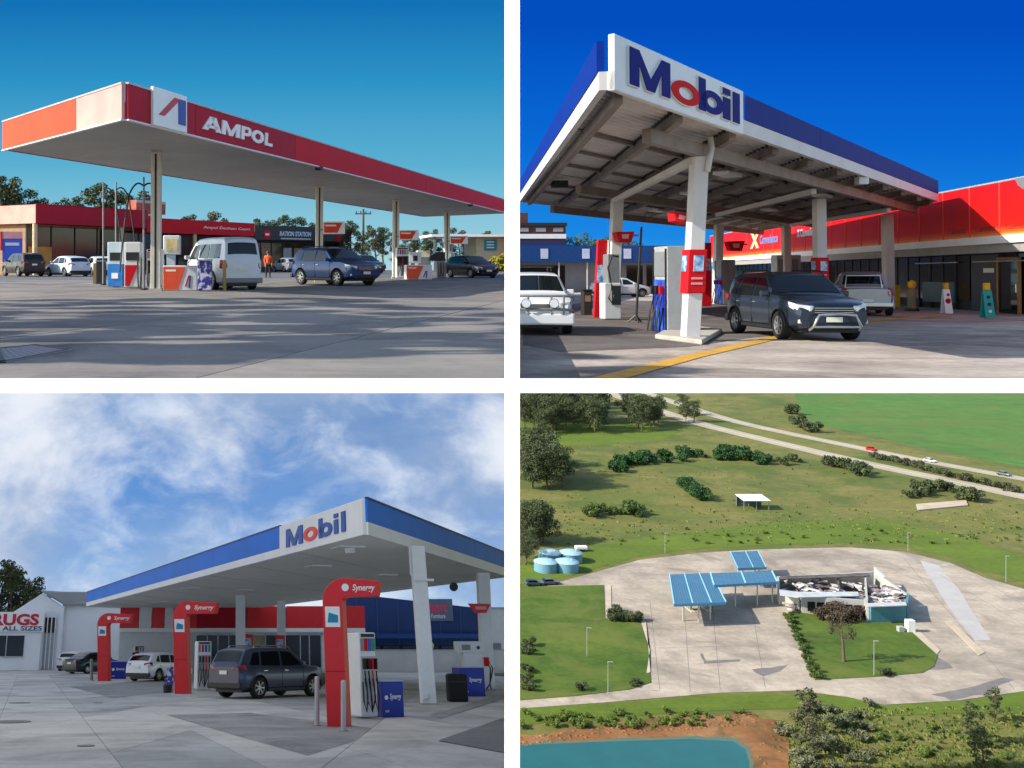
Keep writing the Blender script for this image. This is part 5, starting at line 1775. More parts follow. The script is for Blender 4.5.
q = MB(); q.lathe([(.26, 0), (.26, .12), (.18, .2), (.20, .95), (.15, 1.05)], 16); q.part('body', mat('khaki_grey', (120, 112, 80), .6, var=.2), T, 50)
q = MB(); q.lathe([(.12, 1.05), (.17, 1.15), (.17, 1.32), (.02, 1.42)], 14); q.part('yellow_top', YELLOW, T, 50)
q = MB(); q.lathe([(.27, 0), (.29, .02), (.29, .1), (.265, .13)], 16); q.part('base_ring', DARK, T, 50)
b = W2.g(886.5, 307)
T = thing('yellow_bin', 'yellow bin against the right white column', 'bin', W2, b)
q = MB(); q.span((-.05, -.5, 0), (.42, -.1, 1.05)); q.part('body', YELLOW, T, bevel=.04)
q = MB(); q.span((-.07, -.52, 1.05), (.44, -.08, 1.12)); q.part('lid', YELLOW, T, bevel=.02)

# ---------------------------------------------------------------- street at the left
def wedge_box(q, x1, y0, y1, z0, z1):
    """Block whose left side follows the boundary line between the two places."""
    e = EDGE + .0008
    return q.prism([(e * y0 if y0 < 0 else e * y0, y0, z0), (x1, y0, z0), (x1, y1, z0), (e * y1, y1, z0)], (0, 0, z1 - z0))
yb = 96.0
x0, x1 = EDGE * yb + .15, W2.at(664, 276, yb).x
T = thing('blue_fascia_shop', 'low grey shop with a long dark blue fascia across the street', 'shop', W2, (x0, yb, 0))
zt, zm = W2.at(560, 246, yb).z, W2.at(560, 262.5, yb).z
q = MB(); wedge_box(q, x1 - x0, -1.2, 7, zm, zt); q.part('fascia', mat('slate_blue_fascia', (24, 62, 116), .7, var=.1, spec=.2), T)
q = MB(); wedge_box(q, x1 - x0, .4, 7, 0, zm); q.part('wall', mat('cool_grey_wall', (112, 116, 122), .8, var=.12, scale=.6), T)  # wall in one even cool grey
for px0, px1, pm in ((521, 548, GLASS), (549, 566, GLASS), (600, 612, GLASS), (628, 644, GLASS), (648, 660, GLASS)):
    q = MB(); q.span((W2.at(px0, 276, yb).x - x0, .34, .3), (W2.at(px1, 276, yb).x - x0, .41, zm - .3)); q.part('window', pm, T)
for px in (541, 582, 623):
    xx = W2.at(px, 276, yb).x - x0
    q = MB(); q.span((xx - .35, -1.24, zm + .35), (xx + .35, -1.205, zt - .3)); q.part('fascia_sign', mat('pale_sign', (176, 186, 206), .5), T)
for px in (556, 584):
    xx = W2.at(px, 276, yb).x - x0
    q = MB(); q.cyl((xx, -1.0, 0), (xx, -1.0, zm), .07, n=8); q.part('verandah_post', LGREY, T)
yb2 = 108.0
x0, x1 = EDGE * yb2 + .15, W2.at(566, 276, yb2).x
T = thing('parapet_building', 'brick building with red piers and white parapet band over the blue fascia', 'building', W2, (x0, yb2, 0))
z1, z2, z3 = W2.at(540, 226, yb2).z, W2.at(540, 234, yb2).z, W2.at(540, 241, yb2).z
q = MB(); wedge_box(q, x1 - x0, 0, 9, 0, z1); q.part('wall', mat('dark_brick', (84, 54, 48), .85, var=.2), T)
q = MB(); q.span((0, -.12, z2 - .5), (x1 - x0, 0, z2)); q.part('white_band', WHITE, T)
q = MB(); wedge_box(q, x1 - x0 + .1, -.2, 9, z1, z1 + .35); q.part('coping', DARK, T)
for k in range(3):
    u = (x1 - x0) * k / 3
    q = MB(); q.span((u + .5, -.1, z2 + .25), (u + (x1 - x0) / 3 - .3, 0, z1 - .2)); q.part('parapet_panel', OFFW, T)
q = MB(); q.span((.9, 1, z1 + .35), (1.8, 2, z1 + 1.5)); q.part('chimney', MATS['dark_brick'], T)
q = MB(); q.span((0, -.3, z3 - 1.2), (x1 - x0, -.005, z3)); q.part('verandah_fascia', NAVY, T)
for k, (px, pyt, lab) in enumerate(((586, 234, 'green tree left of the red board behind the blue fascia'), (601, 237, 'green tree behind the tall red board'), (631, 240, 'tree between the column and the thin pole'), (646, 247, 'low tree right of the thin pole'))):
    y = 114 + 2 * k
    p = W2.at(px, 276, y)
    tree(T_ROUND[k % 3], lab, W2, (p.x, y, 0), W2.at(px, pyt, y).z / 8.0, k * 2.0, 'trees across the street', leafm=LEAF_GREEN)
b = W2.g(587, 292)
T = thing('parking_meter', 'pale pole with a box before the grey shop wall', 'pole', W2, b)
q = MB(); q.cyl((0, 0, 0), (.25, 0, 4.4), .06, n=8); q.part('pole', LGREY, T)
q = MB(); q.span((-.35, -.2, .9), (.3, .1, 1.9)); q.part('box', LGREY, T, bevel=.04)
# street beyond
q = MB()
a, b, c, d = W2.g(EDGE * 1000 + PPX + 4, 291), W2.g(735, 291), W2.g(735, 296), W2.g(EDGE * 1000 + PPX + 4, 296)
q.sheet([(v.x, v.y, .01) for v in (a, b, c, d)])
q.part('street_strip', mat('pale_street', (176, 166, 152), .85, var=.12, scale=.2), gr2)
# yellow line and dark forecourt
def strip(parent, W, pts, z, m, name):
    q = MB(); q.sheet([(p.x, p.y, z) for p in (W.g(*u) for u in pts)]); return q.part(name, m, parent)
strip(gr2, W2, [(548, 389), (590, 389), (700, 358), (792, 336), (842, 326.5), (838, 324.5), (780, 335), (684, 356)], .012, mat('worn_yellow', (196, 146, 34), .8, rgb2=(140, 116, 76), scale=2.2, thresh=(.45, .8)), 'painted_line')
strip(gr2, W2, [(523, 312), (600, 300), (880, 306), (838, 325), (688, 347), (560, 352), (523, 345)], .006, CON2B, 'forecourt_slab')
strip(gr2, W2, [(830, 322), (950, 315), (952, 316), (834, 324.5)], .011, MATS['worn_yellow'], 'painted_line')

# ---------------------------------------------------------------- vehicles
p, th = fit(W2, 'suv', 729, 868, 341, -94, -91, .12)
car('grey_suv', 'suv', paint('gunmetal', (50, 60, 76), .6), 'dark blue grey off-road car with a silver nudge bar beside the near column', W2, p, th, None, 'car', bullbar=CHROME, rails=True)
p, th = fit(W2, 'suv', 497, 573, 335, -118, -92, .2)
car('white_offroader', 'suv', paint('offroad_white', (214, 216, 218), .1), 'white off-road car with bull bar and driving lamps at the left edge', W2, p, th, None, 'car', spots=True, cut=EDGE + .0045)
p, th = fit(W2, 'ute', 832, 893, 316, 62, 100)
car('silver_pickup', 'ute', paint('pickup_silver', (150, 154, 160), .5), 'silver pickup parked with its tail to the camera before the shop', W2, p, th, None, 'pickup', bed=True, trim=CHROME)
p, th = fit(W2, 'hatch', 590, 652, 297, -5, 20)
car('white_car', 'hatch', paint('street_white', (200, 202, 204), .1), 'white car parked on the street behind the thin pole', W2, p, th)
# ================================================================ third place: white and blue station under cloud
H3, F3 = 4.8, 1.07
L3, C3, R3 = P2(W3, 87, 606.5, H3), P2(W3, 366, 535, H3), P2(W3, 508.5, 577.5, H3)
B3 = (L3[0] + R3[0] - C3[0], L3[1] + R3[1] - C3[1])
CW = mat('canopy_white', (226, 228, 230), .5, var=.04, scale=.8, spec=.3)
CB = mat('canopy_blue', (4, 112, 216), .5, var=.12, scale=.35, spec=.3)
can3 = thing('petrol_canopy', 'white canopy with bright blue band and a white corner sign under a cloudy sky', 'canopy', W3)
quad = [L3, C3, R3, B3]
quad = clip(quad, 1.0, -EDGE * math.cos(W3.a), -EDGE * (H3 - W3.e) * math.sin(W3.a))
q = MB(); q.prism([(x, y, H3 + .02) for x, y in quad], (0, 0, .4)); sof3 = q.part('soffit', mat('soffit_grey', (232, 232, 230), .7, var=.04, scale=.5), can3)
tm3 = param(W3, L3, C3, H3, 282)
S3 = lerp2(L3, C3, tm3)
panel(can3, L3, S3, H3, H3 + .29, CW, 'white_band', .08, .002)
for k in range(5):
    panel(can3, lerp2(L3, S3, k / 5), lerp2(L3, S3, (k + 1) / 5), H3 + .29, H3 + F3, CB, 'fascia_panel', .08, .006)
sg3 = panel(can3, S3, C3, H3, H3 + F3, CW, 'sign_board', .10, .002)
panel(can3, C3, R3, H3, H3 + .38, CW, 'white_band', .08, .002)
for k in range(3):
    panel(can3, lerp2(C3, R3, k / 3), lerp2(C3, R3, (k + 1) / 3), H3 + .38, H3 + F3, CB, 'fascia_panel', .08, .004)
panel(can3, B3, L3, H3, H3 + F3, CW, 'back_fascia', .08, .002)
q = MB()
for a, b in ((L3, S3), (C3, R3)):
    q.wall(a, b, H3 + F3, H3 + F3 + .05, .10)
q.part('fascia_capping', NAVY, can3)
d_ = (vec2(C3) - vec2(L3)).normalized(); dv3 = Vector((d_.x, d_.y, 0)); nv3 = Vector((d_.y, -d_.x, 0))
def on3(px): return Vector((*lerp2(L3, C3, param(W3, L3, C3, H3, px)), 0)) + nv3 * .10
M3B = mat('letter_royal', (20, 78, 160), .45, var=.05); M3R = mat('letter_coral', (226, 60, 52), .45, var=.05)
for ch, p0, p1, h, m in (('M', 289.5, 306, .62, M3B), ('o', 307, 321, .46, M3R), ('b', 322.5, 336, .62, M3B), ('i', 338, 342, .62, M3B), ('l', 345.5, 349.5, .62, M3B)):
    a, b = on3(p0), on3(p1)
    heavy(sg3, ch, (a + b) / 2 + Vector((0, 0, H3 + .24 + h / 2)), dv3, (b - a).length, h, m, .04)
def Q3(u, v, z):
    return Vector((C3[0] + u * (R3[0] - C3[0]) + v * (L3[0] - C3[0]), C3[1] + u * (R3[1] - C3[1]) + v * (L3[1] - C3[1]), z))
for (px, py) in ((318, 566), (348, 547), (245, 590), (160, 602), (385, 575), (190, 588)):
    c = W3.g(px, py, H3)
    if c.x < W3.edge(c.y, H3) - 1:
        q = MB(); q.box((c.x, c.y, H3 - .015), (.9, .9, .07), math.atan2(d_.y, d_.x)); q.part('ceiling_light', WHITE2, can3, bevel=.02)
c = W3.g(350, 547, H3)
q = MB(); q.cyl((c.x, c.y, H3 - .2), (c.x, c.y, H3 + .01), .16, .2, 14); q.part('round_lamp', WHITE2, can3, 50)
c = W3.g(453, 586, H3 - .2)
q = MB(); q.cyl((c.x, c.y - .2, H3 - .25), (c.x, c.y + .15, H3 - .2), .22, .1, 14); q.part('horn_speaker', DARK, can3, 50)
for k in range(1, 9):
    a, b = Q3(.02, k / 9, H3), Q3(.98, k / 9, H3)
    q = MB(); q.wall(a[:2], b[:2], H3 + .006, H3 + .03, .03); q.part('soffit_batten', mat('batten_grey', (170, 170, 168), .6), sof3)
C3M = mat('column_white', (218, 220, 222), .5, var=.05, spec=.3)
for (pxb, pyb, pxt, pyt, w, lab, pipe) in ((428.5, 704.5, 418, 562, .46, 'nearest white column with a pipe at its side right of the pump', True),
                                           (240.5, 678, 240.5, 588, .58, 'white column behind the rear of the grey car', False),
                                           (281.5, 675, 281, 592, .58, 'white column above the middle of the grey car', False),
                                           (488, 690, 483, 580, .52, 'white column at the right edge behind the white pump', False),
                                           (152, 671, 152, 608, .22, 'slim grey post above the white hatchback', False),
                                           (180.5, 672, 180.5, 607, .22, 'slim grey post behind the middle red arch', False)):
    b = W3.g(pxb, pyb)
    t = W3.at(pxt, pyt, b.y)
    T = thing('canopy_column', lab, 'column', W3, b, 0, 'columns of the cloudy canopy')
    d = Vector((t.x - b.x, 0, t.z)); d *= (H3 + .01) / d.z
    hw = w / 2
    q = MB(); q.prism([(-hw, -hw, 0), (hw, -hw, 0), (hw, hw, 0), (-hw, hw, 0)], d); q.part('shaft', C3M if w > .3 else LGREY, T, bevel=.02)
    if pipe:
        q = MB(); q.tube([(d.x - hw - .05, -hw, H3 - .02), (d.x * .86 - hw - .05, -hw, H3 * .82), (d.x * .8 - hw + .02, -hw - .03, H3 * .78), (d.x * .78 + hw + .2, -hw - .05, H3 * .775)], .045, 8); q.part('pipe', C3M, T, 60)
        q = MB(); q.box((-.12, -hw - .06, .25), (.18, .12, .16)); q.part('outlet_box', WHITE2, T, bevel=.02)
    q = MB(); q.span((-hw - .03, -hw - .03, 0), (hw + .03, hw + .03, .05)); q.part('base_plate', CONC, T)

# ---------------------------------------------------------------- red arch signs
AR3 = mat('arch_red', (214, 26, 28), .35, var=.05, spec=.5)
def arch(pxl, pxr, pyb, pyt, pxe, pxlt, lab):
    a, b = W3.g(pxl, pyb), W3.g(pxr, pyb)
    w = b.x - a.x
    k = a.y / W3.ray(pxl, pyb).y / FPX
    H = W3.at(pxlt, pyt, a.y).z
    lean = W3.at(pxlt, pyt, a.y).x - a.x
    e = W3.at(pxe, pyt, a.y).x - a.x
    hh = w * .92
    T = thing('red_arch_sign', lab, 'sign', W3, a, 0, 'red arch signs at the pumps')
    def sh(x, z): return Vector((x + lean * min(1, z / H), 0, z))
    rO, rI = w * 1.15, w * .25
    out = [sh(0, 0), sh(w, 0), sh(w, H - hh - rI)]
    out += [sh(w + rI - rI * math.cos(t), H - hh - rI + rI * math.sin(t)) for t in [math.pi / 2 * i / 4 for i in range(1, 5)]]
    out += [Vector((e - w * .18, 0, H - hh * .98)), Vector((e, 0, H - .02 * H))]
    out += [sh(rO - rO * math.sin(t), H - rO + rO * math.cos(t)) for t in [math.pi / 2 * i / 8 for i in range(9)]]
    q = MB(); q.prism(out, (.12, w * .75, 0)); ar = q.part('arch', AR3, T, bevel=.012)
    q = MB(); q.prism([sh(w * .12, H * .66) + Vector((0, -.012, 0)), sh(w * .86, H * .66) + Vector((0, -.012, 0)), sh(w * .86, H * .80) + Vector((0, -.012, 0)), sh(w * .12, H * .80) + Vector((0, -.012, 0))], (0, .010, 0)); st = q.part('sticker', WHITE, T)
    q = MB(); q.prism([sh(w * .22, H * .69) + Vector((0, -.016, 0)), sh(w * .76, H * .69) + Vector((0, -.016, 0)), sh(w * .76, H * .74) + Vector((0, -.016, 0)), sh(w * .3, H * .76) + Vector((0, -.016, 0))], (0, .004, 0)); q.part('sticker_print', mat('sea_blue_print', (24, 130, 170), .5), st)
    q = MB(); q.prism([sh(0, H * .36) + Vector((0, -.008, 0)), sh(w, H * .36) + Vector((0, -.008, 0)), sh(w, H * .365) + Vector((0, -.008, 0)), sh(0, H * .365) + Vector((0, -.008, 0))], (0, .006, 0)); q.part('panel_seam', CRIM, T)
    hx0, hx1 = lean + w * 1.15, e - w * .2
    lettering(ar, 'Synergy', ((hx0 + hx1) / 2 + .12 * (hx1 - hx0), -.001, H - hh * .55), (1, 0, 0), (0, 0, 1), (hx1 - hx0) * .72, hh * .44, WHITE, .02, .2, .008)
    q = MB(); q.cyl((hx0 + w * .05, -.012, H - hh * .5), (hx0 + w * .05, -.001, H - hh * .5), hh * .2, n=16); q.part('round_mark', WHITE, ar)
    return T
arch(327, 347.5, 727, 578, 379, 321.5, 'nearest tall red arch sign beside the white pump')
arch(174.5, 188, 694, 601, 217, 172.5, 'middle red arch sign left of the grey car')
arch(97.5, 108, 681, 613, 132.5, 97, 'far red arch sign beside the dark car at the left')

# ---------------------------------------------------------------- pumps
def syn_pump(px, py, rz, w, d, h, lab, n=4, topper=True):
    a = W3.g(px, py)
    T = multi_pump(W3, a, w, h, lab, 'white fuel pumps', n, None, WHITE2, d, rz)
    return T, a
BSY = mat('synergy_blue', (18, 40, 150), .4, var=.07, scale=1.5, spec=.4)
def blue_box(px, py, rz, w, d, h, lab, text=True):
    a = W3.g(px, py)
    T = thing('blue_box', lab, 'box', W3, a, rz, 'blue lettered boxes at the pumps')
    q = MB(); q.span((0, 0, 0), (w, d, h)); bx = q.part('box', BSY, T, bevel=.015)
    q = MB(); q.span((-.015, -.015, h), (w + .015, d + .015, h + .03)); q.part('lid', mat('pale_blue_lid', (160, 176, 206), .5), T)
    lettering(bx, 'Synergy', (w * .62, -.001, h * .56), (1, 0, 0), (0, 0, 1), w * .52, h * .2, WHITE, .02, .15, .006)
    q = MB(); q.cyl((w * .19, -.008, h * .55), (w * .19, -.001, h * .55), min(h, w) * .085, n=16); q.part('round_mark', WHITE, bx)
    q = MB(); q.span((w * .12, -.006, h * .14), (w * .3, -.001, h * .2)); q.part('print_bar', LGREY, bx)
    return T
syn_pump(361.5, 719, R(28), .50, .62, 2.02, 'near white pump with four black hoses behind the red arch')
blue_box(383, 717.5, R(22), .62, .55, .84, 'nearest blue box lettered in white beside the pump')
syn_pump(196.5, 690.5, R(18), .62, .52, 1.95, 'white pump left of the tail of the grey car')
blue_box(109.5, 679, R(12), .98, .7, .95, 'far blue box behind the far red arch')
syn_pump(133, 672, R(10), .85, .6, 1.9, 'far white pump above the white hatchback')
blue_box(461.5, 696.5, R(14), .98, .75, .98, 'blue box at the right edge behind the black bin')
a = W3.g(466, 693)
T = thing('white_dispenser', 'white dispenser with a cap head at the right edge', 'fuel pump', W3, (a.x, a.y + .9, 0))
zt = 1.9
q = MB(); q.span((.15, 0, 0), (.95, .6, zt * .82)); q.part('cabinet', WHITE2, T, bevel=.02)
q = MB(); q.span((-.12, -.05, zt * .78), (1.05, .65, zt * 1.02)); hd = q.part('head', WHITE2, T, bevel=.03)
q = MB(); q.span((.1, -.07, zt * .84), (.45, -.051, zt * .95)); q.part('display', GREY, hd)
q = MB(); q.cyl((.78, -.07, zt * .89), (.78, -.051, zt * .89), .07, n=14); q.part('round_mark', NAVY, hd)
for k in range(2):
    q = MB(); q.tube([(1.0 + .1 * k, -.05, 1.3), (1.2 + .1 * k, -.15, .9), (1.12, -.2, .3), (.98 + .2 * k, -.12, .12)], .03, 6); q.part('hose', HOSE, T, 60)
q = MB(); q.box((1.08, -.05, 1.15), (.2, .16, .35)); q.part('nozzle', RED, T, bevel=.02)
a, b = W3.g(449, 702), W3.g(469, 702)
T = thing('litter_bin', 'black plastic bin in front of the right blue box', 'bin', W3, a)
q = MB(); q.span((0, 0, 0), (b.x - a.x, .5, .86)); q.part('body', BLACK, T, bevel=.07)
q = MB(); q.span((.06, -.02, .58), (b.x - a.x - .06, .52, .64)); q.part('band', DARK, T, bevel=.01)
# wedge sign on the right column
c = W3.at(480, 608, W3.g(489, 690).y - .35)
T = thing('wedge_sign', 'red wedge sign on the right edge column', 'sign', W3, c)
q = MB(); q.prism([(-.50, 0, .19), (.48, 0, .16), (.26, 0, -.2), (-.24, 0, -.2)], (0, .12, 0)); bx = q.part('board', AR3, T, bevel=.01)
q = MB(); q.span((-.2, -.012, -.06), (.28, -.001, .07)); q.part('print_bar', mat('pink_print', (226, 150, 150)), bx)
for (px, py, pt, w, m, lab) in ((317, 726, 678, 4.6, LGREY, 'grey steel bollard left of the nearest red arch'), (343.5, 731.5, 682, 5.0, LGREY, 'grey steel bollard in front of the nearest red arch'),
                                (91.5, 680.5, 660, 3.0, GREY, 'grey bollard left of the far red arch')):
    bollard(W3, px, py, pt, w, m, lab, 'bollards at the red arches')
a = W3.g(163, 692.5)
T = thing('squeegee_stand', 'small leaning stand with bucket at the foot of the middle arch', 'stand', W3, a)
q = MB(); q.prism([(0, 0, 0), (.42, 0, 0), (.36, .25, .95), (.12, .25, .95)], (0, .04, 0)); q.part('panel', mat('printed_wrap', (40, 44, 130)), T)
q = MB(); q.lathe([(.16, 0), (.19, .28), (.17, .28)], 14, Matrix.Translation((.2, -.2, 0))); q.part('bucket', DARK, T, 50)
# display screens on the two columns behind the car
for (px, py, lab) in ((248, 641, 'red framed price screen on the column behind the car roof rear'), (280, 642, 'red framed price screen on the column above the car roof')):
    y = W3.g(281, 676).y - .3
    c = W3.at(px, py, y)
    T = thing('price_screen', lab, 'sign', W3, c, 0, 'price screens above the grey car')
    q = MB(); q.prism([(-.33, 0, -.45), (.33, 0, -.45), (.33, 0, .4), (-.28, 0, .45)], (0, .15, 0)); fr3 = q.part('frame', AR3, T, bevel=.02)
    q = MB(); q.span((-.22, -.02, -.38), (.22, -.001, .18)); q.part('screen', SCRB, fr3)

# ---------------------------------------------------------------- shop
ys = 86.0
xa, xb = W3.at(118, 650, ys).x, W3.at(366, 650, ys).x
T = thing('station_shop', 'station shop with red fascia over white band and tall windows behind the pumps', 'shop', W3, (xa, ys, 0))
def lx(px): return W3.at(px, 650, ys).x - xa
zt, zm, zw = W3.at(300, 606, ys).z, W3.at(300, 628, ys).z, W3.at(300, 632, ys).z
W_ = xb - xa
q = MB(); q.span((0, .5, 0), (W_, 9, zt - .1)); q.part('wall', mat('shop_pale_wall', (206, 208, 210), .7, var=.06), T)
for k, (p0, p1, m) in enumerate(((118, 137, AR3), (137.5, 150, WHITE2), (150.5, 163, AR3), (163.5, 172, WHITE2), (172.5, 196, AR3), (196.5, 246, CRIM), (246.5, 286, AR3), (286.5, 326, AR3), (326.5, 366, AR3))):
    q = MB(); q.span((lx(p0), .2, zm), (lx(p1), .499, zt)); q.part('fascia_panel', m, T, bevel=.02)
q = MB(); q.span((0, .15, zw), (W_, .498, zm - .005)); q.part('white_band', WHITE, T)
for (p0, p1, m) in ((196, 206, GLASS), (207, 217, GLASS), (218, 228, GLASS), (229, 239, GLASS), (250, 265, mat('warm_interior', (150, 140, 110), .3, var=.3, scale=1)), (266, 276, GLASS), (286, 300, GLASS), (301, 309, GLASS), (310, 321, GLASS), (346, 356, GLASS)):
    q = MB(); q.span((lx(p0), .40, .3), (lx(p1), .499, zw - .25)); wn_ = q.part('window', m, T)
    q = MB(); q.span((lx(p1), .36, .1), (lx(p1) + .09, .5, zw - .1)); q.part('mullion', LGREY, wn_)
q = MB(); q.span((lx(322), .3, .2), (lx(345), .499, zw - .4)); q.part('poster_wall', WHITE2, T)
# big blue store
yb3 = 99.0
xa, xb = W3.at(338, 650, yb3).x, W3.at(481, 650, yb3).x
def bx3(px): return W3.at(px, 650, yb3).x - xa
T = thing('blue_furniture_store', 'large dark blue furniture store with a grey sign panel', 'store', W3, (xa, yb3, 0))
z1, z2 = W3.at(345, 592, yb3).z, W3.at(480, 608, yb3).z
SBL = mat('store_blue', (20, 52, 108), .55, var=.10, scale=.5)
q = MB(); q.prism([(0, 0, 2.0), (xb - xa, 0, 2.0), (xb - xa, 0, z2), (0, 0, z1)], (0, 8, 0)); q.part('upper_wall', SBL, T)
q = MB(); q.span((0, .6, 0), (xb - xa, 8, 2.0)); q.part('lower_wall', DARK, T)
for px in (357, 378, 399, 441, 462):
    q = MB(); q.span((bx3(px), -.08, 2.1), (bx3(px) + .10, -.001, z2 + (z1 - z2) * (481 - px) / 143 - .1)); q.part('cladding_rib', mat('rib_blue', (40, 76, 130), .5), T)
q = MB(); q.span((0, -1.2, 2.6), (xb - xa, -.09, 3.0)); q.part('awning', mat('awning_blue', (24, 66, 130), .5), T)
for k in range(7):
    q = MB(); q.span((bx3(345) + k * 1.8, .5, .3), (bx3(345) + k * 1.8 + 1.5, .599, 1.95)); q.part('window', GLASS, T)
sx0, sx1 = bx3(425), bx3(455)
q = MB(); q.span((sx0, -.16, W3.at(440, 621, yb3).z), (sx1, -.02, W3.at(440, 599, yb3).z)); sgp = q.part('sign_panel', mat('sign_grey_blue', (92, 108, 132), .5), T)
lettering(sgp, 'Amart', ((sx0 + bx3(448)) / 2, -.17, W3.at(440, 607, yb3).z), (1, 0, 0), (0, 0, 1), bx3(447) - bx3(421), 1.0, mat('sign_pink', (226, 70, 104), .5), .03, 0, .03)
lettering(sgp, 'Furniture', (bx3(440), -.17, W3.at(440, 616, yb3).z), (1, 0, 0), (0, 0, 1), bx3(447) - bx3(433), .42, WHITE, .01, 0, .03)
xc = W3.edge(yb3 + 1) - .1 - xa
T2 = thing('white_shed', 'plain white building at the right edge beyond the blue store', 'building', W3, (xb + .1, yb3 + 1, 0))
q = MB(); q.span((0, 0, 0), (xc - (xb - xa), 6, W3.at(495, 609, yb3).z)); q.part('wall', WHITE2, T2)
q = MB(); q.span((-.05, -.1, W3.at(495, 609, yb3).z), (xc - (xb - xa), 6, W3.at(495, 609, yb3).z + .2)); q.part('roof_edge', LGREY, T2)
q = MB(); q.span((.4, -.05, .2), (2.0, -.001, 2.2)); q.part('roller_door', GREY, T2)
# low wall and skip
y = 84.0
x0, x1 = W3.at(376, 650, y).x, W3.edge(y, 0) - .1
q = MB(); q.span((0, 0, 0), (x1 - x0, .3, 1.55))
T = thing('low_wall', 'low white wall below the blue store', 'wall', W3, (x0, y, 0))
q.part('wall', mat('low_wall_white', (200, 198, 192), .8, var=.1, scale=.6), T)
q = MB(); q.span((-.03, -.04, 1.55), (x1 - x0, .34, 1.64)); q.part('coping', LGREY, T)
a, b = W3.g(411, 671), W3.g(443, 671)
T = thing('blue_skip', 'light blue skip bin behind the nearest white column', 'skip', W3, a)
w = b.x - a.x
q = MB(); q.prism([(0, 0, .1), (w, 0, .1), (w * 1.02, -.05, 1.5), (-.02 * w, -.05, 1.5)], (0, 1.4, 0)); q.part('body', mat('skip_blue', (34, 116, 200), .5, var=.1), T, bevel=.04)
for k in range(5):
    q = MB(); q.span((w * (k + .4) / 5, -.09, .2), (w * (k + .4) / 5 + .09, -.03, 1.35)); q.part('rib', mat('skip_blue_rib', (28, 96, 176), .5), T)
for k in (0.1, .85):
    q = MB(); q.span((w * k, .1, 0), (w * k + .15, 1.2, .1)); q.part('skid', DARK, T)
c = W3.g(432, 671.5)
T = thing('ball_sign', 'small yellow topped post at the skip', 'post', W3, (c.x, c.y - .1, 0))
q = MB(); q.cyl((0, 0, 0), (0, 0, 1.7), .05, n=8); q.part('post', GREY, T)
q = MB(); q.lathe([(.02, 1.6), (.22, 1.75), (.26, 1.95), (.18, 2.15), (.02, 2.25)], 14); q.part('ball', mat('pale_yellow', (206, 196, 120), .5), T, 60)
c = W3.g(404, 671)
T = thing('orange_bollard', 'orange and white post left of the blue skip', 'post', W3, c)
q = MB(); q.cyl((0, 0, 0), (0, 0, 1.3), .14, .10, 10); q.part('post', mat('pale_orange', (226, 160, 110), .6), T)
q = MB(); q.cyl((0, 0, .75), (0, 0, .95), .15, .14, 10); q.part('band', ORANGE, T)

# ---------------------------------------------------------------- rug shop at the left
yr = 94.0
def rx(px): return W3.at(px, 650, yr).x
def rz_(py): return W3.at(60, py, yr).z
RW = mat('rug_shop_white', (222, 224, 226), .7, var=.05, scale=.5)
T = thing('rug_shop', 'white gabled shop with a red lettered sign at the left edge', 'shop', W3, (rx(-20), yr, 0))
o = rx(-20)
q = MB(); q.span((0, -2.5, 0), (rx(46) - o, 5, rz_(613))); q.part('annex_wall', RW, T)
q = MB(); q.span((0, -2.7, rz_(632)), (rx(48) - o, -2.501, rz_(613))); sb_ = q.part('sign_board', WHITE, T)
lettering(sb_, 'RUGS', (rx(20.5) - o, -2.71, rz_(620.5)), (1, 0, 0), (0, 0, 1), rx(36) - rx(-10), .95, mat('rug_red', (196, 22, 44), .5), .04, 0, .02)
lettering(sb_, 'IN ALL SIZES', (rx(22) - o, -2.71, rz_(629)), (1, 0, 0), (0, 0, 1), rx(41) - rx(-9), .36, mat('rug_navy', (24, 44, 84), .5), .02, 0, .02)
for p0, p1 in ((-16, -1), (0, 12.5), (13.5, 30)):
    q = MB(); q.span((rx(p0) - o, -2.56, rz_(656)), (rx(p1) - o, -2.502, rz_(636))); wq = q.part('window', GLASS, T)
    q = MB(); q.span((rx(p0) - o - .06, -2.6, rz_(657)), (rx(p1) - o + .06, -2.505, rz_(656))); q.part('sill', LGREY, wq)
# gabled hall
gl, gr_, ap = rx(14) - o, rx(63) - o, rx(41) - o
q = MB(); q.prism([(gl, -1.2, 0), (gr_, -1.2, 0), (gr_, -1.2, rz_(608)), (ap, -1.2, rz_(594)), (gl, -1.2, rz_(612))], (0, .6, 0)); q.part('gable_wall', RW, T)
q = MB(); q.span((gr_ - .1, -.9, 0), (rx(131) - o, 6, rz_(605))); q.part('side_wall', RW, T)
q = MB(); q.prism([(ap, -1.3, rz_(593)), (gr_ + .2, -1.3, rz_(606.5)), (rx(131) - o, -1.0, rz_(604.5)), (rx(131) - o, 2.5, rz_(592.5)), (ap + 1, 2.5, rz_(592))], (0, 0, .16)); q.part('roof', mat('roof_grey', (128, 130, 130), .6, var=.1, scale=.4), T)
q = MB(); q.span((gr_ - .1, -1.05, rz_(606)), (rx(131) - o, -.9, rz_(604.5))); q.part('gutter', LGREY, T)
q = MB(); q.span((gr_ - .25, -1.5, 0), (gr_ + .12, -1.21, rz_(607))); q.part('corner_pier', RW, T)
q = MB(); q.span((rx(44) - o, -1.3, .1), (rx(57) - o, -1.21, rz_(634))); do3 = q.part('door', mat('lattice_grey', (150, 156, 164), .5), T)
for k in range(4):
    xx = rx(44.5 + 3.9 * k) - o
    q = MB(); q.span((xx, -1.36, .1), (xx + .08, -1.302, rz_(617))); q.part('door_bar', WHITE, do3)
q = MB(); q.span((rx(44) - o, -1.3, rz_(633)), (rx(57) - o, -1.21, rz_(618))); q.part('fanlight', GLASS, T)
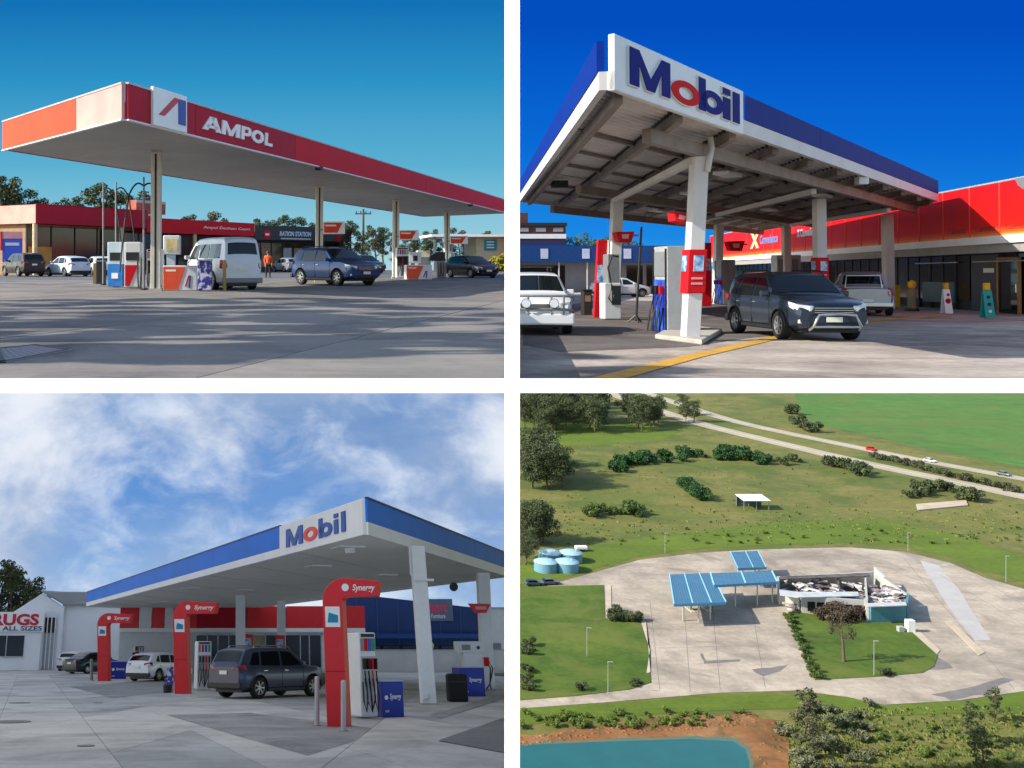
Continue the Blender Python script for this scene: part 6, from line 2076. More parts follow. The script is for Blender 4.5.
for k in range(3):
    p = W3.at((6, 22, -12)[k], 650, 103 + k * 2)
    tree(T_GUM[k], ('large gum tree behind the left end of the rug shop sign', 'gum tree right of the larger one behind the rug shop gable', 'gum tree at the left edge behind the rug shop')[k], W3, (p.x, 103 + k * 2, 0), (1.02, .86, .95)[k], k * 1.7 + .4, 'gum trees behind the rug shop')

# ---------------------------------------------------------------- vehicles and a person
p, th = fit(W3, 'suv', 209, 327, 699, 15, 65)
car('grey_suv', 'suv', paint('slate_grey', (66, 72, 94), .5), 'slate grey off-road car seen from behind between two red arches', W3, p, th, None, 'car', rails='chrome')
p, th = fit(W3, 'hatch', 131, 188, 681.5, 15, 60)
car('white_hatchback', 'hatch', paint('bright_white', (226, 228, 230), .05), 'white hatchback seen from behind left of the middle red arch', W3, p, th)
p, th = fit(W3, 'sedan', 63, 124, 674, 10, 50)
car('dark_sedan', 'sedan', paint('dark_green', (26, 50, 58), .5), 'dark green sedan in front of the white side wall', W3, p, th)
p, th = fit(W3, 'hatch', 57, 92, 671, 40, 85)
car('white_car', 'hatch', paint('plain_white', (214, 216, 218), .05), 'white car mostly hidden behind the dark sedan', W3, p, th)
p = W3.g(135, 676)
person(W3, p, R(60), 1.75, 'person in dark clothes standing behind the white hatchback at the pump', mat('black_jacket', (24, 24, 28), .8), mat('dark_trousers', (30, 30, 40), .8), SKIN, DARK)
# ================================================================ fourth place: abandoned station from the air
PASTURE = ground_mat('rough_pasture', [(0.25, (75, 90, 33)), (0.42, (94, 102, 43)), (0.58, (117, 111, 58)), (0.72, (84, 99, 37))], .030, .5, .60, .95, .4, stain=(63, 83, 30), stain_scale=.035)
LAWN = ground_mat('lawn', [(0.28, (53, 78, 16)), (0.5, (72, 95, 25)), (0.72, (91, 106, 37))], .09, .9, .55, .95, .4, stain=(98, 104, 45), stain_scale=.07)
CROP = ground_mat('green_field', [(0.2, (65, 103, 39)), (0.6, (78, 115, 46)), (0.85, (97, 126, 59))], .016, .12, .55, .95, .2, stain=(94, 104, 47), stain_scale=.02)
PADC = ground_mat('bleached_concrete', [(0.28, (139, 128, 116)), (0.5, (169, 157, 140)), (0.72, (189, 175, 157))], .07, .7, .45, .9, .2, stain=(117, 107, 96), stain_scale=.05)
VERGE = ground_mat('green_verge', [(0.2, (74, 93, 22)), (0.6, (92, 111, 30)), (0.85, (105, 117, 42))], .05, .8, .5, .95, .3)
DIRT = ground_mat('orange_dirt', [(0.2, (110, 69, 37)), (0.5, (139, 96, 58)), (0.8, (156, 120, 85))], .10, 1.0, .5, .95, .4, stain=(70, 66, 35), stain_scale=.12)
ROADC = ground_mat('pale_road', [(0.2, (155, 146, 124)), (0.6, (171, 161, 139)), (0.85, (181, 172, 151))], .03, .6, .25, .9, .1)
OIL = ground_mat('dark_stain', [(0.2, (102, 96, 95)), (0.6, (121, 115, 112)), (0.85, (142, 134, 129))], .2, 2, .3, .9, .1)
yA, yB = 78.0 / ((800 - PPY) / FPX), 78.0 / ((386.5 - PPY) / FPX)
poly = half_right([(-10, yA), (700, yA), (700, yB), (-10, yB)])
q = MB(); q.sheet([(x, y, -.02) for x, y in poly])
gr4 = struct('ground', q, PASTURE, W4)
def spline(pts, n=6):
    out = []
    k = len(pts)
    for i in range(k):
        p0, p1, p2, p3 = (Vector(pts[(i + d) % k]) for d in (-1, 0, 1, 2))
        for j in range(n):
            t = j / n
            out.append(tuple(.5 * ((2 * p1) + (p2 - p0) * t + (2 * p0 - 5 * p1 + 4 * p2 - p3) * t * t + (3 * p1 - p0 - 3 * p2 + p3) * t ** 3)))
    return out
def flat4(pts, z, m, name, wob=0.0, seed=1, parent=None):
    rn = random.Random(seed)
    P = []
    for a in pts:
        v = W4.g(*a)
        P.append((v.x + rn.uniform(-wob, wob), max(v.y + rn.uniform(-wob, wob), yA + .1), z))
    P = [p for p in P]
    q = MB(); q.sheet(P)
    return q.part(name, m, parent or gr4)
def fringe(pts, n=4):
    """Subdivide an outline so that its edge can be made ragged."""
    out = []
    for a, b in zip(pts, pts[1:] + pts[:1]):
        for j in range(n):
            out.append((a[0] + (b[0] - a[0]) * j / n, a[1] + (b[1] - a[1]) * j / n))
    return out
flat4([(793, 387), (800, 412), (815, 424), (860, 433), (930, 449), (1034, 470), (1034, 387)], .02, CROP, 'field')
flat4(fringe([(518, 585), (560, 578), (600, 567), (640, 556), (700, 549), (760, 545), (850, 543), (905, 547), (950, 557), (985, 571), (1034, 585), (1034, 560), (960, 536), (880, 520), (780, 522), (690, 532), (600, 545), (518, 566)]), .02, VERGE, 'grass_verge', .5, 3)
flat4(fringe([(518, 420), (600, 418), (640, 424), (690, 428), (660, 440), (600, 446), (518, 444)]), .015, VERGE, 'grass_verge', .8, 4)
flat4(fringe([(518, 706), (600, 704), (720, 694), (845, 696), (885, 706), (960, 701), (1034, 690), (1034, 712), (900, 716), (800, 708), (700, 712), (518, 726)]), .02, VERGE, 'grass_verge', .4, 5)
def road4(pts, w, m, name, z):
    P = [W4.g(*a) for a in pts]
    S = []
    for i in range(len(P) - 1):
        p0, p1, p2, p3 = P[max(i - 1, 0)], P[i], P[i + 1], P[min(i + 2, len(P) - 1)]
        for j in range(8):
            t = j / 8
            S.append(.5 * ((2 * p1) + (p2 - p0) * t + (2 * p0 - 5 * p1 + 4 * p2 - p3) * t * t + (3 * p1 - p0 - 3 * p2 + p3) * t ** 3))
    S.append(P[-1])
    q = MB(); vs = []
    for i, p in enumerate(S):
        d = (S[min(i + 1, len(S) - 1)] - S[max(i - 1, 0)]).normalized()
        n_ = Vector((-d.y, d.x, 0)) * w / 2
        vs += [(p.x + n_.x, p.y + n_.y, z), (p.x - n_.x, p.y - n_.y, z)]
    q.add(vs, [(2 * i, 2 * i + 1, 2 * i + 3, 2 * i + 2) for i in range(len(S) - 1)])
    o = q.part(name, m, None); place(o, W4); tag(o, kind='structure')
    q = MB(); vs = []
    for i, p in enumerate(S):
        d = (S[min(i + 1, len(S) - 1)] - S[max(i - 1, 0)]).normalized()
        n_ = Vector((-d.y, d.x, 0)) * .12
        vs += [(p.x + n_.x, p.y + n_.y, z + .03), (p.x - n_.x, p.y - n_.y, z + .03)]
    q.add(vs, [(2 * i, 2 * i + 1, 2 * i + 3, 2 * i + 2) for i in range(len(S) - 1)])
    q.part('painted_line', WHITE, o)
    return S
A4 = road4([(592, 387), (615, 395), (660, 411), (705, 425), (770, 441), (860, 462), (950, 481), (1040, 500)], 9.0, ROADC, 'highway', .05)
B4 = road4([(630, 387), (652, 395), (700, 411), (750, 425), (850, 446), (930, 462), (1040, 482)], 7.5, ROADC, 'highway', .06)
# concrete pad and lawns
pad = [(516, 591), (560, 582), (600, 571), (640, 560), (700, 553), (760, 549.5), (850, 547.5), (905, 552), (950, 563), (985, 578), (1034, 592), (1034, 690), (960, 700.5), (885, 705), (848, 697), (800, 690.5), (720, 693), (600, 703), (516, 709)]
q = MB(); q.prism([(W4.g(*a).x, W4.g(*a).y, -.1) for a in pad], (0, 0, .16))
pd = q.part('concrete_yard', PADC, None); place(pd, W4); tag(pd, kind='structure')
ll = [(516, 587.5), (604, 585.5), (605, 618), (640, 621), (649, 650), (651, 683), (630, 690), (575, 696.5), (516, 701)]
q = MB(); q.prism([(W4.g(*a).x, W4.g(*a).y, -.05) for a in ll], (0, 0, .2)); lw = q.part('lawn', LAWN, None); place(lw, W4); tag(lw, kind='structure')
cl = [(787.5, 614), (800, 613), (868, 623), (905, 622.5), (917, 633), (938, 656), (934, 667), (922, 673.5), (880, 677), (815, 680.5)]
q = MB(); q.prism([(W4.g(*a).x, W4.g(*a).y, -.05) for a in cl], (0, 0, .2)); lc = q.part('lawn', LAWN, None); place(lc, W4); tag(lc, kind='structure')
TANC = mat('tan_concrete', (178, 164, 142), .85, var=.14, scale=.3)
for pts in ([(605.5, 586), (611, 586), (611.5, 620), (606, 619)], [(641, 622), (646, 622), (650.5, 673), (646.5, 674), (650, 651)], [(908, 629), (916, 628), (940, 651), (937, 655)], [(945, 622), (951, 621), (985, 653), (979, 656)]):
    q = MB(); q.prism([(W4.g(*a).x, W4.g(*a).y, .062) for a in pts], (0, 0, .12)); q.part('kerb_strip', TANC, pd)
def cover4(pts, m, z, name, seed=2, w=.35):
    rn = random.Random(seed)
    q = MB(); q.sheet([(W4.g(*a).x + rn.uniform(-w, w), W4.g(*a).y + rn.uniform(-w, w), z) for a in fringe(pts, 3)])
    return q.part(name, m, pd)
cover4([(900, 662), (935, 654), (952, 668), (918, 672)], OIL, .068, 'oil_stain', 3)
cover4([(930, 694), (960, 690), (1000, 678), (1012, 680), (985, 694), (950, 700)], OIL, .068, 'oil_stain', 4)
cover4([(752, 670), (772, 668), (788, 664), (786, 669), (762, 676)], OIL, .068, 'oil_stain', 5)
cover4([(700, 654), (703, 654), (706, 661), (740, 659.5), (740, 662), (704, 664)], OIL, .069, 'oil_stain', 6, .1)
cover4([(920, 560), (940, 566), (960, 590), (990, 640), (975, 640), (940, 595)], mat('grey_drive', (168, 164, 160), .9, var=.1, scale=.2), .064, 'drive_strip', 7)
for k, (a, b) in enumerate((((655, 625), (778, 622)), ((658, 648), (795, 645)), ((650, 600), (660, 690)), ((720, 690), (712, 606)), ((765, 688), (752, 610)), ((690, 692), (684, 606)), ((940, 575), (1024, 625)), ((960, 565), (1024, 606)), ((905, 560), (1015, 690)))):
    p0, p1 = W4.g(*a), W4.g(*b)
    q = MB(); q.wall(p0[:2], p1[:2], .0605, .066, .10); q.part('slab_joint', OIL, pd)
# pond and its bank
flat4(fringe([(516, 737), (560, 731), (640, 722), (700, 716), (745, 713), (775, 722), (790, 742), (797, 796), (516, 796)], 5), .10, DIRT, 'dirt_bank', .9, 8)
flat4(fringe([(516, 743.5), (600, 740), (690, 737), (736, 739), (750, 748), (754, 762), (755, 798), (516, 798)], 5), .115, mat('murky_shallows', (104, 100, 62), .4, rgb2=(70, 104, 88), scale=.2), 'shallows', .35, 18)
WAT = mat('pond_water', (24, 90, 88), .12, var=.10, scale=.15, spec=.5, bump=.25, bscale=.8)
q = MB()
P = [W4.g(*a) for a in fringe([(516, 746), (600, 742.5), (690, 739.5), (733, 742), (745, 750), (749, 762), (750, 798), (516, 798)], 4)]
q.sheet([(p.x, p.y, .13) for p in P]); wt = q.part('pond', WAT, None); place(wt, W4); tag(wt, kind='structure')
# ruts and mounds along the bank
rn = random.Random(77)
q = MB()
for k in range(260):
    t = rn.random()
    px = 518 + t * 270
    py = 742 - 26 * max(0, (px - 518) / 270) ** .8 + rn.uniform(-4, 6) if px < 758 else rn.uniform(722, 768)
    p = W4.g(px, py)
    r = rn.uniform(.10, .42)
    q.lathe([(r, 0), (r * .8, r * .22), (r * .35, r * .38), (.02, r * .42)], 7, Matrix.Translation((p.x, p.y, .09)))
bm_ = q.part('clods', DIRT, gr4, 60, kind='stuff')

# ---------------------------------------------------------------- blue canopy roofs
RB = mat('roof_blue', (64, 108, 136), .6, var=.08, scale=.3, spec=.3)
RIB = mat('roof_rib_pale', (140, 196, 216), .5, var=.05)
def roof4(pts, h, cuts, lab, posts):
    P = [W4.g(px, py, h) for px, py in pts]          # back left, back right, front right, front left
    T = thing('canopy_roof', lab, 'canopy', W4, (0, 0, 0), 0, 'blue canopy roofs')
    def B(u, v, z=0): 
        a, b = P[0].lerp(P[1], u), P[3].lerp(P[2], u)
        return a.lerp(b, v) + Vector((0, 0, z))
    ed = [0] + cuts + [1]
    for u0, u1 in zip(ed, ed[1:]):
        q = MB(); q.prism([B(u0 + .006, 0), B(u1 - .006, 0), B(u1 - .006, 1), B(u0 + .006, 1)], (0, 0, -.12)); q.part('roof_sheet', RB, T)
        n_ = 7
        for k in range(1, n_):
            u = u0 + (u1 - u0) * k / n_
            q = MB(); q.prism([B(u - .004, 0, .001), B(u + .004, 0, .001), B(u + .004, 1, .001), B(u - .004, 1, .001)], (0, 0, .05)); q.part('standing_seam', mat('roof_blue_seam', (72, 118, 146), .6), T)
    for u in ed:
        q = MB(); q.prism([B(u - .012, -.02, .002), B(u + .012, -.02, .002), B(u + .012, 1.0, .002), B(u - .012, 1.0, .002)], (0, 0, .09)); q.part('ridge_cap', RIB, T)
    for a, b in ((P[3], P[2]), (P[0], P[3]), (P[1], P[2]), (P[0], P[1])):
        q = MB(); d = (b - a); n_ = Vector((-d.y, d.x, 0)).normalized() * .1
        q.prism([a - n_, a + n_, a + n_ + Vector((0, 0, .06)), a - n_ + Vector((0, 0, .06))], d); 
        q2 = MB(); q2.prism([a - n_ + Vector((0, 0, -.55)), a + n_ + Vector((0, 0, -.55)), a + n_ + Vector((0, 0, -.01)), a - n_ + Vector((0, 0, -.01))], d); q2.part('fascia', mat('fascia_steel_blue', (70, 132, 168), .5), T)
    for (u, v) in posts:
        b = B(u, v)
        q = MB(); q.cyl((b.x, b.y, .05), (b.x, b.y, h - .1), .16, n=10); q.part('post', LGREY, T)
    return T
roof4([(669.5, 574.5), (711, 573), (726, 602), (674, 604)], 5.2, [.36, .72], 'large blue sheeted canopy roof nearest the left lawn', [(.2, .25), (.2, .8), (.75, .25), (.75, .8), (.5, .85)])
roof4([(710.5, 573.2), (772, 571), (777, 581.5), (714, 585)], 5.75, [.5], 'long blue link roof between the large canopy and the ruined building', [(.35, .8), (.7, .8), (.95, .7)])
roof4([(730.5, 552), (758, 551), (766, 567), (738, 568)], 5.2, [.55], 'small blue canopy roof at the back', [(.2, .3), (.8, .3), (.2, .85), (.8, .85)])
# old pump islands under the canopy
for px, py in ((690, 610), (706, 609)):
    a = W4.g(px, py)
    T = thing('old_pump_island', 'bare pump island under the front edge of the large blue roof', 'kerb', W4, a, 0, 'old pump islands')
    q = MB(); q.span((-.5, -2, .05), (.5, 2, .25)); q.part('kerb', TANC, T, bevel=.05)
    q = MB(); q.span((-.25, -.6, .25), (.25, .6, 1.5)); q.part('pump_stub', GREY, T, bevel=.05)

# ---------------------------------------------------------------- ruined building
RUW = mat('ruin_white', (172, 172, 166), .8, var=.16, scale=.4)
RUT = mat('ruin_teal', (66, 120, 132), .7, var=.15, scale=.4)
RUD = mat('burnt_dark', (60, 54, 52), .9, rgb2=(112, 102, 96), scale=.5)
ru = thing('ruined_building', 'burnt out roofless building with pale broken walls and teal end', 'building', W4)
def gv(px, py): 
    v = W4.g(px, py); return (v.x, v.y)
def wall4(a, b, h0, h1, m, name='wall', t=.5, z=.06):
    q = MB(); q.wall(gv(*a), gv(*b), z, h0, t, z, h1); return q.part(name, m, ru)
q = MB(); q.prism([(*gv(*a), .062) for a in ((778, 604), (800, 612), (866, 618), (868, 622), (906, 621), (908, 606), (884, 594), (874, 586), (778, 589))], (0, 0, .25)); q.part('burnt_floor', RUD, ru)
wall4((801, 611.5), (866, 616.5), 3.6, 3.7, RUW)
wall4((780, 604), (800.5, 611), 3.3, 3.5, RUW)
wall4((866.5, 616.8), (869, 622), 4.0, 3.4, RUW)
wall4((869.5, 622), (904.5, 621), 3.6, 3.8, RUT, 'end_wall')
wall4((904.8, 621), (907, 607), 3.7, 3.0, RUT, 'end_wall')
wall4((907, 606.5), (884, 593), 2.6, 3.4, RUW)
wall4((884, 593), (874, 586.5), 3.8, 4.8, RUW, 'broken_gable')
wall4((873.5, 586.3), (779, 590.5), 3.4, 3.2, RUW, 'back_wall')
wall4((779, 590), (780, 603.5), 3.2, 3.3, RUW)
wall4((838, 588), (842, 612), 2.8, 3.0, RUD, 'inner_wall', .3)
wall4((812, 589), (814, 610), 2.6, 2.2, RUD, 'inner_wall', .3)
wall4((866, 588), (868, 616), 3.2, 3.6, RUW, 'inner_wall', .35)
for k in range(6):
    u = (k + .35) / 6.3
    a = W4.g(804 + 58 * u, 611.8 + 4.5 * u)
    q = MB(); q.box((a.x + .8, a.y - .75, 1.5), (2.2, .10, 2.1), 0); q.part('empty_window', DARK, ru)
# roof edges that still stand
def slab4(pts, h, m, name, t=.18):
    q = MB(); q.prism([tuple(W4.g(px, py, h)[:2]) + (h,) for px, py in pts], (0, 0, t)); return q.part(name, m, ru)
slab4([(779, 590), (797, 592.5), (858, 592.5), (859, 596.5), (798, 598), (780, 595.5)], 3.75, mat('verandah_white', (176, 180, 180), .7, var=.16, scale=.5), 'verandah_roof')
slab4([(780, 577), (868, 573.5), (870, 576.5), (780, 580)], 3.45, RUD, 'burnt_roof_edge')
slab4([(867, 604), (905, 602.5), (907, 606), (868, 607.5)], 3.85, MATS['verandah_white'], 'end_roof')
rn = random.Random(9)
q = MB()
for k in range(240):
    px, py = rn.uniform(784, 870), rn.uniform(591, 611)
    if k > 120: px, py = rn.uniform(868, 902), rn.uniform(597, 616)
    p = W4.g(px, py)
    M = Matrix.Rotation(rn.uniform(0, 3), 3, 'Z') @ Matrix.Rotation(rn.uniform(-.5, .5), 3, 'X')
    q.box((p.x, p.y, rn.uniform(.5, 2.9)), (rn.uniform(.4, 3.2) * (1.8 if k % 5 == 0 else 1), rn.uniform(.2, 1.0) * (2.2 if k % 5 == 0 else 1), rn.uniform(.08, .3)), M=M)
q.part('rubble', mat('rubble_mix', (104, 92, 90), .9, rgb2=(206, 200, 196), scale=.35, detail=1, thresh=(.42, .58)), ru, kind='stuff')

# ---------------------------------------------------------------- tanks, shed, small things
TK = mat('tank_pale', (150, 186, 196), .5, var=.08); TKB = mat('tank_wall', (96, 142, 160), .6, var=.1)
for px, py, lab in ((552, 563.5, 'round water tank at the back left of the four'), (573, 563.5, 'round water tank at the back right of the four'),
                    (548, 573, 'round water tank at the front left of the four'), (569, 573, 'round water tank at the front right of the four')):
    a = W4.g(px, py)
    T = thing('water_tank', lab, 'tank', W4, (a.x, a.y + 2, 0), 0, 'water tanks beside the yard')
    q = MB(); q.cyl((0, 0, 0), (0, 0, 2.3), 2.9, n=28); q.part('tank_wall', TKB, T, 40)
    q = MB(); q.lathe([(3.0, 2.3), (2.9, 2.42), (1.6, 2.85), (.3, 3.05), (.02, 3.06)], 28); q.part('tank_roof', TK, T, 40)
    q = MB(); q.cyl((1.2, -.6, 2.8), (1.2, -.6, 3.1), .35, n=12); q.part('hatch', LGREY, T)
a = W4.g(744, 510)
T = thing('open_shed', 'small open shed with a pale sloping roof in the pasture', 'shed', W4, a)
w = W4.g(769, 510).x - a.x
q = MB(); q.prism([(-.3, -.5, 2.9), (w + .3, -.5, 2.9), (w + .3, 5.5, 3.6), (-.3, 5.5, 3.6)], (0, 0, .15)); q.part('roof', mat('shed_roof', (214, 218, 218), .6, var=.05), T)
for x in (0, w * .5, w):
    for y in (0, 5):
        q = MB(); q.cyl((x, y, 0), (x, y, 2.9 + y * .11), .12, n=8); q.part('post', GREY, T)
q = MB(); q.span((0, 5.1, 0), (w, 5.25, 3.3)); q.part('back_wall', mat('shed_wall', (70, 84, 76), .8), T)
a = [W4.g(*p) for p in ((916, 505), (966, 501), (968, 506), (918, 511))]
q = MB(); q.prism([(p.x, p.y, 0) for p in a], (0, 0, .35)); single('old_slab', q, TANC, 'bare concrete slab by the highway', 'slab', W4)
a = W4.g(581, 551)
T = thing('white_trailer', 'small white trailer behind the tanks', 'trailer', W4, a)
q = MB(); q.span((-1.6, -.8, .5), (1.6, .8, 1.4)); q.part('body', WHITE, T, bevel=.2)
for x in (-.5, .6):
    q = MB(); q.cyl((x, -.9, .35), (x, .9, .35), .35, n=14); q.part('wheel', BLACK, T)
q = MB(); q.tube([(1.6, 0, .6), (2.6, 0, .5)], .06, 6); q.part('drawbar', DARK, T)
a = W4.g(910, 632)
T = thing('white_cabinet', 'white service cabinet on the lawn by the teal wall', 'cabinet', W4, a)
q = MB(); q.span((-.8, -.6, .14), (.8, .6, 2.6)); q.part('cabinet', WHITE, T, bevel=.08)
q = MB(); q.span((-2.6, -.5, .14), (-1.4, .5, 1.2)); q.part('meter_box', LGREY, T, bevel=.06)
def tiny_car(px, py, rz, m, lab, group, S=W4):
    a = S.g(px, py)
    T = thing('car', lab, 'car', S, a, rz, group)
    q = MB()
    q.prism([(-2.2, -.88, .35), (2.2, -.88, .35), (2.25, -.88, .75), (1.2, -.88, .95), (-2.1, -.88, 1.0), (-2.25, -.88, .7)], (0, 1.76, 0)); q.part('body', m, T, bevel=.12)
    q = MB(); q.prism([(-1.9, -.74, .95), (1.0, -.74, .93), (.35, -.66, 1.45), (-1.4, -.66, 1.45)], (0, 1.44, 0)); q.part('cabin', CARGLASS, T, bevel=.1)
    q = MB(); q.span((-1.3, -.62, 1.44), (.3, .62, 1.49)); q.part('roof', m, T)
    for x in (-1.35, 1.35):
        for y in (-.9, .7):
            q = MB(); q.cyl((x, y, .33), (x, y + .2, .33), .33, n=14); q.part('wheel', BLACK, T)
    return T
tiny_car(534, 585.5, .1, paint('slate_blue', (70, 84, 104)), 'grey blue car left of the two parked below the tanks', 'cars below the tanks')
tiny_car(550, 584.5, .15, paint('dull_grey', (96, 100, 106)), 'grey car right of the two parked below the tanks', 'cars below the tanks')
def on_road(S, f): 
    i = f * (len(S) - 1); k = min(int(i), len(S) - 2)
    p = S[k].lerp(S[k + 1], i - k); d = S[k + 1] - S[k]
    return p, math.atan2(d.y, d.x)
for S, px, m, lab in ((B4, 874, RED, 'small red car on the farther highway lane'), (B4, 925, WHITE, 'white truck shape on the farther highway lane'), (B4, 1010, paint('dull_grey', (96, 100, 106)), 'grey car on the farther lane near the right edge')):
    p = min(S, key=lambda s: abs(W4.px(s)[0] - px)); i = S.index(p); d = S[i + 1] - p
    u, v = W4.px(p)
    tiny_car(u, v, math.atan2(d.y, d.x), m, lab, 'vehicles on the highway')
# light poles
for px, pb, pt, lab in ((608, 694, 662, 'thin light pole on the left lawn'), (874, 676, 641, 'thin light pole on the middle lawn'), (587, 657, 628, 'thin pole beside the square of lawn'), (665, 553, 533, 'thin pole at the top of the yard left'), (908, 551, 533, 'thin pole at the top of the yard right'), (1006, 582, 556, 'thin pole at the right of the yard edge')):
    a = W4.g(px, pb); h = W4.at(px, pt, a.y).z
    T = thing('light_pole', lab, 'pole', W4, a, 0, 'light poles round the yard')
    q = MB(); q.cyl((0, 0, 0), (0, 0, h), .06, .04, 8); q.part('pole', LGREY, T)
    q = MB(); q.box((.4, 0, h), (.9, .2, .12)); q.part('lamp_head', LGREY, T)

# ---------------------------------------------------------------- vegetation
rn = random.Random(4)
AIR_DARK = foliage('foliage_air_dark', (46, 58, 36), (84, 94, 58))
def grove(px0, px1, py0, py1, n, sc, lab, lm, group, protos=T_ROUND):
    for k in range(n):
        px, py = rn.uniform(px0, px1), rn.uniform(py0, py1)
        a = W4.g(px, py)
        s_ = rn.uniform(*sc)
        x_ = max(a.x, EDGE * a.y + 1.2 + 2.2 * s_)
        tree(protos[k % 3], lab, W4, (x_, a.y, 0), s_, rn.uniform(0, 6), group, leafm=lm)
OLV = foliage('foliage_grey_olive', (52, 58, 40), (92, 94, 66))
grove(520, 604, 402, 434, 60, (1.3, 2.2), 'dark tree in the grove at the upper left corner', AIR_DARK, 'grove at the upper left')
grove(625, 662, 418, 432, 10, (1.3, 2.0), 'dark tree in the clump beside the start of the highway', AIR_DARK, 'clump by the highway')
grove(683, 697, 415, 424, 3, (1.0, 1.4), 'dark tree between the clump and the highway', AIR_DARK, 'trees at the highway')
grove(520, 562, 462, 490, 22, (1.3, 2.1), 'dark tree in the left edge clump above the tanks', AIR_DARK, 'left edge clump')
grove(520, 543, 530, 547, 9, (1.0, 1.5), 'dark tree close above the water tanks', AIR_DARK, 'trees above the tanks')
grove(520, 524, 556, 566, 2, (.8, 1.1), 'dark tree left of the water tanks', AIR_DARK, 'trees left of the tanks')
def bushes(lst, lab, group, lm, sc):
    for k, (px, py) in enumerate(lst):
        a = W4.g(px, py)
        tree(T_BUSH[k % 3], lab, W4, (a.x, a.y, 0), rn.uniform(*sc), rn.uniform(0, 6), group, 'bush', 'bush', lm)
bushes([(rn.uniform(625, 750), 0) for _ in range(0)], '', '', LEAF_GREEN, (1, 2))
DG = foliage('foliage_deep_green', (28, 58, 28), (56, 92, 44))
bushes([(685 + 4.2 * k, 487 + 3.2 * k + rn.uniform(-1, 1)) for k in range(5)] + [(689 + 4 * k, 491 + 3 * k) for k in range(4)], 'deep green bush in the oblong thicket left of the open shed', 'oblong thicket', DG, (3.0, 4.2))
bushes([(600 + rn.uniform(-8, 38), 512 + rn.uniform(-6, 7)) for _ in range(12)], 'green bush in the loose patch left of the oblong thicket', 'loose bush patch', LEAF_GREEN, (2.0, 3.6))
hb = []
for k in range(46):
    t = rn.random()
    hb.append((612 + 155 * t, 470 - 14 * math.sin(t * 2.6) + rn.uniform(-5, 5) * (1 - .4 * t)))
bushes(hb, 'dark green bush in the long low band across the pasture', 'long band of bushes', DG, (2.6, 4.4))
bushes([(794, 462), (783, 465)], 'dark bush beside the near highway lane', 'bushes at the highway', AIR_DARK, (3.2, 4.2))
bushes([(828 + 5 * k + rn.uniform(-2, 2), 466 + 1.3 * k + rn.uniform(-2, 2)) for k in range(8)], 'dark bush in the row below the near highway lane', 'row of bushes below the highway', AIR_DARK, (3, 4.6))
bushes([(905 + rn.uniform(0, 50), 490 + rn.uniform(-2, 8)) for _ in range(9)], 'dark bush beside the bare concrete slab', 'bushes at the slab', AIR_DARK, (2.6, 4.2))
bushes([(967, 500), (971, 501)], 'large dark bush at the right end of the bare slab', 'bushes right of the slab', AIR_DARK, (4, 5))
bushes([(873 + 7.5 * k, 457 + 1.9 * k + rn.uniform(-1, 1)) for k in range(20)], 'low bush on the strip between the highway lanes', 'bushes between the lanes', OLV, (1.6, 2.8))
bushes([(797, 424), (801, 428), (806, 431), (792, 414), (812, 432)], 'dark bush at the corner of the green field', 'bushes at the field corner', AIR_DARK, (4, 5.5))
bushes([(529, 646), (527, 654), (528, 672), (526, 682), (528, 690)], 'small dark shrub in the row at the left edge of the lawn', 'lawn edge shrubs', AIR_DARK, (1.3, 1.9))
bushes([(614 + 3.5 * k, 621) for k in range(8)] + [(614, 615), (617, 612)], 'clipped shrub at the upper corner of the left lawn', 'clipped shrubs', AIR_DARK, (1.2, 2.2))
bushes([(637, 684), (581, 690), (633, 686)], 'small shrub near the lower edge of the left lawn', 'lower lawn shrubs', AIR_DARK, (1.0, 1.7))
bushes([(788 + 27 * t / 10 + rn.uniform(0, 2), 618 + 60 * t / 10) for t in range(11)], 'low shrub along the left side of the middle lawn', 'middle lawn border', LEAF_GREEN, (1.0, 1.6))
bushes([(832, 618), (838, 620), (845, 619), (852, 621), (826, 621), (858, 618)], 'dry reddish bush beneath the bare tree', 'dry bushes', foliage('foliage_rust', (58, 48, 40), (88, 74, 58)), (2.4, 3.6))
bushes([(884, 676), (889, 675)], 'small shrub at the lower edge of the middle lawn', 'lower middle lawn shrubs', AIR_DARK, (.9, 1.4))
sc_ = []
for k in range(34):
    sc_.append((rn.uniform(783, 878), rn.uniform(706, 778)))
bushes(sc_, 'grey green scrub bush in the thicket right of the orange bank', 'scrub thicket', foliage('foliage_scrub', (84, 92, 66), (124, 126, 92)), (1.0, 2.1))
bushes([(rn.uniform(880, 1024), rn.uniform(716, 776)) for _ in range(40)], 'low green bush in the rough ground at the lower right', 'rough ground bushes', foliage('foliage_fresh', (70, 96, 36), (116, 130, 60)), (.5, 1.2))
bushes([(518 + rn.uniform(4, 225), rn.uniform(712, 728)) for _ in range(60)], 'low bush on the grassy strip above the pond bank', 'bank top bushes', foliage('foliage_fresh', (70, 96, 36), (116, 130, 60)), (.6, 1.3))
bushes([(rn.uniform(560, 1020), 536 + rn.uniform(-8, 8)) for _ in range(40)], 'low bush along the rim of grass behind the yard', 'yard rim bushes', foliage('foliage_fresh', (70, 96, 36), (116, 130, 60)), (.5, 1.1))
T_TALL = tree_proto(7, 1.7, 91, AIR_DARK, 900, .2, .1)
for px, py, h, lab in ((994, 722, 6, 'small dark upright tree at the right edge of the rough ground'), (972, 744, 7, 'upright dark tree lower in the rough ground'), (983, 772, 7, 'dark tree at the lower right corner'), (805, 735, 8, 'tall scrub tree in the thicket by the orange bank'), (815, 756, 7, 'scrub tree at the bottom of the thicket')):
    a = W4.g(px, py)
    tree(T_TALL, lab, W4, (a.x, a.y, 0), h / 7, px, 'upright trees at the lower right', leafm=AIR_DARK if px > 900 else OLV)
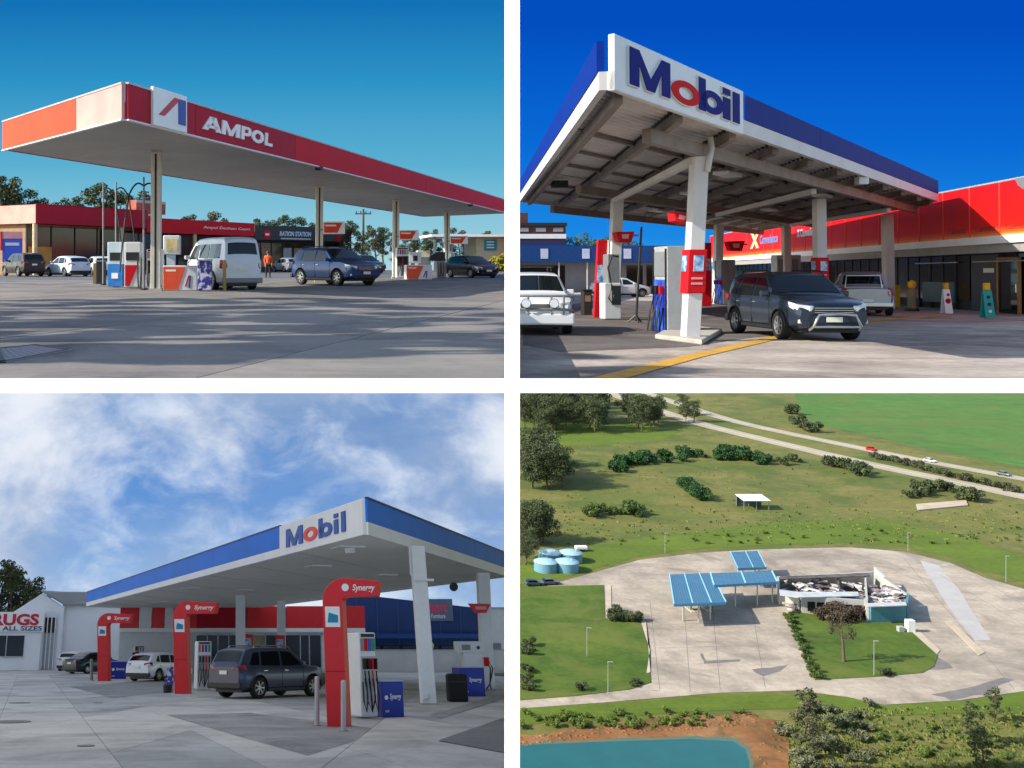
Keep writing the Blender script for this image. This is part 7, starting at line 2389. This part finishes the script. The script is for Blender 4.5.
# bare tree on the middle lawn
a = W4.g(844, 662)
h = W4.at(844, 603, a.y).z
T = thing('bare_tree', 'tall nearly bare brown tree on the middle lawn before the ruin', 'tree', W4, a)
q = MB(); q.tube([(0, 0, 0), (-.2, 0, h * .3), (-.5, .1, h * .6), (-.7, 0, h * .97)], .32, 8, .06)
rn2 = random.Random(12)
bl = []
for k in range(34):
    f = .35 + .6 * rn2.random()
    a0 = Vector((-.2 - .5 * f, 0, h * f))
    ang = rn2.uniform(0, 6.28)
    ln = (1.1 - f) * 1.9 + .5
    e = a0 + Vector((math.cos(ang) * ln, math.sin(ang) * ln, ln * .6))
    q.tube([a0, (a0 + e) / 2 + Vector((0, 0, .2)), e], .06, 5, .015)
    bl.append((e.x, e.y, e.z, .75, .9))
q.part('trunk', BARK, T, 60)
me = leaf_mesh('crown', bl, 700, .20, 5); me.materials.append(foliage('foliage_dead', (52, 46, 40), (84, 74, 60)))
o = bpy.data.objects.new('crown', me); COL.objects.link(o); o.parent = T
# tussocks of rough grass over the open ground
rn = random.Random(21)
vs, fs = [], []
def tuft(px, py, s_):
    p = W4.g(px, py)
    if p.x < EDGE * p.y + .3: return
    if min((p - u).length for u in A4[::2]) < 9 or min((p - u).length for u in B4[::2]) < 8: return
    if px > 790 and py < 433 + (px - 800) * .17 and py < 470: return
    for k in range(3):
        a_ = rn.uniform(0, 3.14); c, d = math.cos(a_) * s_, math.sin(a_) * s_
        i = len(vs); hh = s_ * rn.uniform(.5, 1.0)
        vs.extend([(p.x - c, p.y - d, .0), (p.x + c, p.y + d, .0), (p.x + c * .7, p.y + d * .7 + .2, hh), (p.x - c * .7, p.y - d * .7 + .2, hh)])
        fs.append((i, i + 1, i + 2, i + 3))
for k in range(1500): tuft(rn.uniform(790, 1030), rn.uniform(708, 770), rn.uniform(.15, .4))
for k in range(700): tuft(rn.uniform(518, 1030), 398 + 140 * rn.random() ** .8, rn.uniform(.2, .5))
for k in range(300): tuft(rn.uniform(518, 1030), rn.uniform(510, 545), rn.uniform(.25, .6))
vs = [v for v in vs]
me = bpy.data.meshes.new('grass'); me.from_pydata(vs, [], fs); me.materials.append(foliage('foliage_grass', (78, 94, 38), (108, 112, 54)))
o = bpy.data.objects.new('grass', me); COL.objects.link(o); place(o, W4); tag(o, kind='stuff')
